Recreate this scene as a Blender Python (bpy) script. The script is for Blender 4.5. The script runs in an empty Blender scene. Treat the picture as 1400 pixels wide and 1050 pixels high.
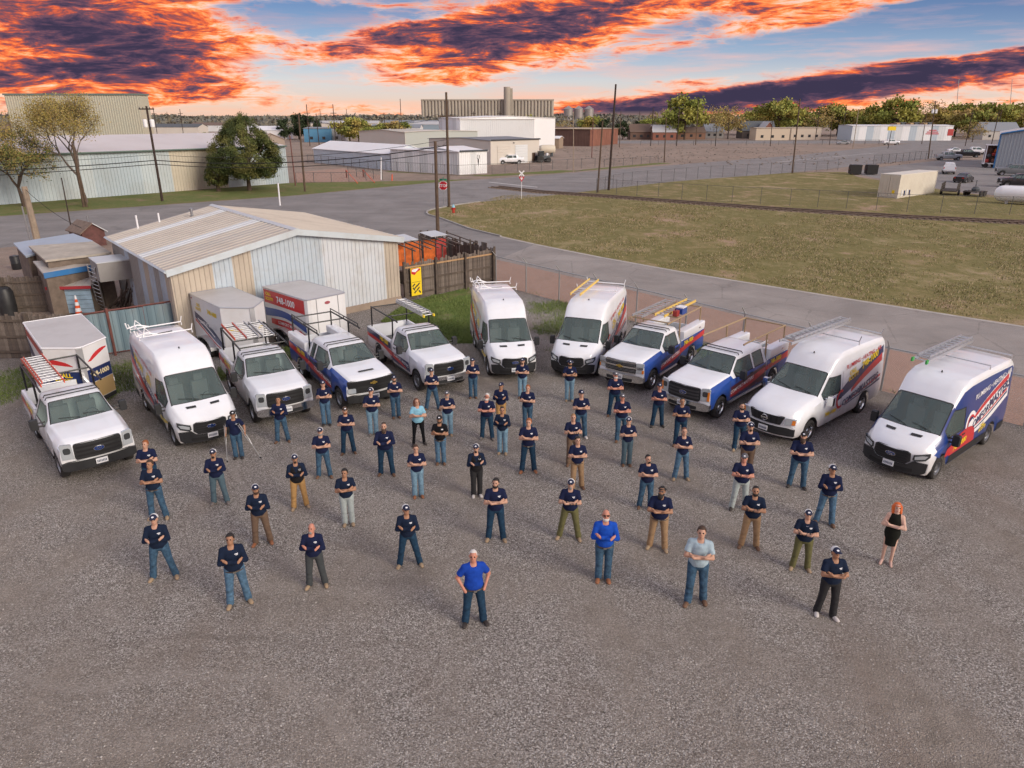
import bpy, bmesh, math, random
import numpy as np
from mathutils import Vector, Matrix, Euler
from mathutils.geometry import tessellate_polygon
SC = bpy.context.scene
COL = SC.collection
RAD = math.radians
# camera
FPX, PITCH, CAMH = 972.0, RAD(20.7), 10.0
cam_d = bpy.data.cameras.new('camera')
cam_d.sensor_fit = 'HORIZONTAL'
cam_d.angle = 2 * math.atan(700 / FPX)
cam_d.clip_start, cam_d.clip_end = 0.1, 20000
cam = bpy.data.objects.new('camera', cam_d)
cam.location = (0, 0, CAMH)
cam.rotation_euler = (math.pi / 2 - PITCH, 0, 0)
COL.objects.link(cam)
SC.camera = cam
# colour management, render
SC.view_settings.view_transform = 'Standard'
SC.view_settings.look = 'None'
SC.view_settings.gamma = 1
SC.view_settings.use_curve_mapping = False
SC.view_settings.exposure = 0.78
SC.render.engine = 'CYCLES'
SC.cycles.use_denoising = True
SC.cycles.use_adaptive_sampling = True
SC.cycles.adaptive_threshold = .03
SC.cycles.max_bounces = 4
SC.cycles.diffuse_bounces = 2
SC.cycles.glossy_bounces = 2
SC.cycles.transmission_bounces = 3
SC.cycles.transparent_max_bounces = 10
# sun
SUN_AZ, SUN_EL = RAD(128), RAD(24)     # azimuth clockwise from +Y (view direction)
sd = bpy.data.lights.new('sun', 'SUN')
sd.energy = 1.8
sd.angle = RAD(28)
sd.color = (1.0, 0.89, 0.75)
sun = bpy.data.objects.new('sun', sd)
COL.objects.link(sun)
sdir = Vector((math.sin(SUN_AZ) * math.cos(SUN_EL), math.cos(SUN_AZ) * math.cos(SUN_EL), math.sin(SUN_EL)))
sun.rotation_euler = (-sdir).to_track_quat('-Z', 'Y').to_euler()
# pixels -> directions / points
def ray(px, py):
 x, y = (px - 700) / FPX, (py - 525) / FPX
 return Vector((x, math.cos(PITCH) - y * math.sin(PITCH), -math.sin(PITCH) - y * math.cos(PITCH)))
def G(px, py, z=0.0):
 d = ray(px, py); t = (z - CAMH) / d.z
 return Vector((d.x * t, d.y * t, z))
def AT(px, py, Y):
 d = ray(px, py); t = Y / d.y
 return Vector((d.x * t, Y, CAMH + d.z * t))
def G2(px, py, z=0.0):
 g = G(px, py, z); return (g.x, g.y)
def srgb(r, g, b):
 f = lambda c: (c / 255 / 12.92) if c <= 10 else ((c / 255 + .055) / 1.055) ** 2.4
 return (f(r), f(g), f(b))
# node helpers
class NT:
 def __init__(s, nt): s.nt = nt
 def n(s, t, **kw):
  nd = s.nt.nodes.new(t)
  for k, v in kw.items(): setattr(nd, k, v)
  return nd
 def link(s, a, b): s.nt.links.new(a, b)
 def put(s, sock, v):
  if v is None: return
  if hasattr(v, 'is_output') or hasattr(v, 'links'): s.nt.links.new(v, sock)
  else:
   if sock.type == 'RGBA' and len(v) == 3: v = (*v, 1)
   sock.default_value = v
 def math(s, op, a, b=None, c=None, clamp=False):
  nd = s.n('ShaderNodeMath', operation=op, use_clamp=clamp)
  for i, v in enumerate((a, b, c)): s.put(nd.inputs[i], v)
  return nd.outputs[0]
 def mix(s, fac, a, b, blend='MIX'):
  nd = s.n('ShaderNodeMix', data_type='RGBA', blend_type=blend)
  s.put(nd.inputs[0], fac); s.put(nd.inputs[6], a); s.put(nd.inputs[7], b)
  return nd.outputs[2]
 def ramp(s, fac, stops, interp='LINEAR'):
  nd = s.n('ShaderNodeValToRGB'); cr = nd.color_ramp; cr.interpolation = interp
  while len(cr.elements) < len(stops): cr.elements.new(.5)
  for e, (p, c) in zip(cr.elements, stops):
   e.position = p; e.color = (*c, 1) if len(c) == 3 else c
  s.put(nd.inputs[0], fac)
  return nd.outputs[0]
 def noise(s, vec, scale, detail=4, rough=.55, dist=0, out='Fac'):
  nd = s.n('ShaderNodeTexNoise')
  s.put(nd.inputs['Vector'], vec); nd.inputs['Scale'].default_value = scale
  nd.inputs['Detail'].default_value = detail; nd.inputs['Roughness'].default_value = rough
  nd.inputs['Distortion'].default_value = dist
  return nd.outputs[out]
 def voro(s, vec, scale, out='Distance', feature='F1', rnd=1):
  nd = s.n('ShaderNodeTexVoronoi', feature=feature)
  s.put(nd.inputs['Vector'], vec); nd.inputs['Scale'].default_value = scale
  nd.inputs['Randomness'].default_value = rnd
  return nd.outputs[out]
 def mapping(s, vec, loc=(0,0,0), rot=(0,0,0), scale=(1,1,1), typ='POINT'):
  nd = s.n('ShaderNodeMapping', vector_type=typ)
  s.put(nd.inputs['Vector'], vec)
  nd.inputs['Location'].default_value = loc; nd.inputs['Rotation'].default_value = rot; nd.inputs['Scale'].default_value = scale
  return nd.outputs[0]
 def rng(s, v, a, b, c=0., d=1., typ='LINEAR'):
  nd = s.n('ShaderNodeMapRange', interpolation_type=typ)
  for i, x in enumerate((v, a, b, c, d)): s.put(nd.inputs[i], x)
  return nd.outputs[0]
# world: sunset sky with burning clouds
def build_world():
 w = bpy.data.worlds.new('World'); SC.world = w; w.use_nodes = True
 t = NT(w.node_tree); w.node_tree.nodes.clear()
 out = t.n('ShaderNodeOutputWorld'); bg = t.n('ShaderNodeBackground')
 t.link(bg.outputs[0], out.inputs[0])
 tc = t.n('ShaderNodeTexCoord').outputs['Generated']
 sp = t.n('ShaderNodeSeparateXYZ'); t.link(tc, sp.inputs[0])
 az = t.math('ARCTAN2', sp.outputs[0], sp.outputs[1])
 el = t.math('ARCSINE', sp.outputs[2])
 U = t.math('MULTIPLY', az, 10); V = t.math('MULTIPLY', el, 10)
 cb = t.n('ShaderNodeCombineXYZ'); t.link(U, cb.inputs[0]); t.link(V, cb.inputs[1])
 uv = cb.outputs[0]
 sky = t.n('ShaderNodeTexSky', sky_type='NISHITA', sun_disc=False)
 sky.sun_elevation = SUN_EL; sky.sun_rotation = SUN_AZ
 sky.air_density = 1.0; sky.dust_density = 1.5
 nish = t.mix(1.0, sky.outputs[0], (.11, .11, .11), 'MULTIPLY')
 fac = t.rng(V, -.1, 16, 0, 1)
 fac = t.math('POWER', fac, .5)
 g = lambda v: ((v + .1) / 16.1) ** .5
 grad = t.ramp(fac, [(0, srgb(228, 184, 160)), (g(.14), srgb(226, 196, 178)), (g(.42), srgb(198, 198, 202)), (g(.8), srgb(142, 166, 196)), (g(1.25), srgb(86, 118, 168)), (g(3), srgb(150, 170, 200)), (g(6), srgb(205, 216, 232)), (1, srgb(222, 230, 242))])  # unseen overhead sky made pale and bright to add ambient light
 right = t.rng(U, -1, 7, 0, 1)
 grad = t.mix(t.math('MULTIPLY', right, t.rng(V, .3, 1.2, 0, .75)), grad, srgb(58, 88, 142))
 clear = t.mix(.16, grad, nish)
 tilt = t.mapping(uv, rot=(0, 0, RAD(-8)), scale=(.70, 3.1, 1))
 wv = t.noise(tilt, 1.3, 1, .5, out='Color')
 wv2 = t.n('ShaderNodeVectorMath', operation='MULTIPLY_ADD')
 t.link(wv, wv2.inputs[0]); wv2.inputs[1].default_value = (.55, .55, 0); t.link(tilt, wv2.inputs[2])
 wv = wv2.outputs[0]
 n1 = t.noise(wv, 1.1, 4, .58)
 n2 = t.noise(t.mapping(wv, loc=(3.1, 7.7, 0)), 3.4, 5, .62)
 n3 = t.noise(t.mapping(wv, loc=(9.1, 2.7, 0), scale=(1, 1.3, 1)), 11, 3, .65)
 def dirUV(px, py):
  d = ray(px, py).normalized()
  return math.atan2(d.x, d.y) * 10, math.asin(d.z) * 10
 def blob(px, py, rx, ry, ang, amp):
  u, v = dirUV(px, py)
  m = t.mapping(uv, loc=(u, v, 0), rot=(0, 0, RAD(ang)), scale=(rx, ry, 1), typ='TEXTURE')
  gn = t.n('ShaderNodeTexGradient', gradient_type='SPHERICAL'); t.link(m, gn.inputs[0])
  s = t.rng(gn.outputs['Fac'], 0, .8, 0, 1, 'SMOOTHSTEP')
  return t.math('MULTIPLY', s, amp)
 dens = t.math('ADD', t.math('MULTIPLY', n1, 1.0), t.math('MULTIPLY', t.math('SUBTRACT', n2, .5), .50))
 dens = t.math('ADD', dens, t.math('MULTIPLY', t.math('SUBTRACT', n3, .5), .20))
 blobs = [(110, 40, 3.4, .8, 8, .34), (60, 110, 3.0, .26, 2, .26), (260, 85, 2.6, .34, -12, .22), (230, 135, 2.4, .14, 2, .2),
             (640, 85, 2.6, .38, 12, .30), (700, 40, 2.6, .55, 12, .32), (850, 15, 4.0, .34, 6, .32), (1100, 20, 2.8, .2, 8, .22),
             (900, 140, 3.2, .17, 5, .34), (1150, 120, 4.8, .24, 7, .38), (1320, 88, 3.4, .24, 8, .30), (1130, 68, 2.8, .13, 5, .24), (490, 60, 1.4, .22, 14, .2), (1000, 152, 5, .08, 2, .25),
             (400, 25, 1.3, .28, 0, -.32), (430, 100, 2.0, .22, 0, -.22), (500, 128, 2.8, .2, 0, -.25), (900, 98, 3.0, .2, 6, -.3), (1250, 40, 2.8, .34, 6, -.42), (640, 130, 1.8, .12, 0, -.22), (1370, 25, 1.4, .6, 0, -.35)]
 bl = None
 for b in blobs:
  x = blob(*b); bl = x if bl is None else t.math('ADD', bl, x)
 dens = t.math('ADD', dens, bl)
 thr = .515
 cov = t.rng(dens, thr - .13, thr + .24, 0, 1, 'SMOOTHSTEP')
 thick = t.rng(dens, thr - .06, thr + .95, 0, 1)
 lit = t.math('ADD', thick, t.math('MULTIPLY', t.math('SUBTRACT', n2, .5), 1.35))
 lit = t.math('ADD', lit, t.math('MULTIPLY', t.math('SUBTRACT', n3, .5), .5))
 purple = t.math('ADD', blob(1180, 112, 6.5, .34, 7, .30), blob(930, 136, 3, .14, 5, .16))
 purple = t.math('ADD', purple, blob(130, 45, 2.0, .65, -20, .34))
 purple = t.math('ADD', purple, blob(30, 95, 1.6, .16, 2, .30))
 purple = t.math('ADD', purple, blob(520, 52, 1.1, .2, 14, .3))
 purple = t.math('ADD', purple, blob(640, 40, 1.0, .2, 10, .2))
 lit = t.math('ADD', lit, purple)
 ccol = t.ramp(lit, [(0.0, srgb(250, 205, 182)), (.14, srgb(252, 178, 138)), (.28, srgb(250, 142, 80)), (.42, srgb(222, 100, 60)), (.53, srgb(160, 80, 74)), (.64, srgb(108, 74, 88)), (.85, srgb(72, 58, 80)), (1, srgb(56, 50, 72))])
 high = t.rng(V, 1.6, 6, 1, .55)
 cov = t.math('MULTIPLY', cov, t.math('MULTIPLY', high, t.rng(V, -.03, .06, .6, 1)))
 veil = t.rng(t.noise(t.mapping(uv, loc=(5, 1, 0), rot=(0, 0, RAD(-5)), scale=(.45, 4.5, 1)), 1.6, 5, .62), .46, .72, 0, .62)
 clear = t.mix(t.math('MULTIPLY', veil, t.rng(V, 2, 5, 1, .3)), clear, t.ramp(t.rng(V, 0, 1.3), [(0, srgb(246, 176, 140)), (.5, srgb(226, 178, 168)), (1, srgb(150, 140, 165))]))
 col = t.mix(cov, clear, ccol)
 t.link(col, bg.inputs['Color'])
 bg.inputs['Strength'].default_value = 0.73
 w.cycles.sampling_method = 'MANUAL'; w.cycles.sample_map_resolution = 512
build_world()
# mesh builder
class MB:
 def __init__(s): s.v, s.f, s.m = [], [], []
 def add(s, vs, fs, mi=0):
  o = len(s.v)
  s.v += [tuple(v) for v in vs]
  s.f += [tuple(i + o for i in f) for f in fs]
  s.m += [mi] * len(fs)
  return s
 def box(s, x0, x1, y0, y1, z0, z1, mi=0, M=None):
  vs = [Vector((x, y, z)) for z in (z0, z1) for y in (y0, y1) for x in (x0, x1)]
  if M is not None: vs = [M @ v for v in vs]
  return s.add(vs, [(0,2,3,1),(4,5,7,6),(0,1,5,4),(2,6,7,3),(0,4,6,2),(1,3,7,5)], mi)
 def tube(s, pts, r, n=6, mi=0, closed=False):
  pts = [Vector(p) for p in pts]; L = len(pts)
  rs = r if isinstance(r, (list, tuple)) else [r] * L
  ref = None; o = len(s.v)
  for i, p in enumerate(pts):
   if closed: d = pts[(i + 1) % L] - pts[i - 1]
   else: d = pts[min(i + 1, L - 1)] - pts[max(i - 1, 0)]
   if d.length < 1e-9: d = Vector((0, 0, 1))
   d.normalize()
   if ref is None: ref = Vector((0, 0, 1)) if abs(d.z) < .9 else Vector((1, 0, 0))
   a = d.cross(ref).normalized(); b = a.cross(d).normalized(); ref = b
   for k in range(n):
    t = 2 * math.pi * k / n
    s.v.append(tuple(p + (a * math.cos(t) + b * math.sin(t)) * rs[i]))
  segs = L if closed else L - 1
  for i in range(segs):
   i2 = (i + 1) % L
   for k in range(n):
    k2 = (k + 1) % n
    s.f.append((o + i*n + k, o + i*n + k2, o + i2*n + k2, o + i2*n + k)); s.m.append(mi)
  if not closed:
   s.f.append(tuple(o + k for k in range(n))[::-1]); s.m.append(mi)
   s.f.append(tuple(o + (L-1)*n + k for k in range(n))); s.m.append(mi)
  return s
 def lathe(s, prof, n=16, M=None, mi=0, cap=True):
  o = len(s.v); L = len(prof)
  for r, z in prof:
   for k in range(n):
    t = 2 * math.pi * k / n
    v = Vector((r * math.cos(t), r * math.sin(t), z))
    s.v.append(tuple(M @ v if M is not None else v))
  for i in range(L - 1):
   for k in range(n):
    k2 = (k + 1) % n
    s.f.append((o + i*n + k, o + i*n + k2, o + (i+1)*n + k2, o + (i+1)*n + k)); s.m.append(mi)
  if cap:
   s.f.append(tuple(o + k for k in range(n))[::-1]); s.m.append(mi)
   s.f.append(tuple(o + (L-1)*n + k for k in range(n))); s.m.append(mi)
  return s
 def prism(s, poly, fa, fb, mi=0):
  n = len(poly)
  a = [fa(*p) for p in poly]; b = [fb(*p) for p in poly]
  s.add(a + b, [tuple(range(n))[::-1], tuple(range(n, 2*n))] + [(i, (i+1) % n, n + (i+1) % n, n + i) for i in range(n)], mi)
  return s
 def sheet(s, pts, z=None, mi=0):
  pts = [Vector((p[0], p[1], z if z is not None else p[2])) for p in pts]
  tr = tessellate_polygon([pts])
  fs = []
  for a, b, c in tr:
   nrm = (pts[b] - pts[a]).cross(pts[c] - pts[a])
   fs.append((a, b, c) if nrm.z >= 0 else (a, c, b))
  return s.add(pts, fs, mi)
 def slab(s, top, th, mi=0):
  n = len(top); top = [Vector(p) for p in top]
  bot = [p - Vector((0, 0, th)) for p in top]
  nz = (top[1] - top[0]).cross(top[2] - top[0]).z
  if nz < 0: top = top[::-1]; bot = bot[::-1]
  return s.add(top + bot, [tuple(range(n)), tuple(range(n, 2*n))[::-1]] + [(i, n + i, n + (i+1) % n, (i+1) % n) for i in range(n)], mi)
 def mesh(s, name, mats, smooth=None):
  me = bpy.data.meshes.new(name)
  me.from_pydata(s.v, [], s.f)
  for m in (mats if isinstance(mats, (list, tuple)) else [mats]): me.materials.append(m)
  me.polygons.foreach_set('material_index', s.m)
  if smooth is not None:
   me.polygons.foreach_set('use_smooth', [True] * len(me.polygons))
   if smooth < 180: me.set_sharp_from_angle(angle=RAD(smooth))
  me.update()
  return me
 def build(s, name, mats, parent=None, smooth=None, world=False):
  if world and parent is not None:
   o = ORG[parent.name]
   s.v = [(v[0]-o[0], v[1]-o[1], v[2]-o[2]) for v in s.v]
  ob = link(name, s.mesh(name, mats, smooth), parent)
  ORG[ob.name] = ORG[parent.name] if parent is not None and parent.name in ORG else (0, 0, 0)
  return ob
ORG = {}
def link(name, data, parent=None):
 o = bpy.data.objects.new(name, data); COL.objects.link(o)
 if parent is not None: o.parent = parent
 return o
def tag(o, label=None, cat=None, group=None, kind=None):
 if label: o['label'] = label
 if cat: o['category'] = cat
 if group: o['group'] = group
 if kind: o['kind'] = kind
 return o
def thing(name, label, cat, loc=(0,0,0), rz=0, group=None, sc=1):
 o = link(name, None); o.empty_display_size = .2
 o.location = (loc[0], loc[1], loc[2] if len(loc) > 2 else 0); o.rotation_euler = (0, 0, rz); o.scale = (sc, sc, sc)
 ORG[o.name] = tuple(o.location)
 return tag(o, label, cat, group)
def copy_tree(o, parent=None):
 c = o.copy(); COL.objects.link(c); c.parent = parent
 ORG[c.name] = ORG.get(o.name, (0, 0, 0))
 for ch in list(o.children): copy_tree(ch, c)
 return c
# materials
MATS = {}
def mat(name, col, rough=.6, metal=0, var=0, vscale=3, bump=0, bscale=30, spec=.5, dirt=None, dscale=.8, damt=.5, coat=0):
 if name in MATS: return MATS[name]
 m = bpy.data.materials.new(name); m.use_nodes = True; MATS[name] = m
 t = NT(m.node_tree); b = m.node_tree.nodes['Principled BSDF']
 b.inputs['Base Color'].default_value = (*col, 1); b.inputs['Roughness'].default_value = rough
 b.inputs['Metallic'].default_value = metal; b.inputs['Specular IOR Level'].default_value = spec
 if coat: b.inputs['Coat Weight'].default_value = coat; b.inputs['Coat Roughness'].default_value = .08
 if var or bump or dirt:
  p = t.n('ShaderNodeTexCoord').outputs['Object']
  c = None
  if var:
   f = t.noise(p, vscale, 6, .6)
   lo = tuple(x * (1 - var) for x in col); hi = tuple(min(1, x * (1 + var)) for x in col)
   c = t.ramp(f, [(.3, lo), (.7, hi)])
  if dirt:
   f = t.rng(t.noise(p, dscale, 8, .65), .45, .7, 0, damt)
   c = t.mix(f, c if c is not None else col, dirt)
  if c is not None: t.link(c, b.inputs['Base Color'])
  if bump:
   bn = t.n('ShaderNodeBump'); bn.inputs['Strength'].default_value = bump; bn.inputs['Distance'].default_value = .02
   t.link(t.noise(p, bscale, 6, .6), bn.inputs['Height']); t.link(bn.outputs[0], b.inputs['Normal'])
 return m
def mat_nodes(name):
 m = bpy.data.materials.new(name); m.use_nodes = True; MATS[name] = m
 return m, NT(m.node_tree), m.node_tree.nodes['Principled BSDF']
WHITE = mat('white_paint', (.80, .83, .87), .25, coat=.6, dirt=(.64, .62, .60), dscale=1.3, damt=.22)
def road_dust(m):
 t = NT(m.node_tree); b = m.node_tree.nodes['Principled BSDF']; src = b.inputs['Base Color'].links[0].from_socket
 p = t.n('ShaderNodeTexCoord').outputs['Object']; sx = t.n('ShaderNodeSeparateXYZ'); t.link(p, sx.inputs[0])
 f = t.math('MULTIPLY', t.rng(sx.outputs[2], 1.0, .35, 0, .75), t.rng(t.noise(p, 2.5, 5, .6), .3, .65, .25, 1))
 t.link(t.mix(f, src, (.40, .35, .31)), b.inputs['Base Color'])
road_dust(WHITE)
BLACKP = mat('black_plastic', (.018, .019, .021), .5, var=.3)
RUBBER = mat('tyre_rubber', (.022, .021, .021), .85, dirt=(.09, .08, .07), dscale=5, damt=.6)
STEEL = mat('wheel_steel', (.33, .34, .36), .35, .85)
CHROME = mat('chrome', (.72, .73, .75), .14, 1)
ALU = mat('ladder_aluminium', (.54, .55, .57), .35, .75)
DARKMETAL = mat('rack_black_steel', (.02, .02, .022), .42, .3)
NAVY = mat('wrap_navy', (.012, .028, .115), .3, coat=.4)
BLUE = mat('wrap_blue', (.018, .07, .32), .28, coat=.5)
RED = mat('wrap_red', (.58, .025, .03), .3, coat=.4)
YEL = mat('wrap_yellow', (.85, .62, .02), .4)
WHITE2 = mat('wrap_white', (.82, .83, .85), .35)
LAMPG = mat('headlight_glass', (.55, .60, .64), .08, .35, spec=.9, coat=1)
LAMPD = mat('headlight_housing', (.05, .055, .06), .12, .2, coat=1)
AMBER = mat('amber_lens', (.75, .22, .02), .15, coat=1)
REDLENS = mat('red_lens', (.5, .01, .01), .15, coat=1)
INTER = mat('interior_grey', (.10, .105, .105), .8)
PLATE = mat('licence_plate', (.72, .74, .76), .4)
def glass_mat():
 m, t, b = mat_nodes('vehicle_glass')
 b.inputs['Base Color'].default_value = (.16, .22, .215, 1); b.inputs['Roughness'].default_value = .05
 b.inputs['Specular IOR Level'].default_value = .8
 tr = t.n('ShaderNodeBsdfTransparent'); tr.inputs[0].default_value = (.80, .90, .87, 1)
 mx = t.n('ShaderNodeMixShader'); mx.inputs[0].default_value = .42
 t.link(tr.outputs[0], mx.inputs[1]); t.link(b.outputs[0], mx.inputs[2])
 t.link(mx.outputs[0], m.node_tree.nodes['Material Output'].inputs[0])
 return m
GLASS = glass_mat()
WINDARK = mat('window_dark', (.03, .035, .04), .1, spec=.8)
TXT = {}
def text_mesh(s, bold=0.0, shear=0.0):
 k = (s, bold, shear)
 if k in TXT: return TXT[k]
 cu = bpy.data.curves.new('txt', 'FONT'); cu.body = s; cu.size = 1; cu.offset = bold; cu.shear = shear
 cu.resolution_u = 2; cu.fill_mode = 'BOTH'
 o = bpy.data.objects.new('txt', cu); COL.objects.link(o)
 dg = bpy.context.evaluated_depsgraph_get()
 me = bpy.data.meshes.new_from_object(o.evaluated_get(dg))
 vs = [(v.co.x, v.co.y) for v in me.vertices]; fs = [tuple(p.vertices) for p in me.polygons]
 bpy.data.objects.remove(o); bpy.data.curves.remove(cu); bpy.data.meshes.remove(me)
 xs = [v[0] for v in vs]; ys = [v[1] for v in vs]
 x0, x1, y0, y1 = min(xs), max(xs), min(ys), max(ys)
 vs = [((v[0] - x0) / (y1 - y0), (v[1] - y0) / (y1 - y0)) for v in vs]
 TXT[k] = (vs, fs, (x1 - x0) / (y1 - y0))
 return TXT[k]
# ground, roads, field
def gravel_mat():
 m, t, b = mat_nodes('gravel')
 p = t.n('ShaderNodeTexCoord').outputs['Object']
 big = t.noise(p, .16, 2, .6)
 mid = t.noise(t.mapping(p, rot=(0, 0, .5), scale=(1, .45, 1)), .55, 4, .62, 0)
 dirt = t.ramp(t.noise(p, 1.7, 5, .68), [(.3, (.225, .194, .162)), (.7, (.355, .312, .268))])
 vc = t.voro(p, 46, 'Color'); sv = t.n('ShaderNodeSeparateColor'); t.link(vc, sv.inputs[0])
 grav = t.ramp(sv.outputs[0], [(0, (.11, .098, .086)), (.35, (.245, .22, .196)), (.7, (.355, .328, .298)), (.9, (.48, .45, .42)), (1, (.68, .65, .61))])
 pm = t.rng(t.math('ADD', t.math('MULTIPLY', big, .7), t.math('MULTIPLY', mid, .6)), .50, .70, .10, 1)
 fine = t.rng(t.noise(p, 26, 3, .7), .3, .7, .66, 1.34)
 c = t.mix(pm, dirt, grav)
 c2 = t.n('ShaderNodeVectorMath', operation='SCALE'); t.link(c, c2.inputs[0]); t.link(fine, c2.inputs['Scale'])
 rd = t.rng(t.noise(t.mapping(p, rot=(0, 0, -.6), scale=(1, .3, 1)), .4, 3, .6), .55, .75, 0, .5)
 c3 = t.mix(rd, c2.outputs[0], (.235, .185, .15))
 sx = t.n('ShaderNodeSeparateXYZ'); t.link(p, sx.inputs[0])
 X = t.math('SUBTRACT', sx.outputs[0], 3.); Y = t.math('SUBTRACT', sx.outputs[1], 40.)
 rr = t.math('ADD', t.math('SQRT', t.math('ADD', t.math('MULTIPLY', X, X), t.math('MULTIPLY', Y, Y))), t.math('MULTIPLY', t.noise(p, .12, 2), 9))
 cv = t.n('ShaderNodeCombineXYZ'); t.link(rr, cv.inputs[0]); t.link(t.math('MULTIPLY', t.math('ARCTAN2', X, t.math('MULTIPLY', Y, -1)), 1.6), cv.inputs[1])
 tr = t.noise(cv.outputs[0], 1.5, 4, .62)
 c3 = t.mix(t.rng(tr, .54, .74, 0, .5), c3, (.37, .335, .298))
 c3 = t.mix(t.rng(tr, .44, .28, 0, .32), c3, (.16, .137, .116))
 t.link(c3, b.inputs['Base Color']); b.inputs['Roughness'].default_value = .95
 b.inputs['Specular IOR Level'].default_value = .2
 bn = t.n('ShaderNodeBump'); bn.inputs['Strength'].default_value = 1; bn.inputs['Distance'].default_value = .05
 h = t.math('ADD', t.math('MULTIPLY', t.voro(p, 46), -.6), t.math('MULTIPLY', t.noise(p, 3, 3, .7), 1.2))
 t.link(h, bn.inputs['Height']); t.link(bn.outputs[0], b.inputs['Normal'])
 return m
def land_mat(name, cols, s1=.12, s2=1.2, fine=22, bump=.6):
 m, t, b = mat_nodes(name)
 p = t.n('ShaderNodeTexCoord').outputs['Object']
 a = t.noise(p, s1, 8, .68, .4); c = t.noise(t.mapping(p, scale=(1, .55, 1)), s2, 8, .66)
 f = t.math('ADD', t.math('MULTIPLY', a, .65), t.math('MULTIPLY', c, .35))
 k = len(cols) - 1
 col = t.ramp(f, [(.37 + .27 * i / k, cc) for i, cc in enumerate(cols)])
 fv = t.rng(t.noise(p, fine, 5, .7), .3, .7, .6, 1.4)
 v = t.n('ShaderNodeVectorMath', operation='SCALE'); t.link(col, v.inputs[0]); t.link(fv, v.inputs['Scale'])
 t.link(v.outputs[0], b.inputs['Base Color']); b.inputs['Roughness'].default_value = .95; b.inputs['Specular IOR Level'].default_value = .15
 bn = t.n('ShaderNodeBump'); bn.inputs['Strength'].default_value = bump; bn.inputs['Distance'].default_value = .05
 t.link(t.noise(p, fine * .4, 6, .7), bn.inputs['Height']); t.link(bn.outputs[0], b.inputs['Normal'])
 return m
def asphalt_mat(name, base, patch):
 m, t, b = mat_nodes(name)
 p = t.n('ShaderNodeTexCoord').outputs['Object']
 f = t.noise(p, .22, 7, .65, .5)
 col = t.ramp(f, [(.35, tuple(x * .82 for x in base)), (.65, tuple(x * 1.14 for x in base))])
 col = t.mix(t.rng(t.noise(t.mapping(p, rot=(0, 0, -.72), scale=(.12, 1, 1)), .5, 4, .6), .5, .68, 0, .6), col, patch)
 fv = t.rng(t.noise(p, 40, 4, .7), .3, .7, .75, 1.25)
 v = t.n('ShaderNodeVectorMath', operation='SCALE'); t.link(col, v.inputs[0]); t.link(fv, v.inputs['Scale'])
 cr = t.voro(t.mapping(p, scale=(1, 1, 0)), .23, 'Distance', 'DISTANCE_TO_EDGE')
 cw = t.math('ADD', cr, t.math('MULTIPLY', t.math('SUBTRACT', t.noise(p, 1.5, 4), .5), .05))
 col = t.mix(t.rng(cw, .003, .009, .28, 0), v.outputs[0], tuple(x * .35 for x in base))
 t.link(col, b.inputs['Base Color']); b.inputs['Roughness'].default_value = .85; b.inputs['Specular IOR Level'].default_value = .25
 return m
GRAVEL = gravel_mat()
FIELD = land_mat('field_dry_grass', [(.37, .26, .18), (.25, .205, .095), (.165, .15, .055), (.27, .225, .11), (.41, .30, .215)], .10, .8, 9)
VERGEG = land_mat('verge_grass', [(.24, .18, .11), (.17, .17, .065), (.12, .155, .045), (.21, .19, .085)], .2, 1.2, 10)
DIRT = land_mat('bare_dirt', [(.25, .19, .15), (.31, .245, .20), (.235, .185, .15), (.36, .295, .245)], .05, .4, 12, .3)
REDDIRT = land_mat('red_dirt', [(.32, .21, .165), (.38, .255, .20), (.31, .21, .165)], .3, 1.4, 15, .4)
LAWN = land_mat('rough_grass_soil', [(.26, .20, .15), (.15, .17, .06), (.11, .17, .045), (.19, .19, .08)], .5, 2.2, 12)
ASPH = asphalt_mat('asphalt', (.235, .222, .215), (.18, .17, .168))
ASPH2 = asphalt_mat('asphalt_lane', (.30, .275, .255), (.25, .232, .22))
CONC = mat('concrete', (.33, .315, .295), .9, var=.18, vscale=.7, bump=.2)
def S(name, pts, z, m):
 o = MB().sheet(pts, z).build(name, m); tag(o, kind='structure'); return o
S('ground', [(-9000, -60), (9000, -60), (9000, 12000), (-9000, 12000)], 0, DIRT)
yard = [(-60, -12), (60, -12), (36, 3), G2(1400, 583), G2(1204, 534), G2(869, 440), G2(690, 392), (-2, 44.2), (-6.3, 40.4), (-15.2, 31), (-17.4, 33.4), (-19, 31.5), (-23, 30.5), (-60, 24)]
S('gravel_yard', yard, .004, GRAVEL)
main = [(-140, 6.3), (-54.1, 76.5), (-29.1, 97), (-12.6, 116.5), (8, 134.6), (73.5, 197), (128, 259), (188, 325), (250, 325), (250, 290), (150, 232), (102.6, 183.6), (52, 138), (26, 119), (6, 98.5), (-4, 90), (-7.6, 85), (-9.4, 81), (-8.9, 77.5), (-7.4, 75), (-4, 67.6), (1.9, 59.2), (-1.1, 52.5), (-9, 61.6), (-18.6, 72), (-20.6, 74), (-23.5, 72.4), (-41.3, 57.5), (-140, -20)]
S('main_road', main, .004, ASPH)
lane = [(-1.1, 52.5), (1.9, 59.2), (6.5, 53.6), (12, 47.6), (19.9, 40.1), (25.9, 34.6), (45, 18.8), (70, 0), (52, -10), (38, 9.4), (20.64, 27.3), (16.87, 31.3), (7.5, 42.4)]
S('side_road', lane, .004, ASPH2)
verge = [G2(690, 392), G2(869, 440), G2(1204, 534), G2(1400, 583), (36, 3), (38, 9.4), (20.64, 27.3), (16.87, 31.3), (7.5, 42.4), (-1.1, 52.5), (-3, 49)]
S('dirt_verge', verge, .002, REDDIRT)
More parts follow.
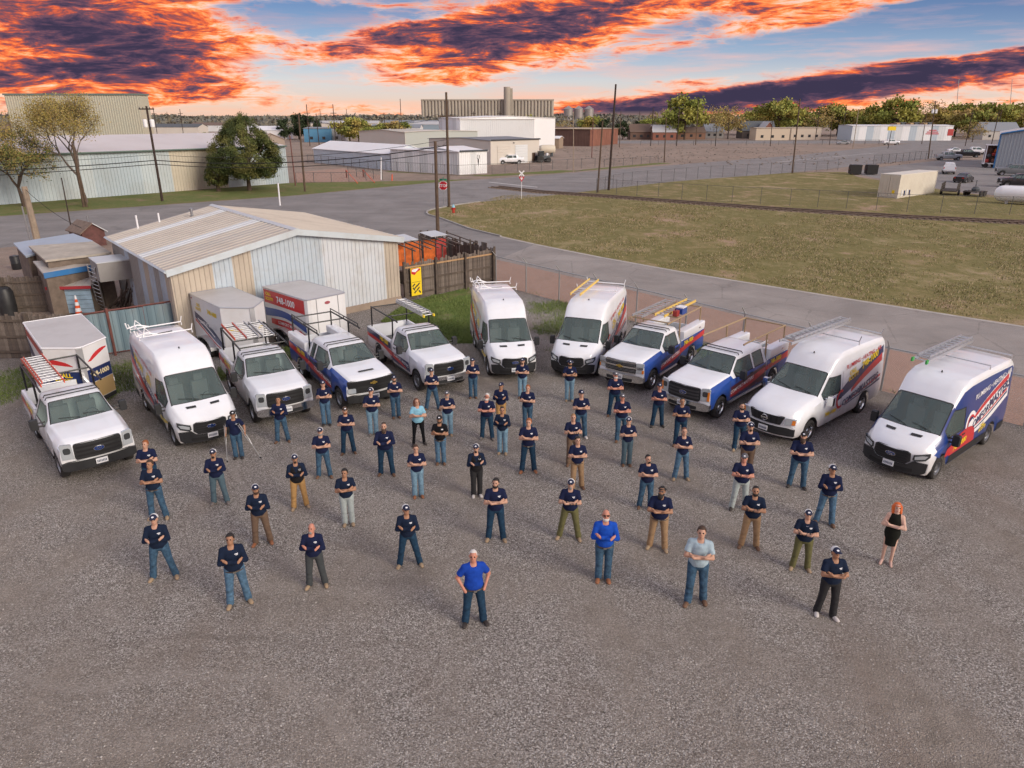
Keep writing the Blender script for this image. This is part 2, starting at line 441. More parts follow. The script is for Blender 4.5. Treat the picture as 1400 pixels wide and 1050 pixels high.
field = [(-9.4, 81), (-8.9, 77.5), (-7.4, 75), (-4, 67.6), (1.9, 59.2), (6.5, 53.6), (12, 47.6), (19.9, 40.1), (25.9, 34.6), (45, 18.8), (70, 0), (140, 0), (140, 55), (75, 80), (62, 100), (60, 128), (63, 140), (52, 138), (26, 119), (6, 98.5), (-4, 90), (-7.6, 85)]
S('grass_field', field, .008, FIELD)
lot = [(62, 128), (63.2, 140), (78, 155), (103, 178), (190, 172), (190, 95), (66, 95), (62, 104)]
S('parking_lot', lot, .010, ASPH)
S('cross_street', [(30, 285), (260, 285), (600, 300), (600, 335), (260, 318), (30, 318)], .006, ASPH)
vg = [(-70, 60.8), (-54.6, 76.6), (-29.4, 97.2), (-12.9, 116.8), (-6, 123.5), (-14, 121), (-22, 119), (-34.5, 117), (-61.5, 87.3), (-76, 70)]
S('grass_verge', vg, .006, VERGEG)
S('warehouse_forecourt_verge', [(-4, 129), (8, 136.5), (14, 143), (9, 144), (-8, 130.5), (-23.4, 142), (-24, 140)], .006, VERGEG)
S('roadside_grass', [(12, 141), (18, 147), (36, 166), (33, 168), (14, 146)], .006, VERGEG)
def kerb(name, pts, w=.18, h=.12):
 mb = MB(); P = [Vector((*p, 0)) for p in pts]
 L, R_ = [], []
 for i, p in enumerate(P):
  d = (P[min(i+1, len(P)-1)] - P[max(i-1, 0)]).normalized(); nn = Vector((-d.y, d.x, 0)) * w / 2
  L.append(p + nn); R_.append(p - nn)
 for i in range(len(P) - 1):
  q = [L[i], L[i+1], R_[i+1], R_[i]]
  mb.slab([Vector((a.x, a.y, h)) for a in q], h + .02)
 o = mb.build(name, CONC); tag(o, kind='structure')
kerb('kerb', [(-4, 90), (-6.4, 87), (-7.6, 85), (-9, 82.5), (-9.4, 81), (-9.3, 79), (-8.9, 77.5), (-7.4, 75), (-4, 67.6), (-1, 63.2)])
EDGE = mat('road_edge_concrete', (.42, .39, .355), .9, var=.2, vscale=1.5)
def strip(name, pts, w, z, m):
 mb = MB(); P = [Vector((*p, z)) for p in pts]
 for i in range(len(P) - 1):
  d = (P[i+1] - P[i]).normalized(); nn = Vector((-d.y, d.x, 0)) * w / 2
  mb.add([P[i] + nn, P[i] - nn, P[i+1] - nn, P[i+1] + nn], [(0, 1, 2, 3)])
 o = mb.build(name, m); tag(o, kind='structure'); return o
strip('road_edge_strip', [(-1, 63.2), (1.9, 59.2), (6.5, 53.6), (12, 47.6), (19.9, 40.1), (25.9, 34.6), (45, 18.8)], .32, .012, EDGE)
PAINTW = mat('road_paint', (.62, .62, .60), .7, dirt=(.3, .3, .3), dscale=3, damt=.8)
strip('stop_line', [G2(735, 256), G2(668, 249)], .45, .010, PAINTW)
strip('lane_line', [G2(1200, 209), G2(1120, 216), G2(1060, 222)], .3, .010, PAINTW)
# railway line across the field
RUST = mat('rail_rust', (.15, .105, .08), .6, .3, var=.3)
BALL = land_mat('ballast', [(.20, .15, .115), (.26, .20, .15), (.22, .17, .13)], .5, 3, 12)
SLEEP = mat('sleeper_wood', (.18, .135, .10), .9, var=.3)
rail_c = [(-2.5, 109), (4, 101.5), (11.4, 96.6), (18.5, 91), (30.2, 82.2), (41.3, 75.6), (51.9, 71), (70, 64.5), (110, 54)]
def resample(pts, step):
 pts = [Vector((*p[:2], 0)) for p in pts]; out = [pts[0].copy()]; acc = 0
 for a, b in zip(pts, pts[1:]):
  L = (b - a).length; d = (b - a) / L; t = step - acc
  while t <= L: out.append(a + d * t); t += step
  acc = (L - (t - step))
 return out
strip('rail_ballast', rail_c, 2.6, .014, BALL)
rw = thing('railway_track', 'rusty single railway track crossing the dry grass field', 'railway track', (*rail_c[0], 0))
for s_ in (-.72, .72):
 P = [Vector((*p, .16)) for p in rail_c]; q = []
 for i, p in enumerate(P):
  d = (P[min(i+1, len(P)-1)] - P[max(i-1, 0)]).normalized(); q.append(p + Vector((-d.y, d.x, 0)) * s_)
 MB().tube(q, .075, 4).build('rail', RUST, rw, world=True)
slp = None
rs = resample(rail_c, .62)
for i, p in enumerate(rs[:-1]):
 if p.y < 66: break
 d = rs[i+1] - p; a = math.atan2(d.y, d.x)
 if slp is None:
  slp = MB().box(-.12, .12, -1.25, 1.25, -.02, .09).mesh('sleeper', SLEEP)
 o = link('sleeper', slp, rw); o.location = p - Vector(ORG[rw.name]) + Vector((0, 0, .014)); o.rotation_euler = (0, 0, a)
# loose stones, grass (uncountable)
def stones(name, n, region, smin, smax, m, seed, weight=None):
 r = np.random.default_rng(seed)
 base = np.array([(1,0,0),(-1,0,0),(0,1,0),(0,-1,0),(0,0,.7),(0,0,-.5)], float)
 fc = np.array([(0,2,4),(2,1,4),(1,3,4),(3,0,4),(2,0,5),(1,2,5),(3,1,5),(0,3,5)])
 pos = region(r, n)
 n = len(pos)
 s = smin + (smax - smin) * r.random(n) ** 3
 V = base[None] * s[:, None, None] * (0.65 + .7 * r.random((n, 6, 3)))
 a = r.random(n) * 6.283; ca, sa = np.cos(a), np.sin(a)
 X = V[..., 0] * ca[:, None] - V[..., 1] * sa[:, None]; Y = V[..., 0] * sa[:, None] + V[..., 1] * ca[:, None]
 W = np.stack([X + pos[:, 0:1], Y + pos[:, 1:2], V[..., 2] + s[:, None] * .25], -1).reshape(-1, 3)
 Fc = (fc[None] + (np.arange(n) * 6)[:, None, None]).reshape(-1, 3)
 return np_mesh(name, W, Fc, m)
def np_mesh(name, W, Fc, m, mi=None):
 me = bpy.data.meshes.new(name); k = Fc.shape[1]
 me.vertices.add(len(W)); me.vertices.foreach_set('co', np.ascontiguousarray(W, np.float32).ravel())
 me.loops.add(Fc.size); me.loops.foreach_set('vertex_index', np.ascontiguousarray(Fc, np.int32).ravel())
 me.polygons.add(len(Fc)); me.polygons.foreach_set('loop_start', np.arange(0, Fc.size, k, dtype=np.int32))
 for x in (m if isinstance(m, (list, tuple)) else [m]): me.materials.append(x)
 if mi is not None: me.polygons.foreach_set('material_index', np.ascontiguousarray(mi, np.int32))
 me.update(calc_edges=True)
 return me
def cheapnoise(x, y, seed):
 r = np.random.default_rng(seed); v = np.zeros_like(x)
 for f in (.12, .25, .5, .9, 1.6):
  for _ in range(3):
   a = r.random() * 6.283; ph = r.random() * 6.283
   v += np.sin((x * math.cos(a) + y * math.sin(a)) * f * 3 + ph) / (1 + f * 1.5)
 return v / 4
def yard_region(r, n):
 d = 7.2 + 20 * r.random(n * 3) ** 1.5
 x = (r.random(n * 3) - .5) * 2 * (d * .82 + 2.5)
 w = cheapnoise(x, d, 4)
 keep = (w + r.normal(0, .35, n * 3)) > .25
 p = np.stack([x, d], 1)[keep]
 return p[:n]
STM = []
for i, c in enumerate([(.37, .34, .31), (.21, .19, .17), (.50, .47, .44)]):
 STM.append(mat('stone_%d' % i, c, .9, var=.2, vscale=20))
me = stones('loose_gravel', 34000, yard_region, .007, .024, STM[0], 3)
tag(link('loose_gravel', me), 'loose grey crushed stones scattered over the yard', 'gravel', kind='stuff')
me = stones('dark_gravel', 16000, yard_region, .006, .026, STM[1], 5)
tag(link('dark_gravel', me), 'loose dark crushed stones scattered over the yard', 'gravel', kind='stuff')
me = stones('pale_gravel', 15000, yard_region, .005, .024, STM[2], 8)
tag(link('pale_gravel', me), 'loose pale crushed stones scattered over the yard', 'gravel', kind='stuff')
def blades(name, n, region, h, w, mats, seed, label):
 r = np.random.default_rng(seed)
 pos = region(r, n); n = len(pos)
 a = r.random(n) * 6.283; hh = h * (.4 + .9 * r.random(n)); lean = r.normal(0, .4, (n, 2)) * hh[:, None]
 dx, dy = np.cos(a) * w, np.sin(a) * w
 z0 = np.zeros(n)
 A = np.stack([pos[:, 0] - dx, pos[:, 1] - dy, z0], 1); B = np.stack([pos[:, 0] + dx, pos[:, 1] + dy, z0], 1)
 C = np.stack([pos[:, 0] + lean[:, 0], pos[:, 1] + lean[:, 1], hh], 1)
 W = np.stack([A, B, C], 1).reshape(-1, 3)
 Fc = np.arange(n * 3).reshape(-1, 3)
 me = np_mesh(name, W, Fc, mats, r.integers(0, len(mats), n))
 tag(link(name, me), label, 'grass', kind='stuff')
GRS = [mat('grass_a', (.16, .23, .055), .8), mat('grass_b', (.23, .29, .08), .8), mat('grass_c', (.11, .16, .04), .8)]
DRY = [mat('grass_dry', (.30, .26, .12), .9), mat('grass_dull', (.15, .15, .055), .9), mat('grass_pale', (.42, .33, .21), .9)]
def poly_region(poly, thr, seed, soft=False):
 P = np.array(poly)
 def f(r, n):
  lo, hi = P.min(0), P.max(0)
  p = lo + (hi - lo) * r.random((n * 4, 2))
  ins = np.zeros(len(p), bool)
  j = len(P) - 1
  for i in range(len(P)):
   c = ((P[i, 1] > p[:, 1]) != (P[j, 1] > p[:, 1])) & (p[:, 0] < (P[j, 0] - P[i, 0]) * (p[:, 1] - P[i, 1]) / (P[j, 1] - P[i, 1] + 1e-9) + P[i, 0])
   ins ^= c; j = i
  c = P.mean(0); w = cheapnoise(p[:, 0], p[:, 1], seed) + r.normal(0, .25, len(p))
  if soft: w = w + .5 - 1.5 * (np.linalg.norm((p - c) / np.maximum(hi - lo, .1), axis=1) * 2) ** 2
  return p[ins & (w > thr)][:n]
 return f
patches = [
 ([G2(540, 425), G2(560, 412), G2(640, 393), G2(650, 405), G2(646, 470), G2(612, 470), G2(560, 448), G2(520, 440)], 26000, -.5, 'lush green grass beside the weathered plank fence'),
 ([G2(715, 400), G2(780, 420), G2(800, 425), G2(770, 470), G2(730, 470), G2(722, 430)], 9000, .1, 'patchy grass between the two middle vans'),
 ([G2(158, 490), G2(180, 485), G2(205, 540), G2(170, 530), G2(148, 545)], 5000, -.1, 'grass tufts beside the leaning cargo trailer'),
 ([G2(365, 468), G2(410, 470), G2(400, 500), G2(375, 495)], 4500, -.3, 'grass tufts between the parked cargo trailers'),
 ([G2(0, 505), G2(40, 500), G2(55, 540), G2(0, 560)], 4500, -.1, 'grass tufts along the plank fence'),
 ([G2(945, 470), G2(985, 478), G2(1000, 490), G2(960, 490)], 2500, -.2, 'grass tufts along the wire fence behind the pickups'),
 ([G2(300, 500), G2(318, 500), G2(315, 525), G2(300, 520)], 1500, -.3, 'grass tufts behind the white pickup'),
]
for i, (poly, n, thr, lab) in enumerate(patches):
 blades('grass_patch', n, poly_region([(sum(q[0] for q in poly) / len(poly) * -.3 + x * 1.3, sum(q[1] for q in poly) / len(poly) * -.3 + y * 1.3) for x, y in poly] if i else poly, thr, 30 + i, i > 0), .12, .012, GRS, 50 + i, lab)
S('grass_soil', patches[0][0], .009, LAWN)
fence_strip = [G2(690, 389), G2(869, 437), G2(1204, 531), G2(1400, 580), G2(1400, 590), G2(1204, 540), G2(869, 446), G2(690, 396)]
blades('fence_weeds', 5000, poly_region(fence_strip, .25, 77), .16, .014, GRS + DRY[:1], 71, 'weeds growing along the foot of the wire fence')
blades('field_grass', 70000, poly_region([(-8.5, 80), (-3.6, 67.8), (2.1, 59.6), (12.2, 48), (20.1, 40.4), (26.1, 35), (45, 25), (60, 55), (45, 70), (18, 88), (0, 100)], .0, 78), .12, .032, DRY, 72, 'short dry grass tufts covering the field')
# near buildings and fences
PANEL_C = [mat('sheet_white', (.60, .64, .68), .45, .1, dirt=(.42, .40, .36), dscale=.9, damt=.5), mat('sheet_blue_white', (.48, .56, .63), .45, .1, dirt=(.36, .36, .35), dscale=.9, damt=.5),
           mat('sheet_beige', (.50, .44, .36), .5, .1, dirt=(.36, .30, .25), dscale=.9, damt=.5), mat('sheet_grey', (.36, .35, .33), .5, .1, dirt=(.26, .24, .22), dscale=.9, damt=.5)]
ROOF_C = [mat('roof_tan', (.46, .42, .37), .5, .1, dirt=(.33, .29, .26), dscale=.5, damt=.6), mat('roof_grey', (.43, .40, .37), .5, .1, dirt=(.31, .28, .25), dscale=.5, damt=.6),
          mat('roof_pale', (.55, .58, .61), .45, .15, dirt=(.42, .42, .42), dscale=.5, damt=.5)]
FOUND = mat('foundation', (.34, .27, .21), .9, var=.2, vscale=1, bump=.3)
def rib_panel(mb, a, b, z0, zt, nr=3, depth=.035, mi=0, rw=.05):
 a, b = Vector((*a[:2], 0)), Vector((*b[:2], 0)); d = b - a; L = d.length; u = d / L
 n = Vector((u.y, -u.x, 0))
 ts, off = [0], [0]
 for k in range(nr):
  c = (k + .5) / nr; r = rw / L
  ts += [c - r, c - r * .5, c + r * .5, c + r]; off += [0, depth, depth, 0]
 ts.append(1); off.append(0)
 lo = [a + d * t + n * o + Vector((0, 0, z0)) for t, o in zip(ts, off)]
 hi = [a + d * t + n * o + Vector((0, 0, zt(t))) for t, o in zip(ts, off)]
 k = len(ts)
 bk = [a - n * .03 + Vector((0, 0, z0)), b - n * .03 + Vector((0, 0, z0)), b - n * .03 + Vector((0, 0, zt(1))), a - n * .03 + Vector((0, 0, zt(0)))]
 fs = [(i, i + 1, k + i + 1, k + i) for i in range(k - 1)]
 o = 2 * k
 fs += [(o, o+3, o+2, o+1), (0, k, o+3, o), (k-1, o+1, o+2, 2*k-1)]
 mb.add(lo + hi + bk, fs, mi)
def lerp(a, b, t): return a + (b - a) * t
FL, FR, BL, BR = [Vector((x, y, 0)) for x, y in ((-15.05, 30.95), (-6.35, 39.75), (-22.4, 40.0), (-14.6, 50.3))]
EZ, RZ = 3.72, 4.78
bld = thing('metal_shed', 'long low corrugated metal building with pale patched roof behind the cargo trailers', 'building', ((FL + FR) / 2))
rnd = random.Random(5)
NP = 13
front_c = [2, 2, 1, 2, 1, 1, 1, 1, 0, 0, 0, 0, 2]
gab = lambda t: EZ + (RZ - EZ) * (1 - abs(2 * t - 1)) - .06
for i in range(NP):
 a, b = lerp(FL, FR, i / NP), lerp(FL, FR, (i + 1) / NP)
 def zt(t, i=i): return gab((i + t) / NP)
 if i == NP // 2:
  m_ = lerp(a, b, .5)
  mb = MB(); rib_panel(mb, a, m_, .34, lambda t: gab((i + t/2) / NP), 2); rib_panel(mb, m_, b, .34, lambda t: gab((i + .5 + t/2) / NP), 2)
 else:
  mb = MB(); rib_panel(mb, a, b, .34, zt, 4)
 mb.build('wall_panel', PANEL_C[front_c[i]], bld, world=True)
for (p, q, seq) in ((BL, FL, [3, 3, 3, 1, 3, 3, 1, 2, 1, 3, 1, 2]), (FR, BR, [2] * 12), (BR, BL, [0] * 12)):
 k = len(seq)
 for i in range(k):
  zt = (lambda t: EZ - .05) if p is not BR else (lambda t, i=i: gab((i + t) / 12) if True else 0)
  mb = MB(); rib_panel(mb, lerp(p, q, i / k), lerp(p, q, (i + 1) / k), .34, zt, 3)
  mb.build('wall_panel', PANEL_C[seq[i]], bld, world=True)
mb = MB()
for p, q in ((FL, FR), (FR, BR), (BR, BL), (BL, FL)):
 d = (q - p).normalized(); n = Vector((d.y, -d.x, 0)) * .06
 mb.add([p + n + Vector((0,0,z)) for z in (0, .36)] + [q + n + Vector((0,0,z)) for z in (.36, 0)], [(0, 3, 2, 1)])
 mb.add([p + n + Vector((0,0,.36)), q + n + Vector((0,0,.36)), q - n + Vector((0,0,.36)), p - n + Vector((0,0,.36))], [(0, 1, 2, 3)])
mb.build('foundation', FOUND, bld, world=True)
fd = (FL - BL).normalized() * .3
rF, rB = lerp(FL, FR, .5) + fd + Vector((0, 0, RZ)), lerp(BL, BR, .5) - fd + Vector((0, 0, RZ))
for side, (e0, e1, cs) in enumerate((((FL, BL, [0, 0, 1, 0, 2, 0, 0, 0, 0, 2, 0, 0])), ((FR, BR, [0] * 12)))):
 out = (e0 - lerp(FL, FR, .5)).normalized() * .22
 eF, eB = e0 + out + fd + Vector((0, 0, EZ - .05)), e1 + out - fd + Vector((0, 0, EZ - .05))
 k = len(cs)
 for i in range(k):
  a0, a1 = lerp(eF, eB, i / k), lerp(eF, eB, (i + 1) / k); b0, b1 = lerp(rF, rB, i / k), lerp(rF, rB, (i + 1) / k)
  mb = MB(); mb.slab([a0, a1, b1, b0], .04)
  up = Vector((0, 0, .045))
  for t in (0.02, .5):
   p0, p1 = lerp(a0, a1, t), lerp(b0, b1, t); w = (a1 - a0).normalized() * .03
   mb.add([p0 - w, p0 + w, p1 + w, p1 - w, p0 + up, p1 + up], [(0, 4, 5, 3), (4, 1, 2, 5), (0, 1, 4)])
  mb.build('roof_panel', ROOF_C[cs[i]], bld, world=True)
TRIM = mat('eave_trim', (.55, .62, .66), .45, .2, dirt=(.4, .4, .38), dscale=1, damt=.5)
ridge = MB()
w = (FR - FL).normalized() * .22
ridge.slab([rF - w + Vector((0,0,.0)), rF + Vector((0,0,.07)), rB + Vector((0,0,.07)), rB - w], .03)
ridge.slab([rF + w, rF + Vector((0,0,.07)), rB + Vector((0,0,.07)), rB + w], .03)
ridge.build('ridge_cap', ROOF_C[2], bld, world=True)
for sgn, e in ((1, FL), (-1, FR)):
 out = (e - lerp(FL, FR, .5)).normalized() * .22
 p = e + out + fd * 1.03 + Vector((0, 0, EZ - .05)); q = rF + fd * .03
 mb = MB(); f = fd.normalized() * .03; dn = Vector((0, 0, -.26)); uu = Vector((0, 0, .03))
 mb.add([p + uu, q + uu, q + dn, p + dn, p + uu + f, q + uu + f, q + dn + f, p + dn + f], [(0,1,2,3), (4,7,6,5), (0,4,5,1), (3,2,6,7), (0,3,7,4), (1,5,6,2)])
 mb.build('gable_trim', TRIM, bld, world=True)
mb = MB()
for e0, e1 in ((FL, BL), (FR, BR)):
 out = (e0 - lerp(FL, FR, .5)).normalized() * .24
 mb.tube([e0 + out + fd + Vector((0,0,EZ-.1)), e1 + out - fd + Vector((0,0,EZ-.1))], .07, 4)
mb.build('gutter', TRIM, bld, world=True)
MB().lathe([(.07, 0), (.07, .45), (.12, .46), (.12, .56), (.02, .62)], 10, Matrix.Translation((*lerp(lerp(BL, FL, .12), lerp(BR, FR, .12), .35)[:2], 4.35))).build('vent_pipe', STEEL, bld, world=True)
for t_, u_ in ((.02, .12), (.02, .22)):
 pp = lerp(lerp(BL, FL, t_), lerp(BR, FR, t_), u_)
 MB().lathe([(.05, 0), (.05, .95)], 8, Matrix.Translation((pp.x, pp.y, 3.75))).build('vent_pipe', WHITE2, bld, world=True)
cm = lerp(FL, BL, .74); ld = (BL - FL).normalized(); lo_ = Vector((ld.y, -ld.x, 0)) * -1
lo_ = Vector((-abs(ld.y), -abs(ld.x), 0)).normalized()
cool = thing('cooler_box', 'grey sheet metal box hanging on the side wall of the metal building', 'box', (cm.x, cm.y, 2.0))
Mx = Matrix(((ld.x, lo_.x, 0, cm.x), (ld.y, lo_.y, 0, cm.y), (0, 0, 1, 2.0), (0, 0, 0, 1)))
GREYB = mat('cooler_grey', (.30, .29, .28), .6, .1, dirt=(.2, .18, .16), damt=.5)
MB().box(-1.0, 1.0, .0, 1.55, 0, .95, 0, Mx).build('casing', GREYB, cool, world=True)
MB().box(-1.03, 1.03, .0, 1.58, .952, 1.0, 0, Mx).build('lid', ROOF_C[2], cool, world=True)
# huddle of low sheds left of the metal building
SHW = mat('shed_wall_boards', (.16, .125, .10), .9, var=.35, vscale=2, bump=.4)
BLUEF = mat('blue_fascia', (.03, .17, .42), .5, dirt=(.2, .25, .3), damt=.3)
def low_shed(name, label, px, z, m, wall, th=.1, fascia=None, inset=.25, drop=.0):
 top = [G(x, y, z + dz) for x, y, dz in px]
 c = sum(top, Vector()) / len(top)
 o = thing(name, label, 'shed', (c.x, c.y, 0))
 MB().slab(top, th).build('roof', m, o, world=True)
 ins = [lerp(p, c, inset * .25) for p in top]
 for i in range(len(ins)):
  a, b = ins[i], ins[(i + 1) % len(ins)]
  mb = MB(); n = (b - a).cross(Vector((0, 0, 1))).normalized() * .05
  mb.add([Vector((a.x, a.y, 0)), Vector((b.x, b.y, 0)), Vector((b.x, b.y, b.z - th - .002)), Vector((a.x, a.y, a.z - th - .002)),
    Vector((a.x, a.y, 0)) + n, Vector((b.x, b.y, 0)) + n, Vector((b.x, b.y, b.z - th - .002)) + n, Vector((a.x, a.y, a.z - th - .002)) + n], [(0,1,2,3), (4,7,6,5), (0,4,5,1), (3,2,6,7), (0,3,7,4), (1,5,6,2)])
  mb.build('wall', wall, o, world=True)
 if fascia:
  a, b = top[fascia[0]], top[fascia[1]]
  n = (b - a).cross(Vector((0, 0, 1))).normalized() * .04
  if n.y > 0: n = -n
  MB().add([a + n + Vector((0,0,.02)), b + n + Vector((0,0,.02)), b + n - Vector((0,0,.26)), a + n - Vector((0,0,.26)), a + Vector((0,0,.02)), b + Vector((0,0,.02)), b - Vector((0,0,.26)), a - Vector((0,0,.26))], [(0,1,2,3), (4,7,6,5), (0,4,5,1), (3,2,6,7), (0,3,7,4), (1,5,6,2)]).build('fascia', BLUEF, o, world=True)
 return o
low_shed('lean_to_shed', 'low shed with flat pale blue roof beside the street', [(18, 332, 0), (100, 319, .25), (127, 329, .25), (35, 350, 0)], 2.7, mat('roof_blue_grey', (.36, .43, .52), .5, .1, dirt=(.3, .3, .3), damt=.4), SHW)
low_shed('board_shed', 'low shed with weathered tan board roof between the pale blue and grey roofs', [(39, 336, .2), (128, 330, .2), (152, 345, .1), (62, 356, .1)], 2.85, mat('roof_board_tan', (.42, .38, .32), .8, var=.2, vscale=1.5, dirt=(.25, .22, .19), damt=.5), SHW)
low_shed('porch_shed', 'open low shed with grey roof and bright blue fascia behind the metal gate', [(45, 357, .15), (132, 352, .15), (135, 361, -.1), (59, 374, -.1)], 2.5, ROOF_C[1], SHW, fascia=(3, 2))
def gable_hut():
 c = G(122, 334, 0); o = thing('gable_hut', 'little brown gabled hut with maroon end wall beside the metal building', 'hut', (c.x, c.y, 0), RAD(-42))
 W_, L_, e, r = .85, 1.5, 1.25, 1.85
 MAR = mat('maroon_boards', (.12, .05, .045), .8, var=.3); BR_ = mat('brown_shingle', (.19, .14, .11), .9, var=.3, vscale=4)
 mb = MB(); mb.add([(-L_, -W_, 0), (-L_, W_, 0), (-L_, W_, e), (-L_, 0, r), (-L_, -W_, e), (L_, -W_, 0), (L_, W_, 0), (L_, W_, e), (L_, 0, r), (L_, -W_, e)],
  [(0, 4, 3, 2, 1), (5, 6, 7, 8, 9), (0, 5, 9, 4), (1, 2, 7, 6)]); mb.build('wall', MAR, o)
 for s in (-1, 1):
  MB().slab([(-L_ - .2, s * (W_ + .2), e - .12), (L_ + .2, s * (W_ + .2), e - .12), (L_ + .2, 0, r + .06), (-L_ - .2, 0, r + .06)], .08).build('roof', BR_ if s < 0 else ROOF_C[2], o)
 MB().tube([(.2, .2, 1.7), (.2, .2, 2.3)], .05).build('vent_pipe', STEEL, o)
gable_hut()
c = G(112, 425, 0)
hs = thing('storage_hut', 'small blue plank hut with red edged roof beneath the blue fascia', 'hut', (c.x, c.y, 0), RAD(8))
for k in range(6):
 MB().box(-1.0, 1.0, -.83, -.79, .1 + k * .24, .1 + k * .24 + .22).build('plank', mat('pale_blue_plank', (.28, .40, .50), .7, var=.25, vscale=2), hs)
MB().box(-.98, .98, -.78, .8, .05, 1.55).build('wall', SHW, hs)
for k in range(5):
 MB().slab([(-1.1 + k*.44, -.95, 1.55), (-1.1 + k*.44 + .42, -.95, 1.55), (-1.1 + k*.44 + .42, .95, 1.9), (-1.1 + k*.44, .95, 1.9)], .05).build('roof_panel', ROOF_C[0], hs)
MB().box(-1.12, 1.12, -.99, -.955, 1.42, 1.58).build('trim', mat('red_trim', (.35, .03, .04), .6), hs)
CONEO = mat('cone_orange', (.75, .10, .02), .6)
cc = G(126, 425, 0)
tc_ = thing('traffic_cone', 'tall orange and white traffic cone before the blue plank hut', 'cone', (cc.x, cc.y - 1.2, 0))
zz = [0, .3, .48, .62, .8, .95, 1.15]
for i in range(6):
 r0, r1 = .17 - .022 * i, .17 - .022 * (i + 1)
 MB().lathe([(r0, zz[i]), (r1, zz[i+1])], 12).build('stripe_band' if i % 2 else 'cone_section', WHITE2 if i % 2 else CONEO, tc_)
MB().box(-.22, .22, -.22, .22, 0, .04).build('base', CONEO, tc_)
# ladders
def ladder(name, label, L, w, mrail, mrung, group=None, rails=.035, step=.3, double=False, foot=None):
 o = thing(name, label, 'ladder', (0, 0, 0), 0, group)
 for s in (-1, 1):
  MB().box(0, L, s * w / 2 - .016, s * w / 2 + .016, -rails, rails).build('rail', mrail, o)
  if double: MB().box(.25, L, s * (w / 2 - .045) - .014, s * (w / 2 - .045) + .014, rails + .005, rails * 3).build('rail', mrail, o)
  if foot: MB().box(-.03, .10, s * w / 2 - .025, s * w / 2 + .025, -rails - .01, rails + .01).build('foot', foot, o)
 me = MB().tube([(0, -w / 2, 0), (0, w / 2, 0)], .017, 6).mesh('rung', mrung)
 for k in range(int((L - .2) / step) + 1):
  r_ = link('rung', me, o); r_.location = (.15 + k * step, 0, 0)
  if double: r_ = link('rung', me, o); r_.location = (.32 + k * step, 0, rails * 2) if .32 + k * step < L else (L - .04, 0, rails * 2)
 return o
def aim(o, p, q, up=(0, 0, 1)):
 p, q = Vector(p), Vector(q); x = (q - p).normalized(); y = Vector(up).cross(x).normalized(); z = x.cross(y)
 o.matrix_world = Matrix(((x.x, y.x, z.x, p.x), (x.y, y.y, z.y, p.y), (x.z, y.z, z.z, p.z), (0, 0, 0, 1)))
 ORG[o.name] = tuple(p)
ORANGE = mat('fibreglass_orange', (.62, .10, .05), .5); YELLOWF = mat('fibreglass_yellow', (.72, .50, .12), .5)
l = ladder('ladder', 'bare aluminium ladder leaning against the blue fascia roof', 3.3, .42, ALU, ALU)
aim(l, G(140, 424, .0), G(125, 367, 2.62), (0, -1, .3))
# plank fences
WOODS = [mat('weathered_plank_%d' % i, c, .95, var=.35, vscale=4, bump=.4, bscale=14) for i, c in enumerate([(.14, .115, .097), (.105, .085, .072), (.175, .145, .122), (.12, .095, .078)])]
WOODP = mat('fence_post_wood', (.10, .078, .062), .9, var=.3)
def plank_fence(label, a, b, h, group=None, pw=.145, rails_front=True, hv=.12, seed=1, capm=None):
 a, b = Vector((*a[:2], 0)), Vector((*b[:2], 0)); L = (b - a).length; ang = math.atan2(b.y - a.y, b.x - a.x)
 o = thing('plank_fence', label, 'fence', a, ang, group); r = random.Random(seed)
 meshes = [MB().box(-pw / 2 + .004, pw / 2 - .004, -.012, .012, .04, h + d).mesh('plank', WOODS[i % 4]) for i, d in enumerate((0, -hv * .3, hv * .3, -hv, hv, .02, -.05, .04))]
 n = int(L / pw)
 for k in range(n):
  p = link('plank', r.choice(meshes), o); p.location = ((k + .5) * pw, r.uniform(-.006, .006), 0); p.rotation_euler = (0, r.uniform(-.012, .012), 0)
 s = -1 if rails_front else 1
 for z in (.35, h * .52, h - .25):
  MB().box(0, L, s * .05 - .022, s * .05 + .022, z - .045, z + .045).build('rail', WOODP if z < h - .3 else (capm or WOODP), o)
 k = 0
 while k <= L + .01:
  MB().box(k - .05, k + .05, s * .125 - .05, s * .125 + .05, 0, h + .12).build('post', WOODP, o); k += L / max(1, round(L / 2.3))
 return o
plank_fence('weathered grey plank fence with a yellow poster beside the metal building', (-6.2, 40.0), (-1.25, 44.5), 2.15, seed=3, capm=mat('new_rail', (.40, .25, .13), .8, var=.2))
plank_fence('ragged grey plank fence along the side road behind the yellow poster fence', (-1.2, 44.6), (-6.6, 51.2), 2.2, hv=.28, seed=4)
t0, t1 = G(114, 430, 2.0), G(0, 434, 2.0)
plank_fence('tall grey plank fence behind the leaning cargo trailer', (t1.x - 4, t1.y + .3), (t0.x, t0.y), 2.0, seed=6)
t2, t3 = G(-10, 384, 1.9), G(62, 379, 1.9)
plank_fence('dark plank fence at the far side of the small storage yard', (t2.x - 2, t2.y), (t3.x, t3.y), 1.95, seed=7)
PA, PB = Vector((-6.2, 40.0, 0)), Vector((-1.25, 44.5, 0))
pu = (PB - PA).normalized(); pn = Vector((pu.y, -pu.x, 0))
pc = PA + pu * .75 + pn * .2
po = thing('poster_board', 'yellow poster board with black markings leaning on the plank fence', 'poster', (pc.x, pc.y, .25), math.atan2(pu.y, pu.x))
MB().box(-.36, .36, -.02, .02, 0, 1.6).build('board', YEL, po)
BLK = mat('print_black', (.03, .025, .03), .7)
for (x0, x1, z0, z1) in ((-.3, .3, .78, .80), ):
 MB().box(x0, x1, -.026, -.022, z0, z1).build('printed_line', BLK, po)
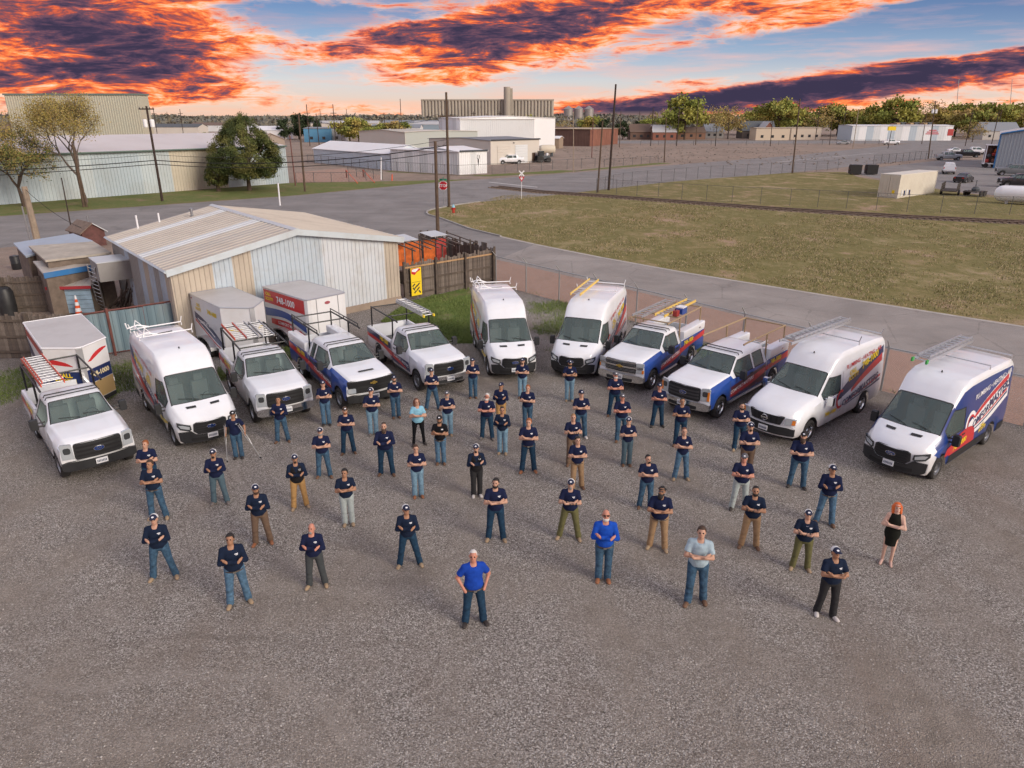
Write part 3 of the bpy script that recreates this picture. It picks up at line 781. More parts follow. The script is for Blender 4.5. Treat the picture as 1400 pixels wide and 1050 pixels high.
for k, (x, z, L, a) in enumerate(((-.2, .62, .22, -40), (-.05, .5, .25, -40), (.1, .38, .25, -40), (-.1, .22, .2, -40), (.12, .62, .25, -40), (-.2, .4, .2, 50), (.2, .2, .2, 50))):
 M = Matrix.Translation((x, -.024, z)) @ Matrix.Rotation(RAD(a), 4, 'Y')
 MB().box(-L / 2, L / 2, -.003, .003, -.04, .04, 0, M).build('printed_mark', BLK, po)
MB().prism([(-.34, 1.3), (-.1, 1.2), (.05, 1.35), (.32, 1.45), (.2, 1.58), (-.3, 1.58)], lambda u, v: (u, -.026, v), lambda u, v: (u, -.021, v)).build('printed_mark', RED, po)
MB().prism([(-.3, 1.42), (-.05, 1.36), (.1, 1.46), (.2, 1.56), (-.25, 1.54)], lambda u, v: (u, -.031, v), lambda u, v: (u, -.027, v)).build('printed_mark', WHITE2, po)
# teal sheet-metal gate beside the building
TEAL = [mat('teal_sheet_%d' % i, c, .55, .2, dirt=(.20, .22, .23), dscale=1.3, damt=.6) for i, c in enumerate([(.17, .25, .29), (.21, .29, .33), (.14, .21, .25)])]
RUSTF = mat('rusty_frame', (.15, .055, .045), .7, var=.3)
e = [G(114, 430, 2.0), G(147, 425, 2.02), G(195, 418, 2.05), G(238, 411.5, 2.1)]
gate = thing('metal_gate', 'teal corrugated sheet metal gate in rusty frame beside the metal building', 'gate', (e[0].x, e[0].y, 0))
for i in range(3):
 a, b = e[i], e[i+1]; n_ = 4 + i % 2
 for k in range(n_):
  mb = MB(); rib_panel(mb, lerp(a, b, k / n_), lerp(a, b, (k + 1) / n_), .15, lambda t, a=a, b=b: lerp(a, b, .5).z - .06, 1, .03)
  mb.build('sheet', TEAL[(k + i) % 3], gate, world=True)
 f = MB(); n = (b - a).cross(Vector((0, 0, 1))).normalized() * -.03
 za = Vector((0, 0, .12)); A0, B0 = Vector((a.x, a.y, 0)) + n, Vector((b.x, b.y, 0)) + n
 for p, q in ((A0 + za, B0 + za), (A0 + Vector((0,0,a.z)), B0 + Vector((0,0,b.z))), (A0 + za, A0 + Vector((0,0,a.z))), (B0 + za, B0 + Vector((0,0,b.z)))):
  f.tube([p, q], .04, 4)
 f.build('frame', RUSTF, gate, world=True)
MB().tube([(e[1].x, e[1].y - .08, 0), (e[1].x, e[1].y - .08, 2.15)], .06, 8).build('post', RUSTF, gate, world=True)
for k, (px, py, qx, qy, z) in enumerate(((168, 418, 178, 360, 2.6), (172, 418, 186, 372, 2.3), (160, 418, 175, 395, 1.3), (150, 420, 172, 398, 1.2), (178, 420, 184, 380, 2.0), (165, 420, 166, 396, 1.4))):
 p, q = G(px, py, .05), G(qx, qy, z)
 o = MB().tube([p, q], .05, 6).build('scrap_beam', WOODS[k % 4]); tag(o, 'old grey timber leaning on the metal building by the gate', 'timber', 'timbers leaning on the wall')
p = G(24, 368, 0)
dr = thing('black_drum', 'black plastic drum beside the dark plank fence', 'drum', (p.x, p.y, 0))
MB().lathe([(.3, 0), (.32, .1), (.31, .4), (.33, .42), (.31, .45), (.32, .85), (.28, .9)], 16).build('body', BLACKP, dr, 40); MB().lathe([(.3, .9), (.29, .94)], 16).build('lid', DARKMETAL, dr)
p = G(14, 432, 0)
dr = thing('black_barrel', 'dark barrel behind the tall grey plank fence', 'barrel', (p.x, p.y, 0))
MB().lathe([(.38, 0), (.42, .5), (.40, 1.3), (.3, 1.5)], 16).build('body', BLACKP, dr, 40); MB().lathe([(.31, 1.5), (.2, 1.58)], 16).build('lid', DARKMETAL, dr)
p = G(64, 424, 0)
jk = thing('red_jack', 'small red shop lift standing behind the plank fence', 'machine', (p.x, p.y, 0))
REDP = mat('red_enamel', (.30, .03, .025), .5)
MB().box(-.3, .3, -.2, .2, .1, .45).build('body', REDP, jk); MB().tube([(-.1, 0, .45), (.15, 0, 1.3)], .05).build('arm', REDP, jk); MB().box(-.25, .25, -.05, .05, 1.25, 1.45).build('crossbar', REDP, jk)
for s in (-1, 1): MB().lathe([(.12, -.04), (.12, .04)], 12, Matrix.Translation((s * .2, -.22, .12)) @ Matrix.Rotation(RAD(90), 4, 'X')).build('wheel', RUBBER, jk)
# covered stall with orange tarpaulins beyond the fence
sx = Vector((-5.2, 45.6, 0)); st = thing('market_stall', 'open frame shelter hung with orange and red sheets behind the plank fence', 'shelter', sx, RAD(40))
for x in (-2.2, 0, 2.2):
 for y in (-1.3, 1.3):
  MB().tube([(x, y, 0), (x, y, 2.5 + (.3 if y > 0 else 0))], .05, 6).build('post', WOODP, st)
for k in range(9):
 x = -2.3 + k * .575
 MB().box(x - .03, x + .03, -1.6, 1.6, 2.5, 2.56, 0, Matrix.Rotation(RAD(5), 4, 'X')).build('rafter', WOODS[k % 4], st)
MB().slab([(-2.4, 0, 2.72), (-.9, 0, 2.72), (-.9, 1.6, 2.86), (-2.4, 1.6, 2.86)], .03).build('roof_sheet', ROOF_C[2], st)
MB().slab([(.2, .2, 2.74), (1.5, .2, 2.74), (1.5, 1.6, 2.86), (.2, 1.6, 2.86)], .03).build('roof_sheet', ROOF_C[2], st)
TARP = mat('orange_tarp', (.60, .13, .02), .7, var=.4); TARP2 = mat('red_tarp', (.42, .05, .04), .7, var=.4)
for (x0, x1, m) in ((-2.1, -1.2, TARP), (-1.1, .1, TARP), (.3, 1.2, TARP), (1.3, 2.1, TARP2)):
 MB().box(x0, x1, 1.28, 1.32, .9, 2.35).build('sheet', m, st)
MB().box(-2.1, 2.1, -.4, .6, .0, .8).build('bench', WOODS[1], st)
for k in range(2):
 t_ = thing('spare_tyre', ('upper' if k else 'lower') + ' black tyre of the pair lying behind the plank fence', 'tyre', (-3.2, 44.9, .22 * k))
 MB().lathe([(.2, 0), (.34, .0), (.38, .06), (.38, .16), (.34, .22), (.2, .22)], 18, cap=False).build('tread', RUBBER, t_, 40); MB().lathe([(.2, .04), (.2, .18)], 18).build('hub', DARKMETAL, t_)
# chain-link fences
GALV = mat('galvanised', (.40, .41, .41), .5, .5); GALVD = mat('galvanised_dark', (.13, .13, .13), .6, .5)
def chain_fence(label, pts, h, pitch, step=3.0, post=.035, wr=.0016, m=GALV, barb=False, rail=True, mesh=True):
 pts = [Vector((*p[:2], 0)) for p in pts]
 o = thing('chain_link_fence', label, 'fence', pts[0])
 wm = MB(); rl = MB()
 for a, b in zip(pts, pts[1:]):
  d = b - a; L = d.length; u = d / L; k = max(1, round(L / step)); n = Vector((u.y, -u.x, 0))
  for i in range(k + (1 if b is pts[-1] else 0)):
   p = a + u * (L * i / k)
   mb = MB().tube([p, p + Vector((0, 0, h + .06))], post, 6)
   if barb: mb.tube([p + Vector((0, 0, h + .04)), p - n * -.3 + Vector((0, 0, h + .36))], post * .6, 5)
   mb.build('post', m, o, world=True)
  if rail: rl.tube([a + Vector((0, 0, h)), b + Vector((0, 0, h))], post * .62, 6)
  if not mesh: continue
  c = int((L + h) / pitch)
  for i in range(c):
   for sg in (1, -1):
    s0 = i * pitch - (h if sg > 0 else 0); s1 = s0 + sg * h + (h if sg < 0 else 0) * 0
    if sg < 0: s0, s1 = i * pitch, i * pitch - h
    z0, z1 = .04, h
    if s1 == s0: continue
    def cut(sa, za, sb, zb):
     for lim, gt in ((0, True), (L, False)):
      if (sa < lim) == gt and sa != lim and (sb < lim) == gt and sb != lim: return None
      if (sa < lim) == gt and sa != lim: t = (lim - sa) / (sb - sa); za += (zb - za) * t; sa = lim
      if (sb < lim) == gt and sb != lim: t = (lim - sa) / (sb - sa); zb = za + (zb - za) * t; sb = lim
     return sa, za, sb, zb
    q = cut(s0, z0, s1, z1)
    if q is None: continue
    sa, za, sb, zb = q
    wm.tube([a + u * sa + Vector((0, 0, za)), a + u * sb + Vector((0, 0, zb))], wr, 3)
 if rl.v: rl.build('top_rail', m, o, world=True)
 if wm.v: wm.build('wire_mesh', m, o, world=True)
 return o
chain_fence('chain link fence with angled barb arms between gravel yard and side road', [(-1.0, 44.4), G2(869, 440), G2(1204, 534), G2(1400, 583), (30, 8.5)], 1.75, .075, 3.0, .042, .0024, GALV, barb=True)
# vehicles
def itab(tab):
 xs = [a for a, _ in tab]; ys = [b for _, b in tab]
 return lambda x: float(np.interp(x, xs, ys))
class Shell:
 """lofted vehicle body; x forward, y left, z up, origin on the ground between the axles"""
 def __init__(s, P):
  s.P = P
  for k in ('ztop', 'w', 'wt', 'drop', 'belt', 'wtop', 'k'): setattr(s, k, itab(P[k]))
  s.sill = P['sill']
  xs = np.linspace(P['x0'], P['x1'], 400)
  s._x = xs; s._sx = np.array([x - s.k(x) for x in xs])
 def zbot(s, sx):
  z = s.sill
  for ax in s.P['arches']:
   d = sx - ax; R = s.P['archR']
   if abs(d) < R: z = max(z, s.P['hubz'] + math.sqrt(R * R - d * d) * .98)
  return z
 def ring(s, x):
  zt = s.ztop(x); dr = s.drop(x); zs = zt - dr; w = s.w(x); wt = s.wt(x)
  sx = x - s.k(x)
  zb = s.zbot(sx); be = min(s.belt(x), zs - .05); be = max(be, zb + .03)
  wn = min(s.wtop(x), zs - .02); wn = max(wn, be + .02)
  tt = (wn - be) / max(zs - be, .01)
  yw = (w - .012) + (wt + .025 - (w - .012)) * tt
  m1 = zb + (be - zb) * .15; m2 = zb + (be - zb) * .55
  pts = [(w - .035, zb), (w - .004, m1), (w + .006, m2), (w - .012, be), (yw, wn), (wt + .025, zs), (wt - .01, zt - dr * .42), (wt - .07, zt - dr * .14), (wt * .55, zt - dr * .02 + .0), (0, zt)]
  return [(x - s.k(x) * (min(1, y / max(w, .01))) ** 2, y, z) for y, z in pts]
 def side_y(s, sx, z):
  x = float(np.interp(sx, s._sx, s._x))
  r = s.ring(x); zs = [p[2] for p in r[:7]]; ys = [p[1] for p in r[:7]]
  return float(np.interp(z, zs, ys))
 def front_x(s, y, z):
  x1 = s.P['x1']; w = s.w(x1)
  return x1 - s.k(x1) * min(1, abs(y) / w) ** 2 + s.P.get('rake', 0) * 0
 def top_z(s, x, y):
  r = s.ring(x); ys = [p[1] for p in r[::-1]]; zs = [p[2] for p in r[::-1]]
  return float(np.interp(abs(y), ys, zs))
 def build(s, parent, paint, paint_side=None, win=(), shield=None, name='body', side_x=None):
  P = s.P
  st = set([P['x0'], P['x1']] + list(P['st']))
  for ax in P['arches']:
   for d in np.linspace(-P['archR'] * .999, P['archR'] * .999, 11):
    v = float(np.interp(ax + d, s._sx, s._x))
    if P['x0'] < v < P['x1']: st.add(v)
  st = sorted(st)
  out = [st[0]]
  for v in st[1:]:
   if v - out[-1] > .012 or v in P['st']: out.append(v)
  st = out
  bm = bmesh.new(); grid = []
  for x in st:
   R_ = s.ring(x)
   row = [bm.verts.new((p[0], p[1], p[2])) for p in R_] + [bm.verts.new((p[0], -p[1], p[2])) for p in R_[-2::-1]]
   grid.append(row)
  n = len(grid[0]); nr = len(R_)
  tags = {}
  for i in range(len(st) - 1):
   xm = (st[i] + st[i+1]) / 2
   for j in range(n - 1):
    f = bm.faces.new((grid[i][j], grid[i+1][j], grid[i+1][j+1], grid[i][j+1]))
    jj = j if j < nr - 1 else n - 2 - j
    sd_ = 1 if j < nr - 1 else -1
    f.material_index = 0
    if side_x and xm < side_x and jj <= (5 if side_x < 9 and P['shield'][0] < xm < P['shield'][1] else 4 if side_x < 9 else 4 if xm > P['shield'][1] else 2): f.material_index = 2
    if shield and shield[0] - 1e-4 < xm < shield[1] + 1e-4 and jj >= 6: tags.setdefault('windshield', []).append(f)
    for wi, (a, b) in enumerate(win):
     if a - 1e-4 < xm < b + 1e-4 and jj == 3: tags.setdefault(('side_window', wi, sd_), []).append(f)
  def cap(row, flip):
   NC = 8; prev = None; x = st[-1] if not flip else st[0]
   for j in range(nr):
    L, Rr = row[j], row[n - 1 - j]
    if j == nr - 1: cur = [L] * (NC + 1)
    else:
     cur = [L]
     for c in range(1, NC):
      t = 1 - 2 * c / NC; y = L.co.y * t
      xx = x - s.k(x) * min(1, abs(y) / s.w(x)) ** 2
      zz = L.co.z
      cur.append(bm.verts.new((xx, y, zz)))
     cur.append(Rr)
    if prev:
     for c in range(NC):
      vs = [prev[c], prev[c+1], cur[c+1], cur[c]]
      if flip: vs = vs[::-1]
      u = []
      for v in vs:
       if v not in u: u.append(v)
      if len(u) >= 3:
       try: bm.faces.new(u)
       except ValueError: pass
    prev = cur
  cap(grid[-1], False); cap(grid[0], True)
  bmesh.ops.recalc_face_normals(bm, faces=bm.faces)
  parts = []
  for k, fs in tags.items():
   r = bmesh.ops.inset_region(bm, faces=fs, thickness=.035 if k != 'windshield' else .03, depth=-.012, use_even_offset=True)
   for f in r['faces']: f.material_index = 1
   parts.append((k, fs))
  bm.verts.ensure_lookup_table()
  for k, fs in parts:
   vm = {}; mb = MB(); vs = []; fc = []
   for f in fs:
    ids = []
    for v in f.verts:
     if v not in vm: vm[v] = len(vs); vs.append(tuple(v.co))
     ids.append(vm[v])
    fc.append(tuple(ids))
   mb.add(vs, fc); mb.build(k if isinstance(k, str) else k[0], GLASS, parent, 180)
  bmesh.ops.delete(bm, geom=[f for _, fs in parts for f in fs], context='FACES_ONLY')
  me = bpy.data.meshes.new(name); bm.to_mesh(me); bm.free()
  for m in (paint, BLACKP, paint_side or paint): me.materials.append(m)
  me.polygons.foreach_set('use_smooth', [True] * len(me.polygons)); me.set_sharp_from_angle(angle=RAD(38))
  return link(name, me, parent)
# conforming patches
def fine_tris(poly, mx=.22):
 pts = [Vector((p[0], p[1], 0)) for p in poly]
 tr = [[(pts[i].x, pts[i].y) for i in t] for t in tessellate_polygon([pts])]
 out = []
 while tr:
  t = tr.pop()
  L = [math.dist(t[i], t[(i+1) % 3]) for i in range(3)]
  k = max(range(3), key=lambda i: L[i])
  if L[k] > mx:
   a, b, c = t[k], t[(k+1) % 3], t[(k+2) % 3]; m = ((a[0]+b[0])/2, (a[1]+b[1])/2)
   tr += [[a, m, c], [m, b, c]]
  else: out.append(t)
 return out
def decal(sh_y, poly, side, off, m, parent, name='stripe', mx=.22):
 mb = MB()
 for t in fine_tris(poly, mx):
  vs = [(x, side * (sh_y(x, z) + off), z) for x, z in t]
  nrm = (Vector(vs[1]) - Vector(vs[0])).cross(Vector(vs[2]) - Vector(vs[0])).y * side
  mb.add(vs if nrm > 0 else vs[::-1], [(0, 1, 2)])
 return mb.build(name, m, parent)
def side_text(sh_y, s, x, z, h, side, off, m, parent, slope=0, bold=.02, shear=0, name='lettering', wide=1):
 vs, fs, W = text_mesh(s, bold, shear)
 if side < 0: x = x - W * h * wide  # mirror placement: same span as on the left
 q = []
 for u, v in vs:
  a = u * h * wide; b = v * h
  if side > 0: xx, zz = x - a, z + b + slope * a
  else: xx, zz = x + a, z + b + slope * (W * h * wide - a)
  q.append((xx, side * (sh_y(xx, zz) + off), zz))
 return MB().add(q, fs).build(name, m, parent)
def spline(pts, n=6):
 P = [Vector((*p, 0)) for p in pts]; P = [P[0] * 2 - P[1]] + P + [P[-1] * 2 - P[-2]]; out = []
 for i in range(1, len(P) - 2):
  for k in range(n):
   t = k / n; a, b, c, d = P[i-1:i+3]
   v = .5 * ((2*b) + (c - a)*t + (2*a - 5*b + 4*c - d)*t*t + (3*b - a - 3*c + d)*t**3)
   out.append((v.x, v.y))
 out.append((P[-2].x, P[-2].y)); return out
def swoosh(top, bot, n=6): return spline(top, n) + spline(bot, n)[::-1]
def front_patch(sh, poly, off, th, m, parent, name, fx=None, mx=.18):
 if getattr(sh, 'zm', 0): poly = [(y, z if z < .74 else .74 + (z - .74) * sh.zm) for y, z in poly]
 fx = fx or sh.front_x; mb = MB()
 for t in fine_tris(poly, mx):
  vs = [Vector((fx(y, z) + off, y, z)) for y, z in t]
  if (vs[1] - vs[0]).cross(vs[2] - vs[0]).x < 0: vs = vs[::-1]
  mb.add(vs, [(0, 1, 2)])
 n = len(poly)
 for i in range(n):
  (y0, z0), (y1, z1) = poly[i], poly[(i+1) % n]
  mb.add([(fx(y0, z0) + off, y0, z0), (fx(y1, z1) + off, y1, z1), (fx(y1, z1) + off - th, y1, z1), (fx(y0, z0) + off - th, y0, z0)], [(0, 1, 2, 3)])
 return mb.build(name, m, parent)
def rrect(y0, y1, z0, z1, r, n=3):
 out = []
 for cx, cz, a0 in ((y1 - r, z1 - r, 0), (y0 + r, z1 - r, 90), (y0 + r, z0 + r, 180), (y1 - r, z0 + r, 270)):
  for k in range(n + 1):
   a = RAD(a0 + 90 * k / n); out.append((cx + r * math.cos(a), cz + r * math.sin(a)))
 return out
def ellipse(cy, cz, ry, rz, n=16): return [(cy + ry * math.cos(6.2832 * k / n), cz + rz * math.sin(6.2832 * k / n)) for k in range(n)]
WHEELS = {}
def wheel(parent, x, y, r, w, style='steel', name='wheel'):
 k = (r, w, style)
 if k not in WHEELS:
  M = Matrix.Rotation(RAD(-90), 4, 'X')   # lathe z -> +y
  hr = r * .60
  t = MB().lathe([(hr, -w/2 + .02), (r * .86, -w/2), (r * .97, -w/2 + .025), (r, -w/2 + .05), (r, w/2 - .05), (r * .97, w/2 - .025), (r * .86, w/2), (hr, w/2 - .02)], 28, M, cap=False).mesh('tyre', RUBBER, 40)
  m = MB().lathe([(hr, -w/2 + .03), (hr, w/2 - .015), (hr * .93, w/2 - .02), (hr * .88, w/2 - .06), (hr * .5, w/2 - .085), (hr * .42, w/2 - .04), (hr * .2, w/2 - .03), (.01, w/2 - .03)], 28, M)
  d = MB(); nh = 8
  for i in range(nh):
   a = 6.2832 * i / nh
   cx, cz = hr * .70 * math.cos(a), hr * .70 * math.sin(a)
   M2 = Matrix.Translation((cx, w/2 - .073, cz)) @ Matrix.Rotation(-a, 4, 'Y') @ M
   if style == 'spoke':
    d.box(-hr * .17, hr * .17, -hr * .13, hr * .13, -.01, .02, 0, M2)
   else:
    d.lathe([(hr * .085, -.01), (hr * .085, .012)], 8, M2)
  WHEELS[k] = (t, m.mesh('rim', STEEL if style != 'spoke' else CHROME, 35), d.mesh('vent_hole', BLACKP))
 t, m, d = WHEELS[k]
 o = link(name, t, parent); o.location = (x, y, r - .01);
 if y < 0: o.rotation_euler = (0, 0, math.pi)
 link('rim', m, o); link('vent_hole', d, o)
 return o
SEAT = None
def interior(parent, xs, zf, hw, xd, zd, roof):
 global SEAT
 if SEAT is None:
  SEAT = MB().box(-.28, .26, -.25, .25, 0, .24).box(-.34, -.16, -.25, .25, .2, .78).box(-.33, -.21, -.14, .14, .80, 1.02).mesh('seat', mat('seat_cloth', (.20, .20, .205), .9))
 for x in xs:
  for y in (-hw * .46, hw * .46):
   o = link('seat', SEAT, parent); o.location = (x, y, zf)
 MB().prism([(xd - .35, zd - .35), (xd + .35, zd - .35), (xd + .35, zd), (xd - .1, zd + .05), (xd - .35, zd - .08)], lambda u, v: (u, -hw * .93, v), lambda u, v: (u, hw * .93, v)).build('dashboard', INTER, parent)
 c = Vector((xd - .45, hw * .46, zd + .02)); ring = []
 for k in range(14):
  a = 6.2832 * k / 14; ring.append(c + Vector((-math.sin(a) * .08, math.cos(a) * .18, math.sin(a) * .17)))
 MB().tube(ring, .018, 5, closed=True).build('steering_wheel', BLACKP, parent)
def mirror(parent, x, y, z, sgn, h=.32, w=.2, arm=.12, m=BLACKP):
 mb = MB()
 mb.prism(rrect(0, w, -h/2, h/2, .045), lambda u, v: (x - .07, sgn * (y + arm + u), z + v), lambda u, v: (x + .05, sgn * (y + arm + u * .92 + .005), z + v * .92))
 mb.tube([(x, sgn * (y - .02), z - h * .25), (x, sgn * (y + arm + .02), z - h * .2)], .028, 6)
 mb.tube([(x, sgn * (y - .02), z + h * .1), (x, sgn * (y + arm + .02), z + h * .12)], .022, 6)
 o = mb.build('wing_mirror', m, parent)
 MB().add([(x - .073, sgn * (y + arm + a), z + b) for a, b in rrect(.02, w - .02, -h/2 + .03, h/2 - .03, .03)], [tuple(range(16)) if sgn > 0 else tuple(range(16))[::-1]]).build('mirror_glass', CHROME, o)
 return o
def emblem(sh, kind, parent, z, sc=1.0, fx=None, off=.05):
 if kind == 'oval':
  e = front_patch(sh, ellipse(0, z, .14 * sc, .058 * sc), off, .03, CHROME, parent, 'emblem', fx)
  front_patch(sh, ellipse(0, z, .125 * sc, .047 * sc), off + .005, .01, mat('emblem_blue', (.01, .035, .16), .25, coat=1), e, 'emblem_field', fx)
  vs, fs, W = text_mesh('Ford', .02, .25); h = .05 * sc
  if getattr(sh, 'zm', 0): z = .74 + (z - .74) * sh.zm
  MB().add([((fx or sh.front_x)(0, z) + off + .010, (u - W / 2) * h, z - h / 2 + v * h) for u, v in vs], fs).build('emblem_lettering', CHROME, e)
 elif kind == 'cross':
  b = .15 * sc; a = .05 * sc; c = .055 * sc; s_ = .03 * sc
  poly = [(-b, z - a*.45), (-c, z - a*.45), (-c - .0, z - a), (c, z - a), (c, z - a*.45), (b, z - a*.45), (b - s_, z + a*.45), (c, z + a*.45), (c, z + a), (-c, z + a), (-c, z + a*.45), (-b - s_*0, z + a*.45)]
  front_patch(sh, poly, off, .03, mat('emblem_gold', (.62, .42, .10), .3, .7), parent, 'emblem', fx)
 else:
  mb = MB(); X = (fx or sh.front_x)(0, z) + off
  mb.tube([(X, y_, z_) for y_, z_ in ellipse(0, z, .095 * sc, .095 * sc)], .014, 5, closed=True)
  o = mb.build('emblem', CHROME, parent)
  front_patch(sh, rrect(-.13 * sc, .13 * sc, z - .022, z + .022, .01), off + .008, .02, CHROME, o, 'emblem_bar', fx)
def plate(parent, x, z, y=0, tilt=0):
 o = MB().box(x - .01, x + .012, y - .155, y + .155, z - .08, z + .08).build('licence_plate', PLATE, parent)
 for k in range(7):
  MB().box(x + .0125, x + .015, y - .125 + k * .037, y - .125 + k * .037 + .022, z - .04, z + .03).build('plate_mark', mat('plate_ink', (.08, .10, .16), .6), o)
def wiper(parent, sh, x, y0, y1):
 pass
# tall vans
def van_params(kind):
 if kind == 'snub':   # short bonnet
  return dict(x0=-3.05, x1=2.86, sill=.30, hubz=.345, archR=.47, arches=(1.875, -1.875),
   ztop=[(-3.05, 2.60), (-2.9, 2.70), (-1, 2.75), (.3, 2.74), (.75, 2.60), (1.22, 2.16), (2.08, 1.40), (2.45, 1.25), (2.72, 1.10), (2.80, 1.02), (2.86, .93)],
   drop=[(-3.05, .22), (.3, .22), (1.22, .16), (2.08, .10), (2.86, .14)],
   w=[(-3.05, .97), (-2.9, 1.0), (1.6, 1.02), (2.2, 1.0), (2.6, .97), (2.86, .93)],
   wt=[(-3.05, .86), (.3, .86), (1.22, .80), (2.08, .88), (2.5, .84), (2.86, .76)],
   belt=[(-3.05, 1.25), (1.9, 1.25), (2.2, 1.12), (2.86, .80)], wtop=[(-3.05, 1.95), (3, 1.95)],
   k=[(.9, 0), (1.22, .10), (2.08, .16), (2.5, .24), (2.86, .34)],
   st=[-2.98, -2.9, -2.4, -1.2, -.6, 0, .3, .55, .75, .95, 1.08, 1.22, 1.45, 1.65, 1.85, 2.08, 2.3, 2.45, 2.6, 2.72, 2.80],
   win=[(.55, 1.85)], shield=(1.22, 2.08), wr=.345)
 return dict(x0=-3.15, x1=3.0, sill=.36, hubz=.38, archR=.49, arches=(1.86, -1.86),     # long bonnet
   ztop=[(-3.15, 2.52), (-3.0, 2.63), (-1, 2.68), (-.1, 2.66), (.35, 2.50), (.78, 2.10), (1.55, 1.47), (2.1, 1.38), (2.7, 1.24), (2.9, 1.12), (3.0, 1.0)],
   drop=[(-3.15, .22), (0, .22), (.78, .15), (1.55, .09), (3.0, .13)],
   w=[(-3.15, .97), (-3.0, 1.0), (1.2, 1.01), (2.2, 1.0), (2.8, .97), (3.0, .92)],
   wt=[(-3.15, .84), (0, .84), (.78, .78), (1.55, .88), (2.6, .84), (3.0, .76)],
   belt=[(-3.15, 1.30), (1.5, 1.30), (2, 1.2), (3.0, .86)], wtop=[(-3.15, 1.92), (3, 1.92)],
   k=[(.5, 0), (.78, .10), (1.55, .14), (2.3, .17), (3.0, .26)],
   st=[-3.08, -3.0, -2.4, -1.2, -.6, -.1, .1, .35, .55, .78, 1.0, 1.2, 1.38, 1.55, 1.8, 2.1, 2.4, 2.7, 2.82, 2.9],
   win=[(.1, 1.38)], shield=(.78, 1.55), wr=.38)
def make_van(name, label, kind, wrap, pos, head, rack=None, roof_white=True):
 P = van_params(kind); sh = Shell(P)
 o = thing(name, label, 'van', (*pos, 0), head, 'fleet vehicles parked in an arc on the gravel')
 side_m = mat('wrap_deep_blue', (.014, .045, .21), .28, coat=.5) if wrap == 'blue' else WHITE
 sh.build(o, WHITE, side_m if wrap == 'blue' else None, P['win'], P['shield'], side_x=2.45 if wrap == 'blue' else None)
 x1 = P['x1']; hw = .95
 MB().box(P['x0'] + .2, x1 - .45, -.62, .62, .22, .75).build('chassis', BLACKP, o)
 for ax in P['arches']:
  for s in (-1, 1): wheel(o, ax, s * .86, P['wr'], .23, 'steel' if kind == 'snub' else 'spoke')
 zf = .85
 interior(o, (.75,) if kind == 'snub' else (.3,), .78, .85, P['shield'][1] - .15, 1.22 if kind == 'snub' else 1.33, 2.0)
 MB().box(-.05 if kind == 'snub' else -.5, 0 if kind == 'snub' else -.45, -.84, .84, .6, 2.1).build('bulkhead', INTER, o)
 fx = sh.front_x
 if kind == 'snub':
  def bf(y, z): return fx(min(abs(y), .93), z)
  bp = [(-.90, .38), (-.80, .31), (.80, .31), (.90, .38), (.92, .66), (.58, .70), (.45, .575), (-.45, .575), (-.58, .70), (-.92, .66)]
  front_patch(sh, bp, .045, .12, BLACKP, o, 'bumper', bf, .12)
  front_patch(sh, rrect(-.62, .62, .36, .47, .03), .050, .02, mat('intake_black', (.006, .006, .007), .7), o, 'air_intake', bf)
  g = front_patch(sh, [(-.40, .575), (.40, .575), (.52, .68), (.50, .92), (.42, .965), (-.42, .965), (-.50, .92), (-.52, .68)], .030, .06, BLACKP, o, 'grille', bf)
  for z in (.66, .74, .82, .90): front_patch(sh, rrect(-.46, .46, z - .014, z + .014, .01), .045, .02, DARKMETAL, g, 'grille_bar', bf)
  emblem(sh, 'oval', g, .80, 1.05, bf, .062)
  plate(o, fx(0, .5) + .07, .50, .0)
  for s in (-1, 1):
   h = front_patch(sh, [(s * .56, .76), (s * .62, .70), (s * .86, .76), (s * .925, .86), (s * .925, 1.0), (s * .80, .95), (s * .58, .90)], .028, .07, LAMPD, o, 'headlight', bf, .1)
   front_patch(sh, [(s * .62, .76), (s * .84, .81), (s * .90, .91), (s * .78, .91), (s * .61, .85)], .036, .02, LAMPG, h, 'headlight_lens', bf, .1)
   v = [(2.26, s * .22), (2.26, s * .52), (2.36, s * .50), (2.36, s * .22)]
   mb = MB(); mb.add([(x - .16 * (y / .95) ** 2, y, sh.top_z(x, y) + .012) for x, y in v], [(0, 1, 2, 3)] if s > 0 else [(3, 2, 1, 0)]); mb.build('bonnet_vent', BLACKP, o)
  mz, mx_ = 1.22, 1.72
 else:
  def bf(y, z): return fx(min(abs(y), .92), z)
  front_patch(sh, [(-.92, .42), (.92, .42), (.92, .66), (.7, .70), (-.7, .70), (-.92, .66)], .05, .12, BLACKP, o, 'bumper', bf, .12)
  front_patch(sh, rrect(-.9, .9, .665, .73, .02), .045, .05, WHITE, o, 'bumper_top', bf, .12)
  g = front_patch(sh, [(-.50, .76), (.50, .76), (.60, 1.0), (.60, 1.04), (-.60, 1.04), (-.60, 1.0)], .035, .06, BLACKP, o, 'grille', bf)
  for y in (-.40, -.22, .22, .40): front_patch(sh, rrect(y - .035, y + .035, .79, 1.01, .01), .048, .02, DARKMETAL, g, 'grille_bar', bf)
  emblem(sh, 'ring', g, .90, 1.0, bf, .055)
  plate(o, fx(0, .5) + .075, .56, .0)
  for s in (-1, 1):
   h = front_patch(sh, [(s * .62, .79), (s * .90, .80), (s * .92, 1.0), (s * .66, 1.02)], .028, .07, LAMPG, o, 'headlight', bf, .1)
   front_patch(sh, [(s * .82, .81), (s * .915, .81), (s * .915, .97), (s * .84, .97)], .034, .02, AMBER, h, 'indicator_lens', bf, .1)
  mz, mx_ = 1.30, 1.25
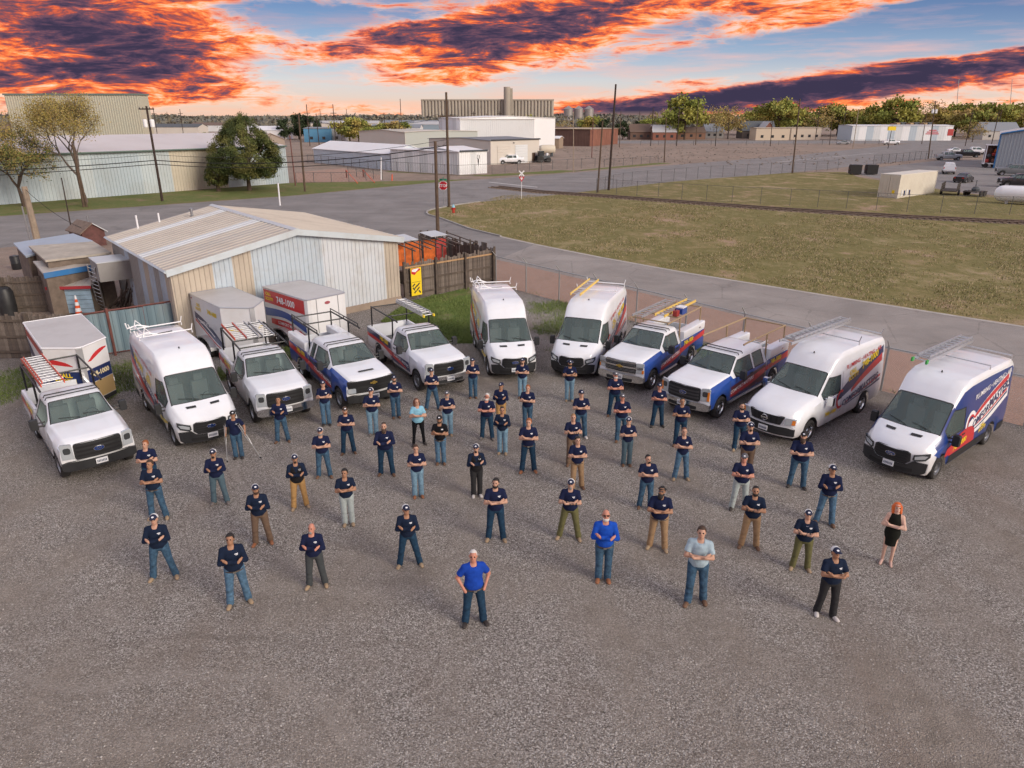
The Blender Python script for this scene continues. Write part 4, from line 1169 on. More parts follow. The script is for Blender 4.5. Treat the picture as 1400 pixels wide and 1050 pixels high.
 for s in (-1, 1):
  mirror(o, mx_ - sh.k(mx_), sh.side_y(mx_ - .15, mz) - .02, mz, s, .36, .20, .10, BLACKP if kind == 'snub' else CHROME)
  sy = sh.side_y
  for a, b in ((P['arches'][1] + .5, P['arches'][0] - .5), (P['x0'] + .1, P['arches'][1] - .5)):
   if kind == 'snub': decal(sy, [(a, .34), (b, .34), (b, .62), (a, .62)], s, .012, BLACKP, o, 'side_cladding')
  xd = P['win'][0][0] - .12
  decal(sy, [(xd, .4), (xd + .014, .4), (xd + .014, 2.0), (xd, 2.0)], s, .004, mat('seam', (.12, .12, .13), .8), o, 'door_seam')
  decal(sy, [(xd - 1.35, .4), (xd - 1.338, .4), (xd - 1.338, 2.1), (xd - 1.35, 2.1)], s, .0085, MATS['seam'], o, 'door_seam')
  decal(sy, rrect(xd + .05, xd + .27, 1.08, 1.13, .02), s, .02, BLACKP, o, 'door_handle')
  rear = P['x0'] + .03
  MB().box(P['x0'] - .012, P['x0'] + .02, s * .86 - .07, s * .86 + .07, 1.1, 1.6).build('tail_light', REDLENS, o)
 for y0, y1 in ((.62, .05), (-.05, -.62)):
  def wp(y, t):
   x = P['shield'][1] - .02 - .30 * t * (P['shield'][1] - P['shield'][0])
   return (x - sh.k(x) * (y / .95) ** 2, y, sh.top_z(x, y) + .025)
  MB().tube([wp(y0, 0), wp((y0 + y1) / 2, .25), wp(y1, .42)], .011, 4).build('wiper', BLACKP, o)
 sy = sh.side_y
 for s in (-1, 1):
  if wrap == 'white':
   X = lambda f: lerp(P['win'][0][0] - .1, P['x0'] + .12, f); lg = kind != 'snub'; D = .30 if lg else 0
   decal(sy, swoosh([(X(-.12 if lg else -.25), .95 + D), (X(.2), 1.35 + D), (X(.6), 1.75 + D * .8), (X(1), 2.32)], [(X(-.12 if lg else -.25), .70 + D), (X(.2), .95 + D), (X(.6), 1.35 + D), (X(1), 1.95 + D * .3)]), s, .004, NAVY, o, 'blue_swoosh')
   decal(sy, swoosh([(X(.22 if lg else .12), .95 + D), (X(.5), 1.32 + D), (X(.97), 1.90 + D * .5)], [(X(.22 if lg else .12), .82 + D), (X(.5), 1.10 + D), (X(.97), 1.62 + D * .5)]), s, .007, RED, o, 'red_swoosh')
   decal(sy, swoosh([(X(.1), .86), (X(.5), 1.05), (X(.95), 1.30)], [(X(.1), .82), (X(.5), .99), (X(.95), 1.20)]), s, .006, RED, o, 'red_line')
   decal(sy, swoosh([(X(.1), .76), (X(.5), .93), (X(.95), 1.14)], [(X(.1), .72), (X(.5), .87), (X(.95), 1.05)]), s, .006, NAVY, o, 'blue_line')
   cc = [(X(-.02) + .30 * math.cos(RAD(a)) * s * 1, 1.05 + .34 * math.sin(RAD(a))) for a in range(60, 301, 20)]
   ci = [(X(-.02) + .20 * math.cos(RAD(a)) * s, 1.05 + .25 * math.sin(RAD(a))) for a in range(300, 59, -20)]
   if s > 0: cc = [(2 * X(-.02) - x, z) for x, z in cc]; ci = [(2 * X(-.02) - x, z) for x, z in ci]
   else: pass
   decal(sy, cc + ci, s, .010, RED, o, 'lettering_initial')
   side_text(sy, 'COMFORT', X(.03), .74 if lg else 1.0, .22 if lg else .17, s, .012, NAVY if lg else WHITE2, o, .16 if lg else .30, .03)
   side_text(sy, 'MASTERS', X(.42), .92 if lg else 1.36, .27 if lg else .20, s, .012, NAVY if lg else WHITE2, o, .16 if lg else .30, .03)
   side_text(sy, 'PLUMBING \u2022 HEATING \u2022 AIR', X(.08), 2.0 if lg else 1.86, .15, s, .012, RED, o, .08 if lg else .13, .01)
   side_text(sy, 'CALL', X(.16), 1.62 + D * .4, .16, s, .014, YEL, o, .15, .04)
   side_text(sy, 'SCOTT!', X(.14), 1.42 + D * .4, .16, s, .014, YEL, o, .15, .04)
   side_text(sy, '748-1000', X(.46), 1.62 + D * .5, .25, s, .016, YEL, o, .20, .04)
   side_text(sy, '748-1000', X(-.35), .66, .16, s, .016, YEL, o, .0, .04)
  else:
   X = lambda f: lerp(P['shield'][1] - .2, P['x0'] + .12, f)
   decal(sy, swoosh([(X(.05), .92), (X(.25), 1.22), (X(.42), 1.15), (X(.47), .66)], [(X(.05), .64), (X(.2), .64), (X(.35), .64), (X(.47), .64)]), s, .013, RED, o, 'red_swoosh')
   decal(sy, swoosh([(X(.32), 1.30), (X(.6), 1.86), (X(.97), 2.36)], [(X(.32), .84), (X(.6), .98), (X(.97), 1.50)]), s, .005, WHITE2, o, 'white_swoosh')
   decal(sy, swoosh([(X(.40), 1.46), (X(.6), 1.84), (X(.95), 2.30)], [(X(.43), 1.40), (X(.62), 1.70), (X(.95), 2.10)]), s, .008, RED, o, 'red_swoosh')
   for d in (0, .11):
    decal(sy, swoosh([(X(.34), .98 + d), (X(.6), 1.20 + d), (X(.95), 1.70 + d)], [(X(.34), .94 + d), (X(.6), 1.15 + d), (X(.95), 1.62 + d)]), s, .009, (NAVY, RED)[d > 0], o, 'stripe_line')
   cx = X(.37)
   for r0, r1, m_, of in ((.30, .40, WHITE2, .010), (.24, .30, RED, .012), (.19, .22, NAVY, .012)):
    sg = 1 if s > 0 else -1
    cc = [(cx + sg * -r1 * math.cos(RAD(a)) * 1, 1.25 + r1 * 1.15 * math.sin(RAD(a))) for a in range(40, 321, 20)]
    ci = [(cx + sg * -r0 * math.cos(RAD(a)) * 1, 1.25 + r0 * 1.15 * math.sin(RAD(a))) for a in range(320, 39, -20)]
    decal(sy, cc + ci, s, of, m_, o, 'lettering_initial')
   side_text(sy, 'OMFORT', X(.405), 1.08, .25, s, .014, NAVY, o, .27, .02)
   side_text(sy, 'MASTERS', X(.655), 1.42, .30, s, .014, NAVY, o, .27, .03)
   side_text(sy, 'PLUMBING \u2022 HEATING \u2022 AIR', X(.40), 2.0, .165, s, .012, WHITE2, o, .10, .015)
   side_text(sy, '748-1000', X(.14), .70, .19, s, .016, YEL, o, .12, .04)
   side_text(sy, 'CALL', X(.54), .92, .12, s, .014, YEL, o, .12, .04)
   side_text(sy, 'SCOTT!', X(.53), .78, .12, s, .014, YEL, o, .12, .04)
   decal(sy, [(1.95, .70), (2.35, .90), (2.30, 1.10), (1.9, 1.25)], s, .006, BLUE, o, 'blue_fender')
 if rack:
  r = MB(); zt = sh.ztop(-1) + .03
  for x in rack['x']:
   z = sh.ztop(x)
   r.tube([(x, -.86, z + .02), (x, -.86, z + .14), (x, .86, z + .14), (x, .86, z + .02)], .022, 6)
   if rack.get('ends', True):
    for s in (-1, 1): r.tube([(x, s * .84, z + .12), (x, s * .9, z + .34)], .016, 5)
  r.build('roof_rack', rack.get('m', WHITE2), o)
  if rack.get('arm'):
   a = MB(); s = rack['arm']
   for x in rack['x'][:2]:
    z = sh.ztop(x) + .14
    a.tube([(x, s * .25, z), (x, s * .6, z + .12), (x, s * .95, z + .05), (x, s * .98, z + .25)], .03, 6)
    a.tube([(x - .12, s * .4, z), (x, s * .65, z + .3), (x + .1, s * .75, z)], .022, 5)
   a.tube([(rack['x'][0], s * .7, z + .06), (rack['x'][1], s * .7, z + .06)], .025, 6)
   a.build('rack_arm', WHITE2, o)
   MB().tube([(rack['x'][0] + 1.0, -.7, sh.ztop(rack['x'][0] + 1) + .05), (rack['x'][0] + 1.0, .3, sh.ztop(rack['x'][0] + 1) + .09)], .02, 6).build('rack_handle', BLACKP, o)
 MB().lathe([(.03, 0), (.015, .06)], 8, Matrix.Translation((.35, 0, sh.ztop(.35)))).build('aerial', BLACKP, o)
 return o, sh
# pickups
def pickup_params(cab, wb, hood=0):
 f = wb / 2; xc = f - 2.42 - (.0 if cab == 'reg' else (.55 if cab == 'ext' else .95))   # back of cab
 P = dict(x0=xc, x1=f + .93, sill=.48, hubz=.40, archR=.49, arches=(f,),
  ztop=[(xc, 1.88), (xc + .12, 1.955), (f - 1.5, 1.97), (f - 1.28, 1.92), (f - .60, 1.43), (f - .2, 1.41), (f + .6, 1.35), (f + .82, 1.30), (f + .93, 1.22)],
  drop=[(xc, .12), (f - 1.28, .10), (f - .60, .055), (f + .93, .09)],
  w=[(xc, .97), (xc + .1, .99), (f + .3, 1.0), (f + .93, .96)],
  wt=[(xc, .74), (f - 1.28, .72), (f - .60, .86), (f + .5, .84), (f + .93, .80)],
  belt=[(xc, 1.28), (f - .5, 1.28), (f + .93, 1.1)], wtop=[(xc, 1.80), (f, 1.80)],
  k=[(f - 1.45, 0), (f - 1.28, .06), (f - .60, .12), (f + .2, .10), (f + .93, .15)],
  st=[xc + .05, xc + .12, xc + .24, xc + .6, f - 1.9, f - 1.5, f - 1.38, f - 1.28, f - 1.1, f - .95, f - .82, f - .72, f - .60, f - .4, f - .2, f + .1, f + .35, f + .6, f + .72, f + .82, f + .88],
  shield=(f - 1.28, f - .60), wr=.40)
 if cab == 'reg': P['win'] = [(xc + .24, f - .82)]
 else:
  xm = xc + (.62 if cab == 'ext' else 1.0); P['st'] += [xm, xm + .12]; P['win'] = [(xc + .24, xm), (xm + .12, f - .82)]
 return P
def make_pickup(name, label, cab, wb, rear, pos, head, brand, wrap, chrome=True, rack=None, detail=True, cat='pickup truck', group='fleet vehicles parked in an arc on the gravel', paint=None):
 P = pickup_params(cab, wb); sh = Shell(P); f = wb / 2; sh.zm = 1.27
 o = thing(name, label, cat, (*pos, 0), head, group)
 paint = paint or WHITE
 sm_ = BLUE if wrap == 'full' else None
 sh.build(o, paint, sm_, P['win'], P['shield'], side_x=9 if sm_ else None)
 xb0, xb1 = -f - rear, P['x0'] - .04
 st = sorted(set([xb0, xb0 + .05, xb1] + [v for v in np.linspace(-f - P['archR'] * .999, -f + P['archR'] * .999, 11) if xb0 < v < xb1] + list(np.linspace(xb0 + .1, xb1, 4))))
 mb = MB(); ringn = 0
 def zb(x):
  d = x + f; R = P['archR']
  return max(.5, .40 + math.sqrt(R*R - d*d) * .98) if abs(d) < R else .5
 for s in (-1, 1):
  o0 = len(mb.v); k = 7
  for x in st:
   z0 = zb(x); w = .985 if x > xb0 + .02 else .965
   for y, z in ((w - .03, z0), (w, z0 + .06), (w + .005, min(1.0, z0 + .4)), (w - .01, 1.33), (w - .03, 1.36), (w - .11, 1.36), (w - .13, .78)):
    mb.v.append((x, s * y, z))
  for i in range(len(st) - 1):
   for j in range(k - 1):
    q = (o0 + i*k + j, o0 + (i+1)*k + j, o0 + (i+1)*k + j + 1, o0 + i*k + j + 1)
    mb.f.append(q if s > 0 else q[::-1]); mb.m.append(2 if j < 3 else 0)
 mb.box(xb0 + .04, xb1, -.87, .87, .72, .78, 1)
 mb.box(xb1 - .05, xb1, -.97, .97, .55, 1.36)
 mb.box(xb0 - .01, xb0 + .045, -.955, .955, .56, 1.36)
 bed = mb.build('bed', [paint, INTER, sm_ or paint], o, 40)
 def bed_y(x, z): return .985
 def sy(x, z): return .992 if x < xb1 + .03 else sh.side_y(x, z)
 MB().box(xb0 - .14, xb0 - .005, -.92, .92, .45, .66).build('rear_bumper', CHROME if chrome else BLACKP, o)
 for s in (-1, 1): MB().box(xb0 - .02, xb0 + .03, s * .9 - .06, s * .9 + .06, .95, 1.28).build('tail_light', REDLENS, o)
 MB().box(xb0 + .3, P['x1'] - .5, -.55, .55, .35, .8).build('chassis', BLACKP, o)
 for ax in (f, -f):
  for s in (-1, 1): wheel(o, ax, s * .86, P['wr'], .25, 'spoke' if brand == 'cross_old' or brand == 'oval_old' else 'steel')
 if not detail:
  fx = sh.front_x
  front_patch(sh, rrect(-.6, .6, .75, 1.08, .05), .02, .04, BLACKP, o, 'grille')
  for s in (-1, 1): front_patch(sh, rrect(min(s*.64, s*.92), max(s*.64, s*.92), .85, 1.08, .03), .02, .04, LAMPG, o, 'headlight')
  front_patch(sh, rrect(-.94, .94, .48, .70, .05), .06, .12, CHROME if chrome else BLACKP, o, 'bumper')
  return o, sh
 interior(o, (f - 1.75,) + ((f - 2.65,) if cab == 'crew' else ()), .72, .82, f - .78, 1.24, 1.9)
 fx = sh.front_x
 def bf(y, z): return fx(min(abs(y), .95), z)
 bm_ = CHROME if chrome else BLACKP
 front_patch(sh, [(-.97, .50), (-.85, .46), (.85, .46), (.97, .50), (.97, .70), (.80, .74), (-.80, .74), (-.97, .70)], .085, .16, bm_, o, 'bumper', bf, .14)
 front_patch(sh, rrect(-.55, .55, .48, .60, .03), .092, .03, BLACKP, o, 'air_intake', bf)
 plate(o, fx(0, .6) + .11, .63)
 if brand in ('oval', 'oval_old'):
  g = front_patch(sh, rrect(-.62, .62, .76, 1.14, .06), .035, .06, BLACKP, o, 'grille', bf)
  for z in ((.85, .95, 1.05) if brand == 'oval' else (.86, .95, 1.04)):
   front_patch(sh, rrect(-.58, .58, z - .022, z + .022, .015), .052, .02, DARKMETAL if brand == 'oval' else mat('grille_grey', (.06, .06, .065), .5), g, 'grille_bar', bf)
  emblem(sh, 'oval', g, .95, 1.05, bf, .07)
  for s in (-1, 1):
   h = front_patch(sh, [(s*.64, .80), (s*.93, .80), (s*.945, 1.13), (s*.90, 1.17), (s*.66, 1.15)], .03, .06, LAMPG, o, 'headlight', bf, .1)
   front_patch(sh, rrect(min(s*.70, s*.88), max(s*.70, s*.88), .93, 1.08, .05), .038, .02, LAMPD, h, 'headlight_reflector', bf)
   if brand == 'oval_old': front_patch(sh, [(s*.86, .82), (s*.935, .82), (s*.94, 1.08), (s*.88, 1.08)], .042, .02, AMBER, h, 'indicator_lens', bf)
 elif brand == 'cross':
  g = front_patch(sh, [(-.88, .78), (.88, .78), (.92, 1.0), (.92, 1.14), (-.92, 1.14), (-.92, 1.0)], .035, .06, BLACKP, o, 'grille', bf, .12)
  for z in (.84, .90): front_patch(sh, rrect(-.6, .6, z - .012, z + .012, .01), .05, .02, DARKMETAL, g, 'grille_bar', bf)
  front_patch(sh, rrect(-.90, .90, .98, 1.10, .03), .06, .04, DARKMETAL, g, 'grille_bar', bf, .12)
  emblem(sh, 'cross', g, 1.04, .9, bf, .075)
  for s in (-1, 1):
   front_patch(sh, rrect(min(s*.66, s*.93), max(s*.66, s*.93), .80, .94, .02), .05, .05, LAMPG, o, 'headlight', bf, .1)
  MB().add([(x, y, sh.top_z(x, y) + .02) for x, y in ((f + .28, -.28), (f + .28, .28), (f + .40, .30), (f + .40, -.30))], [(0, 3, 2, 1)]).build('bonnet_scoop', BLACKP, o)
 else:
  g = front_patch(sh, rrect(-.64, .64, .80, 1.14, .04), .03, .06, BLACKP, o, 'grille', bf)
  front_patch(sh, rrect(-.92, .92, .945, 1.005, .02), .055, .04, CHROME, g, 'grille_bar', bf, .12)
  for z in (.80, 1.12): front_patch(sh, rrect(-.64, .64, z - .02, z + .02, .015), .05, .04, CHROME, g, 'grille_bar', bf)
  for z in (.86, .90, 1.04, 1.08): front_patch(sh, rrect(-.62, .62, z - .008, z + .008, .005), .045, .02, STEEL, g, 'grille_bar', bf)
  emblem(sh, 'cross', g, .975, .9, bf, .07)
  for s in (-1, 1):
   for z0, z1 in ((.82, .935), (1.015, 1.13)):
    h = front_patch(sh, rrect(min(s*.66, s*.94), max(s*.66, s*.94), z0, z1, .02), .035, .05, LAMPG, o, 'headlight', bf, .1)
   front_patch(sh, rrect(min(s*.88, s*.945), max(s*.88, s*.945), .82, .93, .015), .044, .03, AMBER, h, 'indicator_lens', bf, .1)
 mx_ = f - .98
 for s in (-1, 1):
  mirror(o, mx_, sh.side_y(mx_, 1.30) - .03, 1.40, s, .34, .22, .16)
  for xd in [P['win'][-1][0] - .14 if cab != 'reg' else P['x0'] + .1, f - .52] + ([P['x0'] + .1] if cab != 'reg' else []):
   decal(sy, [(xd, .56), (xd + .014, .56), (xd + .014, 1.24), (xd, 1.24)], s, .009, mat('seam', (.12, .12, .13), .8), o, 'door_seam')
  decal(sy, rrect(P['win'][-1][0] + .05, P['win'][-1][0] + .28, 1.14, 1.19, .02), s, .022, BLACKP, o, 'door_handle')
  MB().tube([(P['x0'] + .2, s * .93, .40), (f - .62, s * .93, .40)], .055, 8).build('running_board', DARKMETAL if not chrome or brand == 'oval' else ALU, o)
 for y0, y1 in ((.60, .05), (-.05, -.60)):
  def wp(y, t):
   x = P['shield'][1] - .02 - .35 * t * .68
   return (x - sh.k(x) * (y / 1.0) ** 2, y, sh.top_z(x, y) + .025)
  MB().tube([wp(y0, 0), wp((y0 + y1) / 2, .22), wp(y1, .36)], .011, 4).build('wiper', BLACKP, o)
 for s in (-1, 1):
  F0, B0 = f + .55, xb0 + .03
  X = lambda q: lerp(F0, B0, q)
  if wrap == 'full':
   decal(sy, [(f - .75, .56), (f - .56, 1.0), (P['x0'] + .04, 1.22), (P['x0'] + .04, .56)], s, .004, mat('wrap_maroon', (.10, .02, .03), .3, coat=.4) if brand == 'oval_old' else NAVY, o, 'blue_door_panel', .2)
   decal(sy, swoosh([(f - .6, .80), (lerp(f, -f, .5), .98), (-f, 1.18), (xb0 + .05, 1.30)], [(f - .6, .60), (lerp(f, -f, .5), .70), (-f + .5, .93), (xb0 + .05, 1.05)]), s, .007, RED, o, 'red_swoosh')
   side_text(sy, 'COMFORT MASTERS', f - .58, .72, .14, s, .012, WHITE2, o, .10, .02)
   side_text(sy, '748-1000', xb1 - .25, 1.08, .20, s, .012, YEL, o, .02, .05)
  elif wrap == 'rear':
   decal(sy, [(xb1, 1.02), (xb1, 1.28), (xb0 + .04, 1.33), (xb0 + .04, .98), (-f - .5, .95), (-f + .5, .95)], s, .004, NAVY, o, 'blue_bed_panel', .3)
   decal(sy, swoosh([(f - .9, .66), (lerp(f, -f, .6), .95), (-f, 1.10), (xb0 + .05, 1.12)], [(f - .9, .60), (lerp(f, -f, .6), .75), (-f + .5, .93), (xb0 + .05, .98)]), s, .007, RED, o, 'red_swoosh')
   decal(sy, [(f - .52, .58), (f - .62, .95), (P['x0'] + .1, .95), (P['x0'] + .1, .58)], s, .005, NAVY, o, 'blue_door_panel', .2)
   side_text(sy, 'COMFORT MASTERS', f - .64, .72, .12, s, .012, WHITE2, o, .08, .02)
   side_text(sy, '748-1000', xb1 - .2, 1.10, .20, s, .012, YEL, o, .02, .05)
  else:
   decal(sy, swoosh([(xb1 - .1, .80), (-f, 1.15), (xb0 + .05, 1.25)], [(xb1 - .1, .70), (-f + .3, .95), (xb0 + .05, 1.0)]), s, .006, RED, o, 'red_swoosh')
   side_text(sy, '748-1000', xb1 - .3, 1.08, .22, s, .012, YEL, o, .02, .05)
 if rack:
  zr, zc = rack.get('z', 2.25), 2.02
  fr = MB(); m = rack.get('m', DARKMETAL); w = rack.get('w', .82)
  x_r, x_f = xb0 + .25, rack.get('xf', f - 1.35)
  for s in (-1, 1):
   fr.tube([(x_r - .05, s * w, 1.36), (x_r, s * w, zr), (x_f, s * w, zr), (x_f + .15, s * w, zr - .02)], .032, 8)
   fr.tube([(xb1 - .12, s * w, 1.36), (xb1 - .05, s * w, zr)], .032, 8)
   if rack.get('double'):
    fr.tube([(x_r, s * w, zr + .12), (x_f, s * w, zr + .12)], .022, 6)
    for t in (0, .5, 1): fr.tube([(lerp(x_r, x_f, t), s * w, zr), (lerp(x_r, x_f, t), s * w, zr + .12)], .018, 5)
  for x in rack.get('bars', (x_r, xb1, x_f)): fr.tube([(x, -w, zr), (x, w, zr)], .028, 8)
  fr.build('ladder_rack', m, o)
  for dx in (.0, .28):
   MB().tube([(f - 1.45 - dx, -.74, 1.93), (f - 1.45 - dx, -.70, 2.0), (f - 1.45 - dx, .70, 2.0), (f - 1.45 - dx, .74, 1.93)], .018, 6).build('roof_bar', DARKMETAL, o)
 if rack and rack.get('boxes'):
  for s in rack['boxes']:
   b = MB().prism(rrect(.62, 1.02, 0, .34, .05), lambda u, v: (xb0 + .12, s * u, 1.365 + v), lambda u, v: (xb1 - .12, s * u, 1.365 + v)).build('side_toolbox', WHITE, o, 40)
   MB().box(xb0 + .6, xb0 + .75, s * 1.02 - .01, s * 1.02 + .012, 1.5, 1.56).build('latch', CHROME, b)
 return o, sh
# place the fleet
def from_wheels(front, rear, wb, side, half=.86 + .12):
 """front/rear pixel of tyre contact on the visible side (+1: vehicle's left); returns centre and heading"""
 a, b = G(*front), G(*rear); d = (a - b); d.z = 0; u = d.normalized()
 n = Vector((-u.y, u.x, 0)) * side      # towards the visible side
 mid_front = a - n * half
 c = mid_front - u * (wb / 2)
 return (c.x, c.y), math.atan2(u.y, u.x)
def on(o, v):   # vehicle-local point -> world
 return Matrix.Translation(o.location) @ Matrix.Rotation(o.rotation_euler.z, 4, 'Z') @ Vector(v)
def lay(l, veh, p, q):
 up = Vector((0, 0, 1)); aim(l, on(veh, p), on(veh, q), up)
pos, h = from_wheels((83, 652), (51, 600), 3.6, -1)
v1, s1 = make_pickup('white_pickup', 'white pickup with black grille and orange ladder on its rack by the leaning trailer', 'reg', 3.6, 1.2, pos, h, 'oval', 'plain', chrome=False, rack=dict(z=2.28, bars=(-2.7, -1.0), xf=.3))
l = ladder('ladder', 'orange sided extension ladder on the rack of the black bumpered white pickup', 3.3, .62, ORANGE, ALU, double=True, rails=.05, step=.28)
lay(l, v1, (-3.1, -.42, 2.36), (.25, -.42, 2.36))
pos, h = from_wheels((238, 609), (202, 564), 3.75, -1)
v2, s2 = make_van('white_van', 'white high roof van with drop down roof rack between trailer and chrome grille pickup', 'snub', 'white', pos, h, rack=dict(x=(-2.6, -1.2), arm=-1, ends=True))
pos, h = from_wheels((346, 577), (317.5, 538), 3.6, -1)
v3, s3 = make_pickup('white_pickup', 'plain white pickup with chrome bumper and stepladders on its black rack', 'reg', 3.6, 1.2, pos, h, 'oval', 'plain', chrome=True, rack=dict(z=2.25, xf=.3))
for k, (y, m) in enumerate(((-.55, ORANGE), (-.12, ALU), (.42, ALU))):
 l = ladder('ladder', ('orange stepladder on the rack of the plain white pickup', 'short aluminium ladder beside the orange stepladder on the pickup rack', 'wide aluminium ladder on the far side of the plain white pickup rack')[k], 2.3, .40, m, ALU, rails=.045, step=.26)
 lay(l, v3, (-2.9 + .1 * k, y, 2.33 + .02), (-.7 + .1 * k, y, 2.33 + .02))
pos, h = from_wheels((464.5, 558.6), (414, 517), 4.0, -1)
v4, s4 = make_pickup('blue_white_pickup', 'extended cab pickup with blue fender, white bonnet and black scoop under an empty black rack', 'ext', 4.0, 1.2, pos, h, 'cross', 'full', chrome=False, rack=dict(z=2.30, double=True, bars=(-2.9, -1.6), xf=-.1, boxes=(-1, 1)))
pos, h = from_wheels((570, 533.5), (514.6, 492.6), 3.9, -1)
v5, s5 = make_pickup('white_pickup', 'white pickup with navy lower doors and yellow tipped ladder on its black rack', 'reg', 3.9, 1.2, pos, h, 'oval', 'rear', chrome=True, rack=dict(z=2.25, bars=(-2.8, -1.0), xf=-.2))
l = ladder('ladder', 'yellow tipped aluminium extension ladder on the pickup beside the grass', 2.9, .45, ALU, ALU, double=True, rails=.04, foot=YEL)
lay(l, v5, (.1, .52, 2.35), (-2.7, .52, 2.35))
pos, h = from_wheels((666, 512), (649, 477), 3.75, -1)
v6, s6 = make_van('white_van', 'white high roof van with folded roof rack beside the lush grass', 'snub', 'white', pos, h, rack=dict(x=(-2.6, -1.2), arm=-1))
pos, h = from_wheels((820, 513), (848, 477), 3.75, 1)
v7, s7 = make_van('white_van', 'white high roof van carrying a yellow ladder on its roof', 'snub', 'white', pos, h, rack=dict(x=(-2.6, -.9)))
l = ladder('ladder', 'yellow sided ladder on the roof of the white van', 3.1, .42, YELLOWF, ALU, rails=.05)
z7 = s7.ztop(-1.2) + .22
lay(l, v7, (.55, -.55, z7), (-2.5, -.55, z7))
pos, h = from_wheels((892, 532), (938, 502), 3.65, 1)
v8, s8 = make_pickup('chrome_grille_pickup', 'white and red pickup with tall chrome grille and gold emblem, two ladders on top', 'reg', 3.65, 1.25, pos, h, 'cross_old', 'full', chrome=True, rack=dict(z=2.30, m=mat('rack_tan', (.36, .26, .15), .6), xf=.35, boxes=(1, -1)))
for k, y in enumerate((-.55, .15)):
 l = ladder('ladder', ('aluminium ladder on the chrome grille pickup, on the side towards the vans', 'yellowish ladder lying in the middle of the chrome grille pickup rack')[k], 3.2, .42, (ALU, YELLOWF)[k], ALU, rails=.05)
 lay(l, v8, (.45 - .6 * k, y, 2.40), (-2.7 - .2 * k, y, 2.40))
ct = thing('blue_cooler', 'small blue cooler box strapped on the chrome grille pickup rack', 'cooler', on(v8, (-1.2, .62, 2.335)), h)
MB().prism(rrect(-.22, .22, 0, .26, .04), lambda u, v: (u, -.15, v), lambda u, v: (u, .15, v)).build('body', BLUE, ct); MB().box(-.2, .2, -.16, .16, .262, .30).build('lid', WHITE2, ct)
ct = thing('red_fuel_can', 'red fuel can beside the blue cooler on the pickup rack', 'fuel can', on(v8, (-.7, .62, 2.335)), h)
MB().prism(rrect(-.14, .14, 0, .24, .04), lambda u, v: (u, -.09, v), lambda u, v: (u, .09, v)).build('body', REDP, ct); MB().tube([(.05, 0, .24), (.12, 0, .34)], .02).build('spout', BLACKP, ct)
pos, h = from_wheels((990, 572), (1048, 530), 4.06, 1)
h -= RAD(4)
v9, s9 = make_pickup('crew_cab_pickup', 'crew cab pickup with blue fender and maroon doors under a tan pipe rack', 'crew', 4.06, 1.2, pos, h, 'oval_old', 'full', chrome=True, rack=dict(z=2.32, m=MATS['rack_tan'], bars=(-2.95, ), xf=.3, boxes=(1, -1)))
l = ladder('ladder', 'white stepladder lying in the bed of the crew cab pickup', 1.9, .45, WHITE2, ALU, rails=.04)
lay(l, v9, (-1.3, .1, 1.6), (-3.0, -.1, 1.5))
pos, h = from_wheels((1104.6, 604), (1174, 566), 3.71, 1)
v10, s10 = make_van('long_nose_van', 'white high roof van with long bonnet and round emblem carrying an aluminium ladder', 'long', 'white', pos, h, rack=dict(x=(-2.7, -1.0), m=ALU))
l = ladder('ladder', 'long aluminium ladder on the roof of the long bonnet van', 4.2, .42, ALU, ALU, double=True, rails=.045)
z10 = s10.ztop(-1.2) + .22
lay(l, v10, (1.2, -.62, z10), (-3.0, -.62, z10))
pos, h = from_wheels((1279, 655), (1350, 606), 3.75, 1)
v11, s11 = make_van('blue_wrapped_van', 'white nosed van with navy sides and red swoosh carrying an aluminium ladder', 'snub', 'blue', pos, h, rack=dict(x=(-2.7, -.9), m=ALU, ends=False))
l = ladder('ladder', 'aluminium ladder on the roof of the navy sided van', 3.5, .42, ALU, ALU, double=True, rails=.05, foot=mat('green_foot', (.05, .35, .08), .6))
z11 = s11.ztop(-1.2) + .22
lay(l, v11, (.55, -.62, z11), (-2.9, -.62, z11))
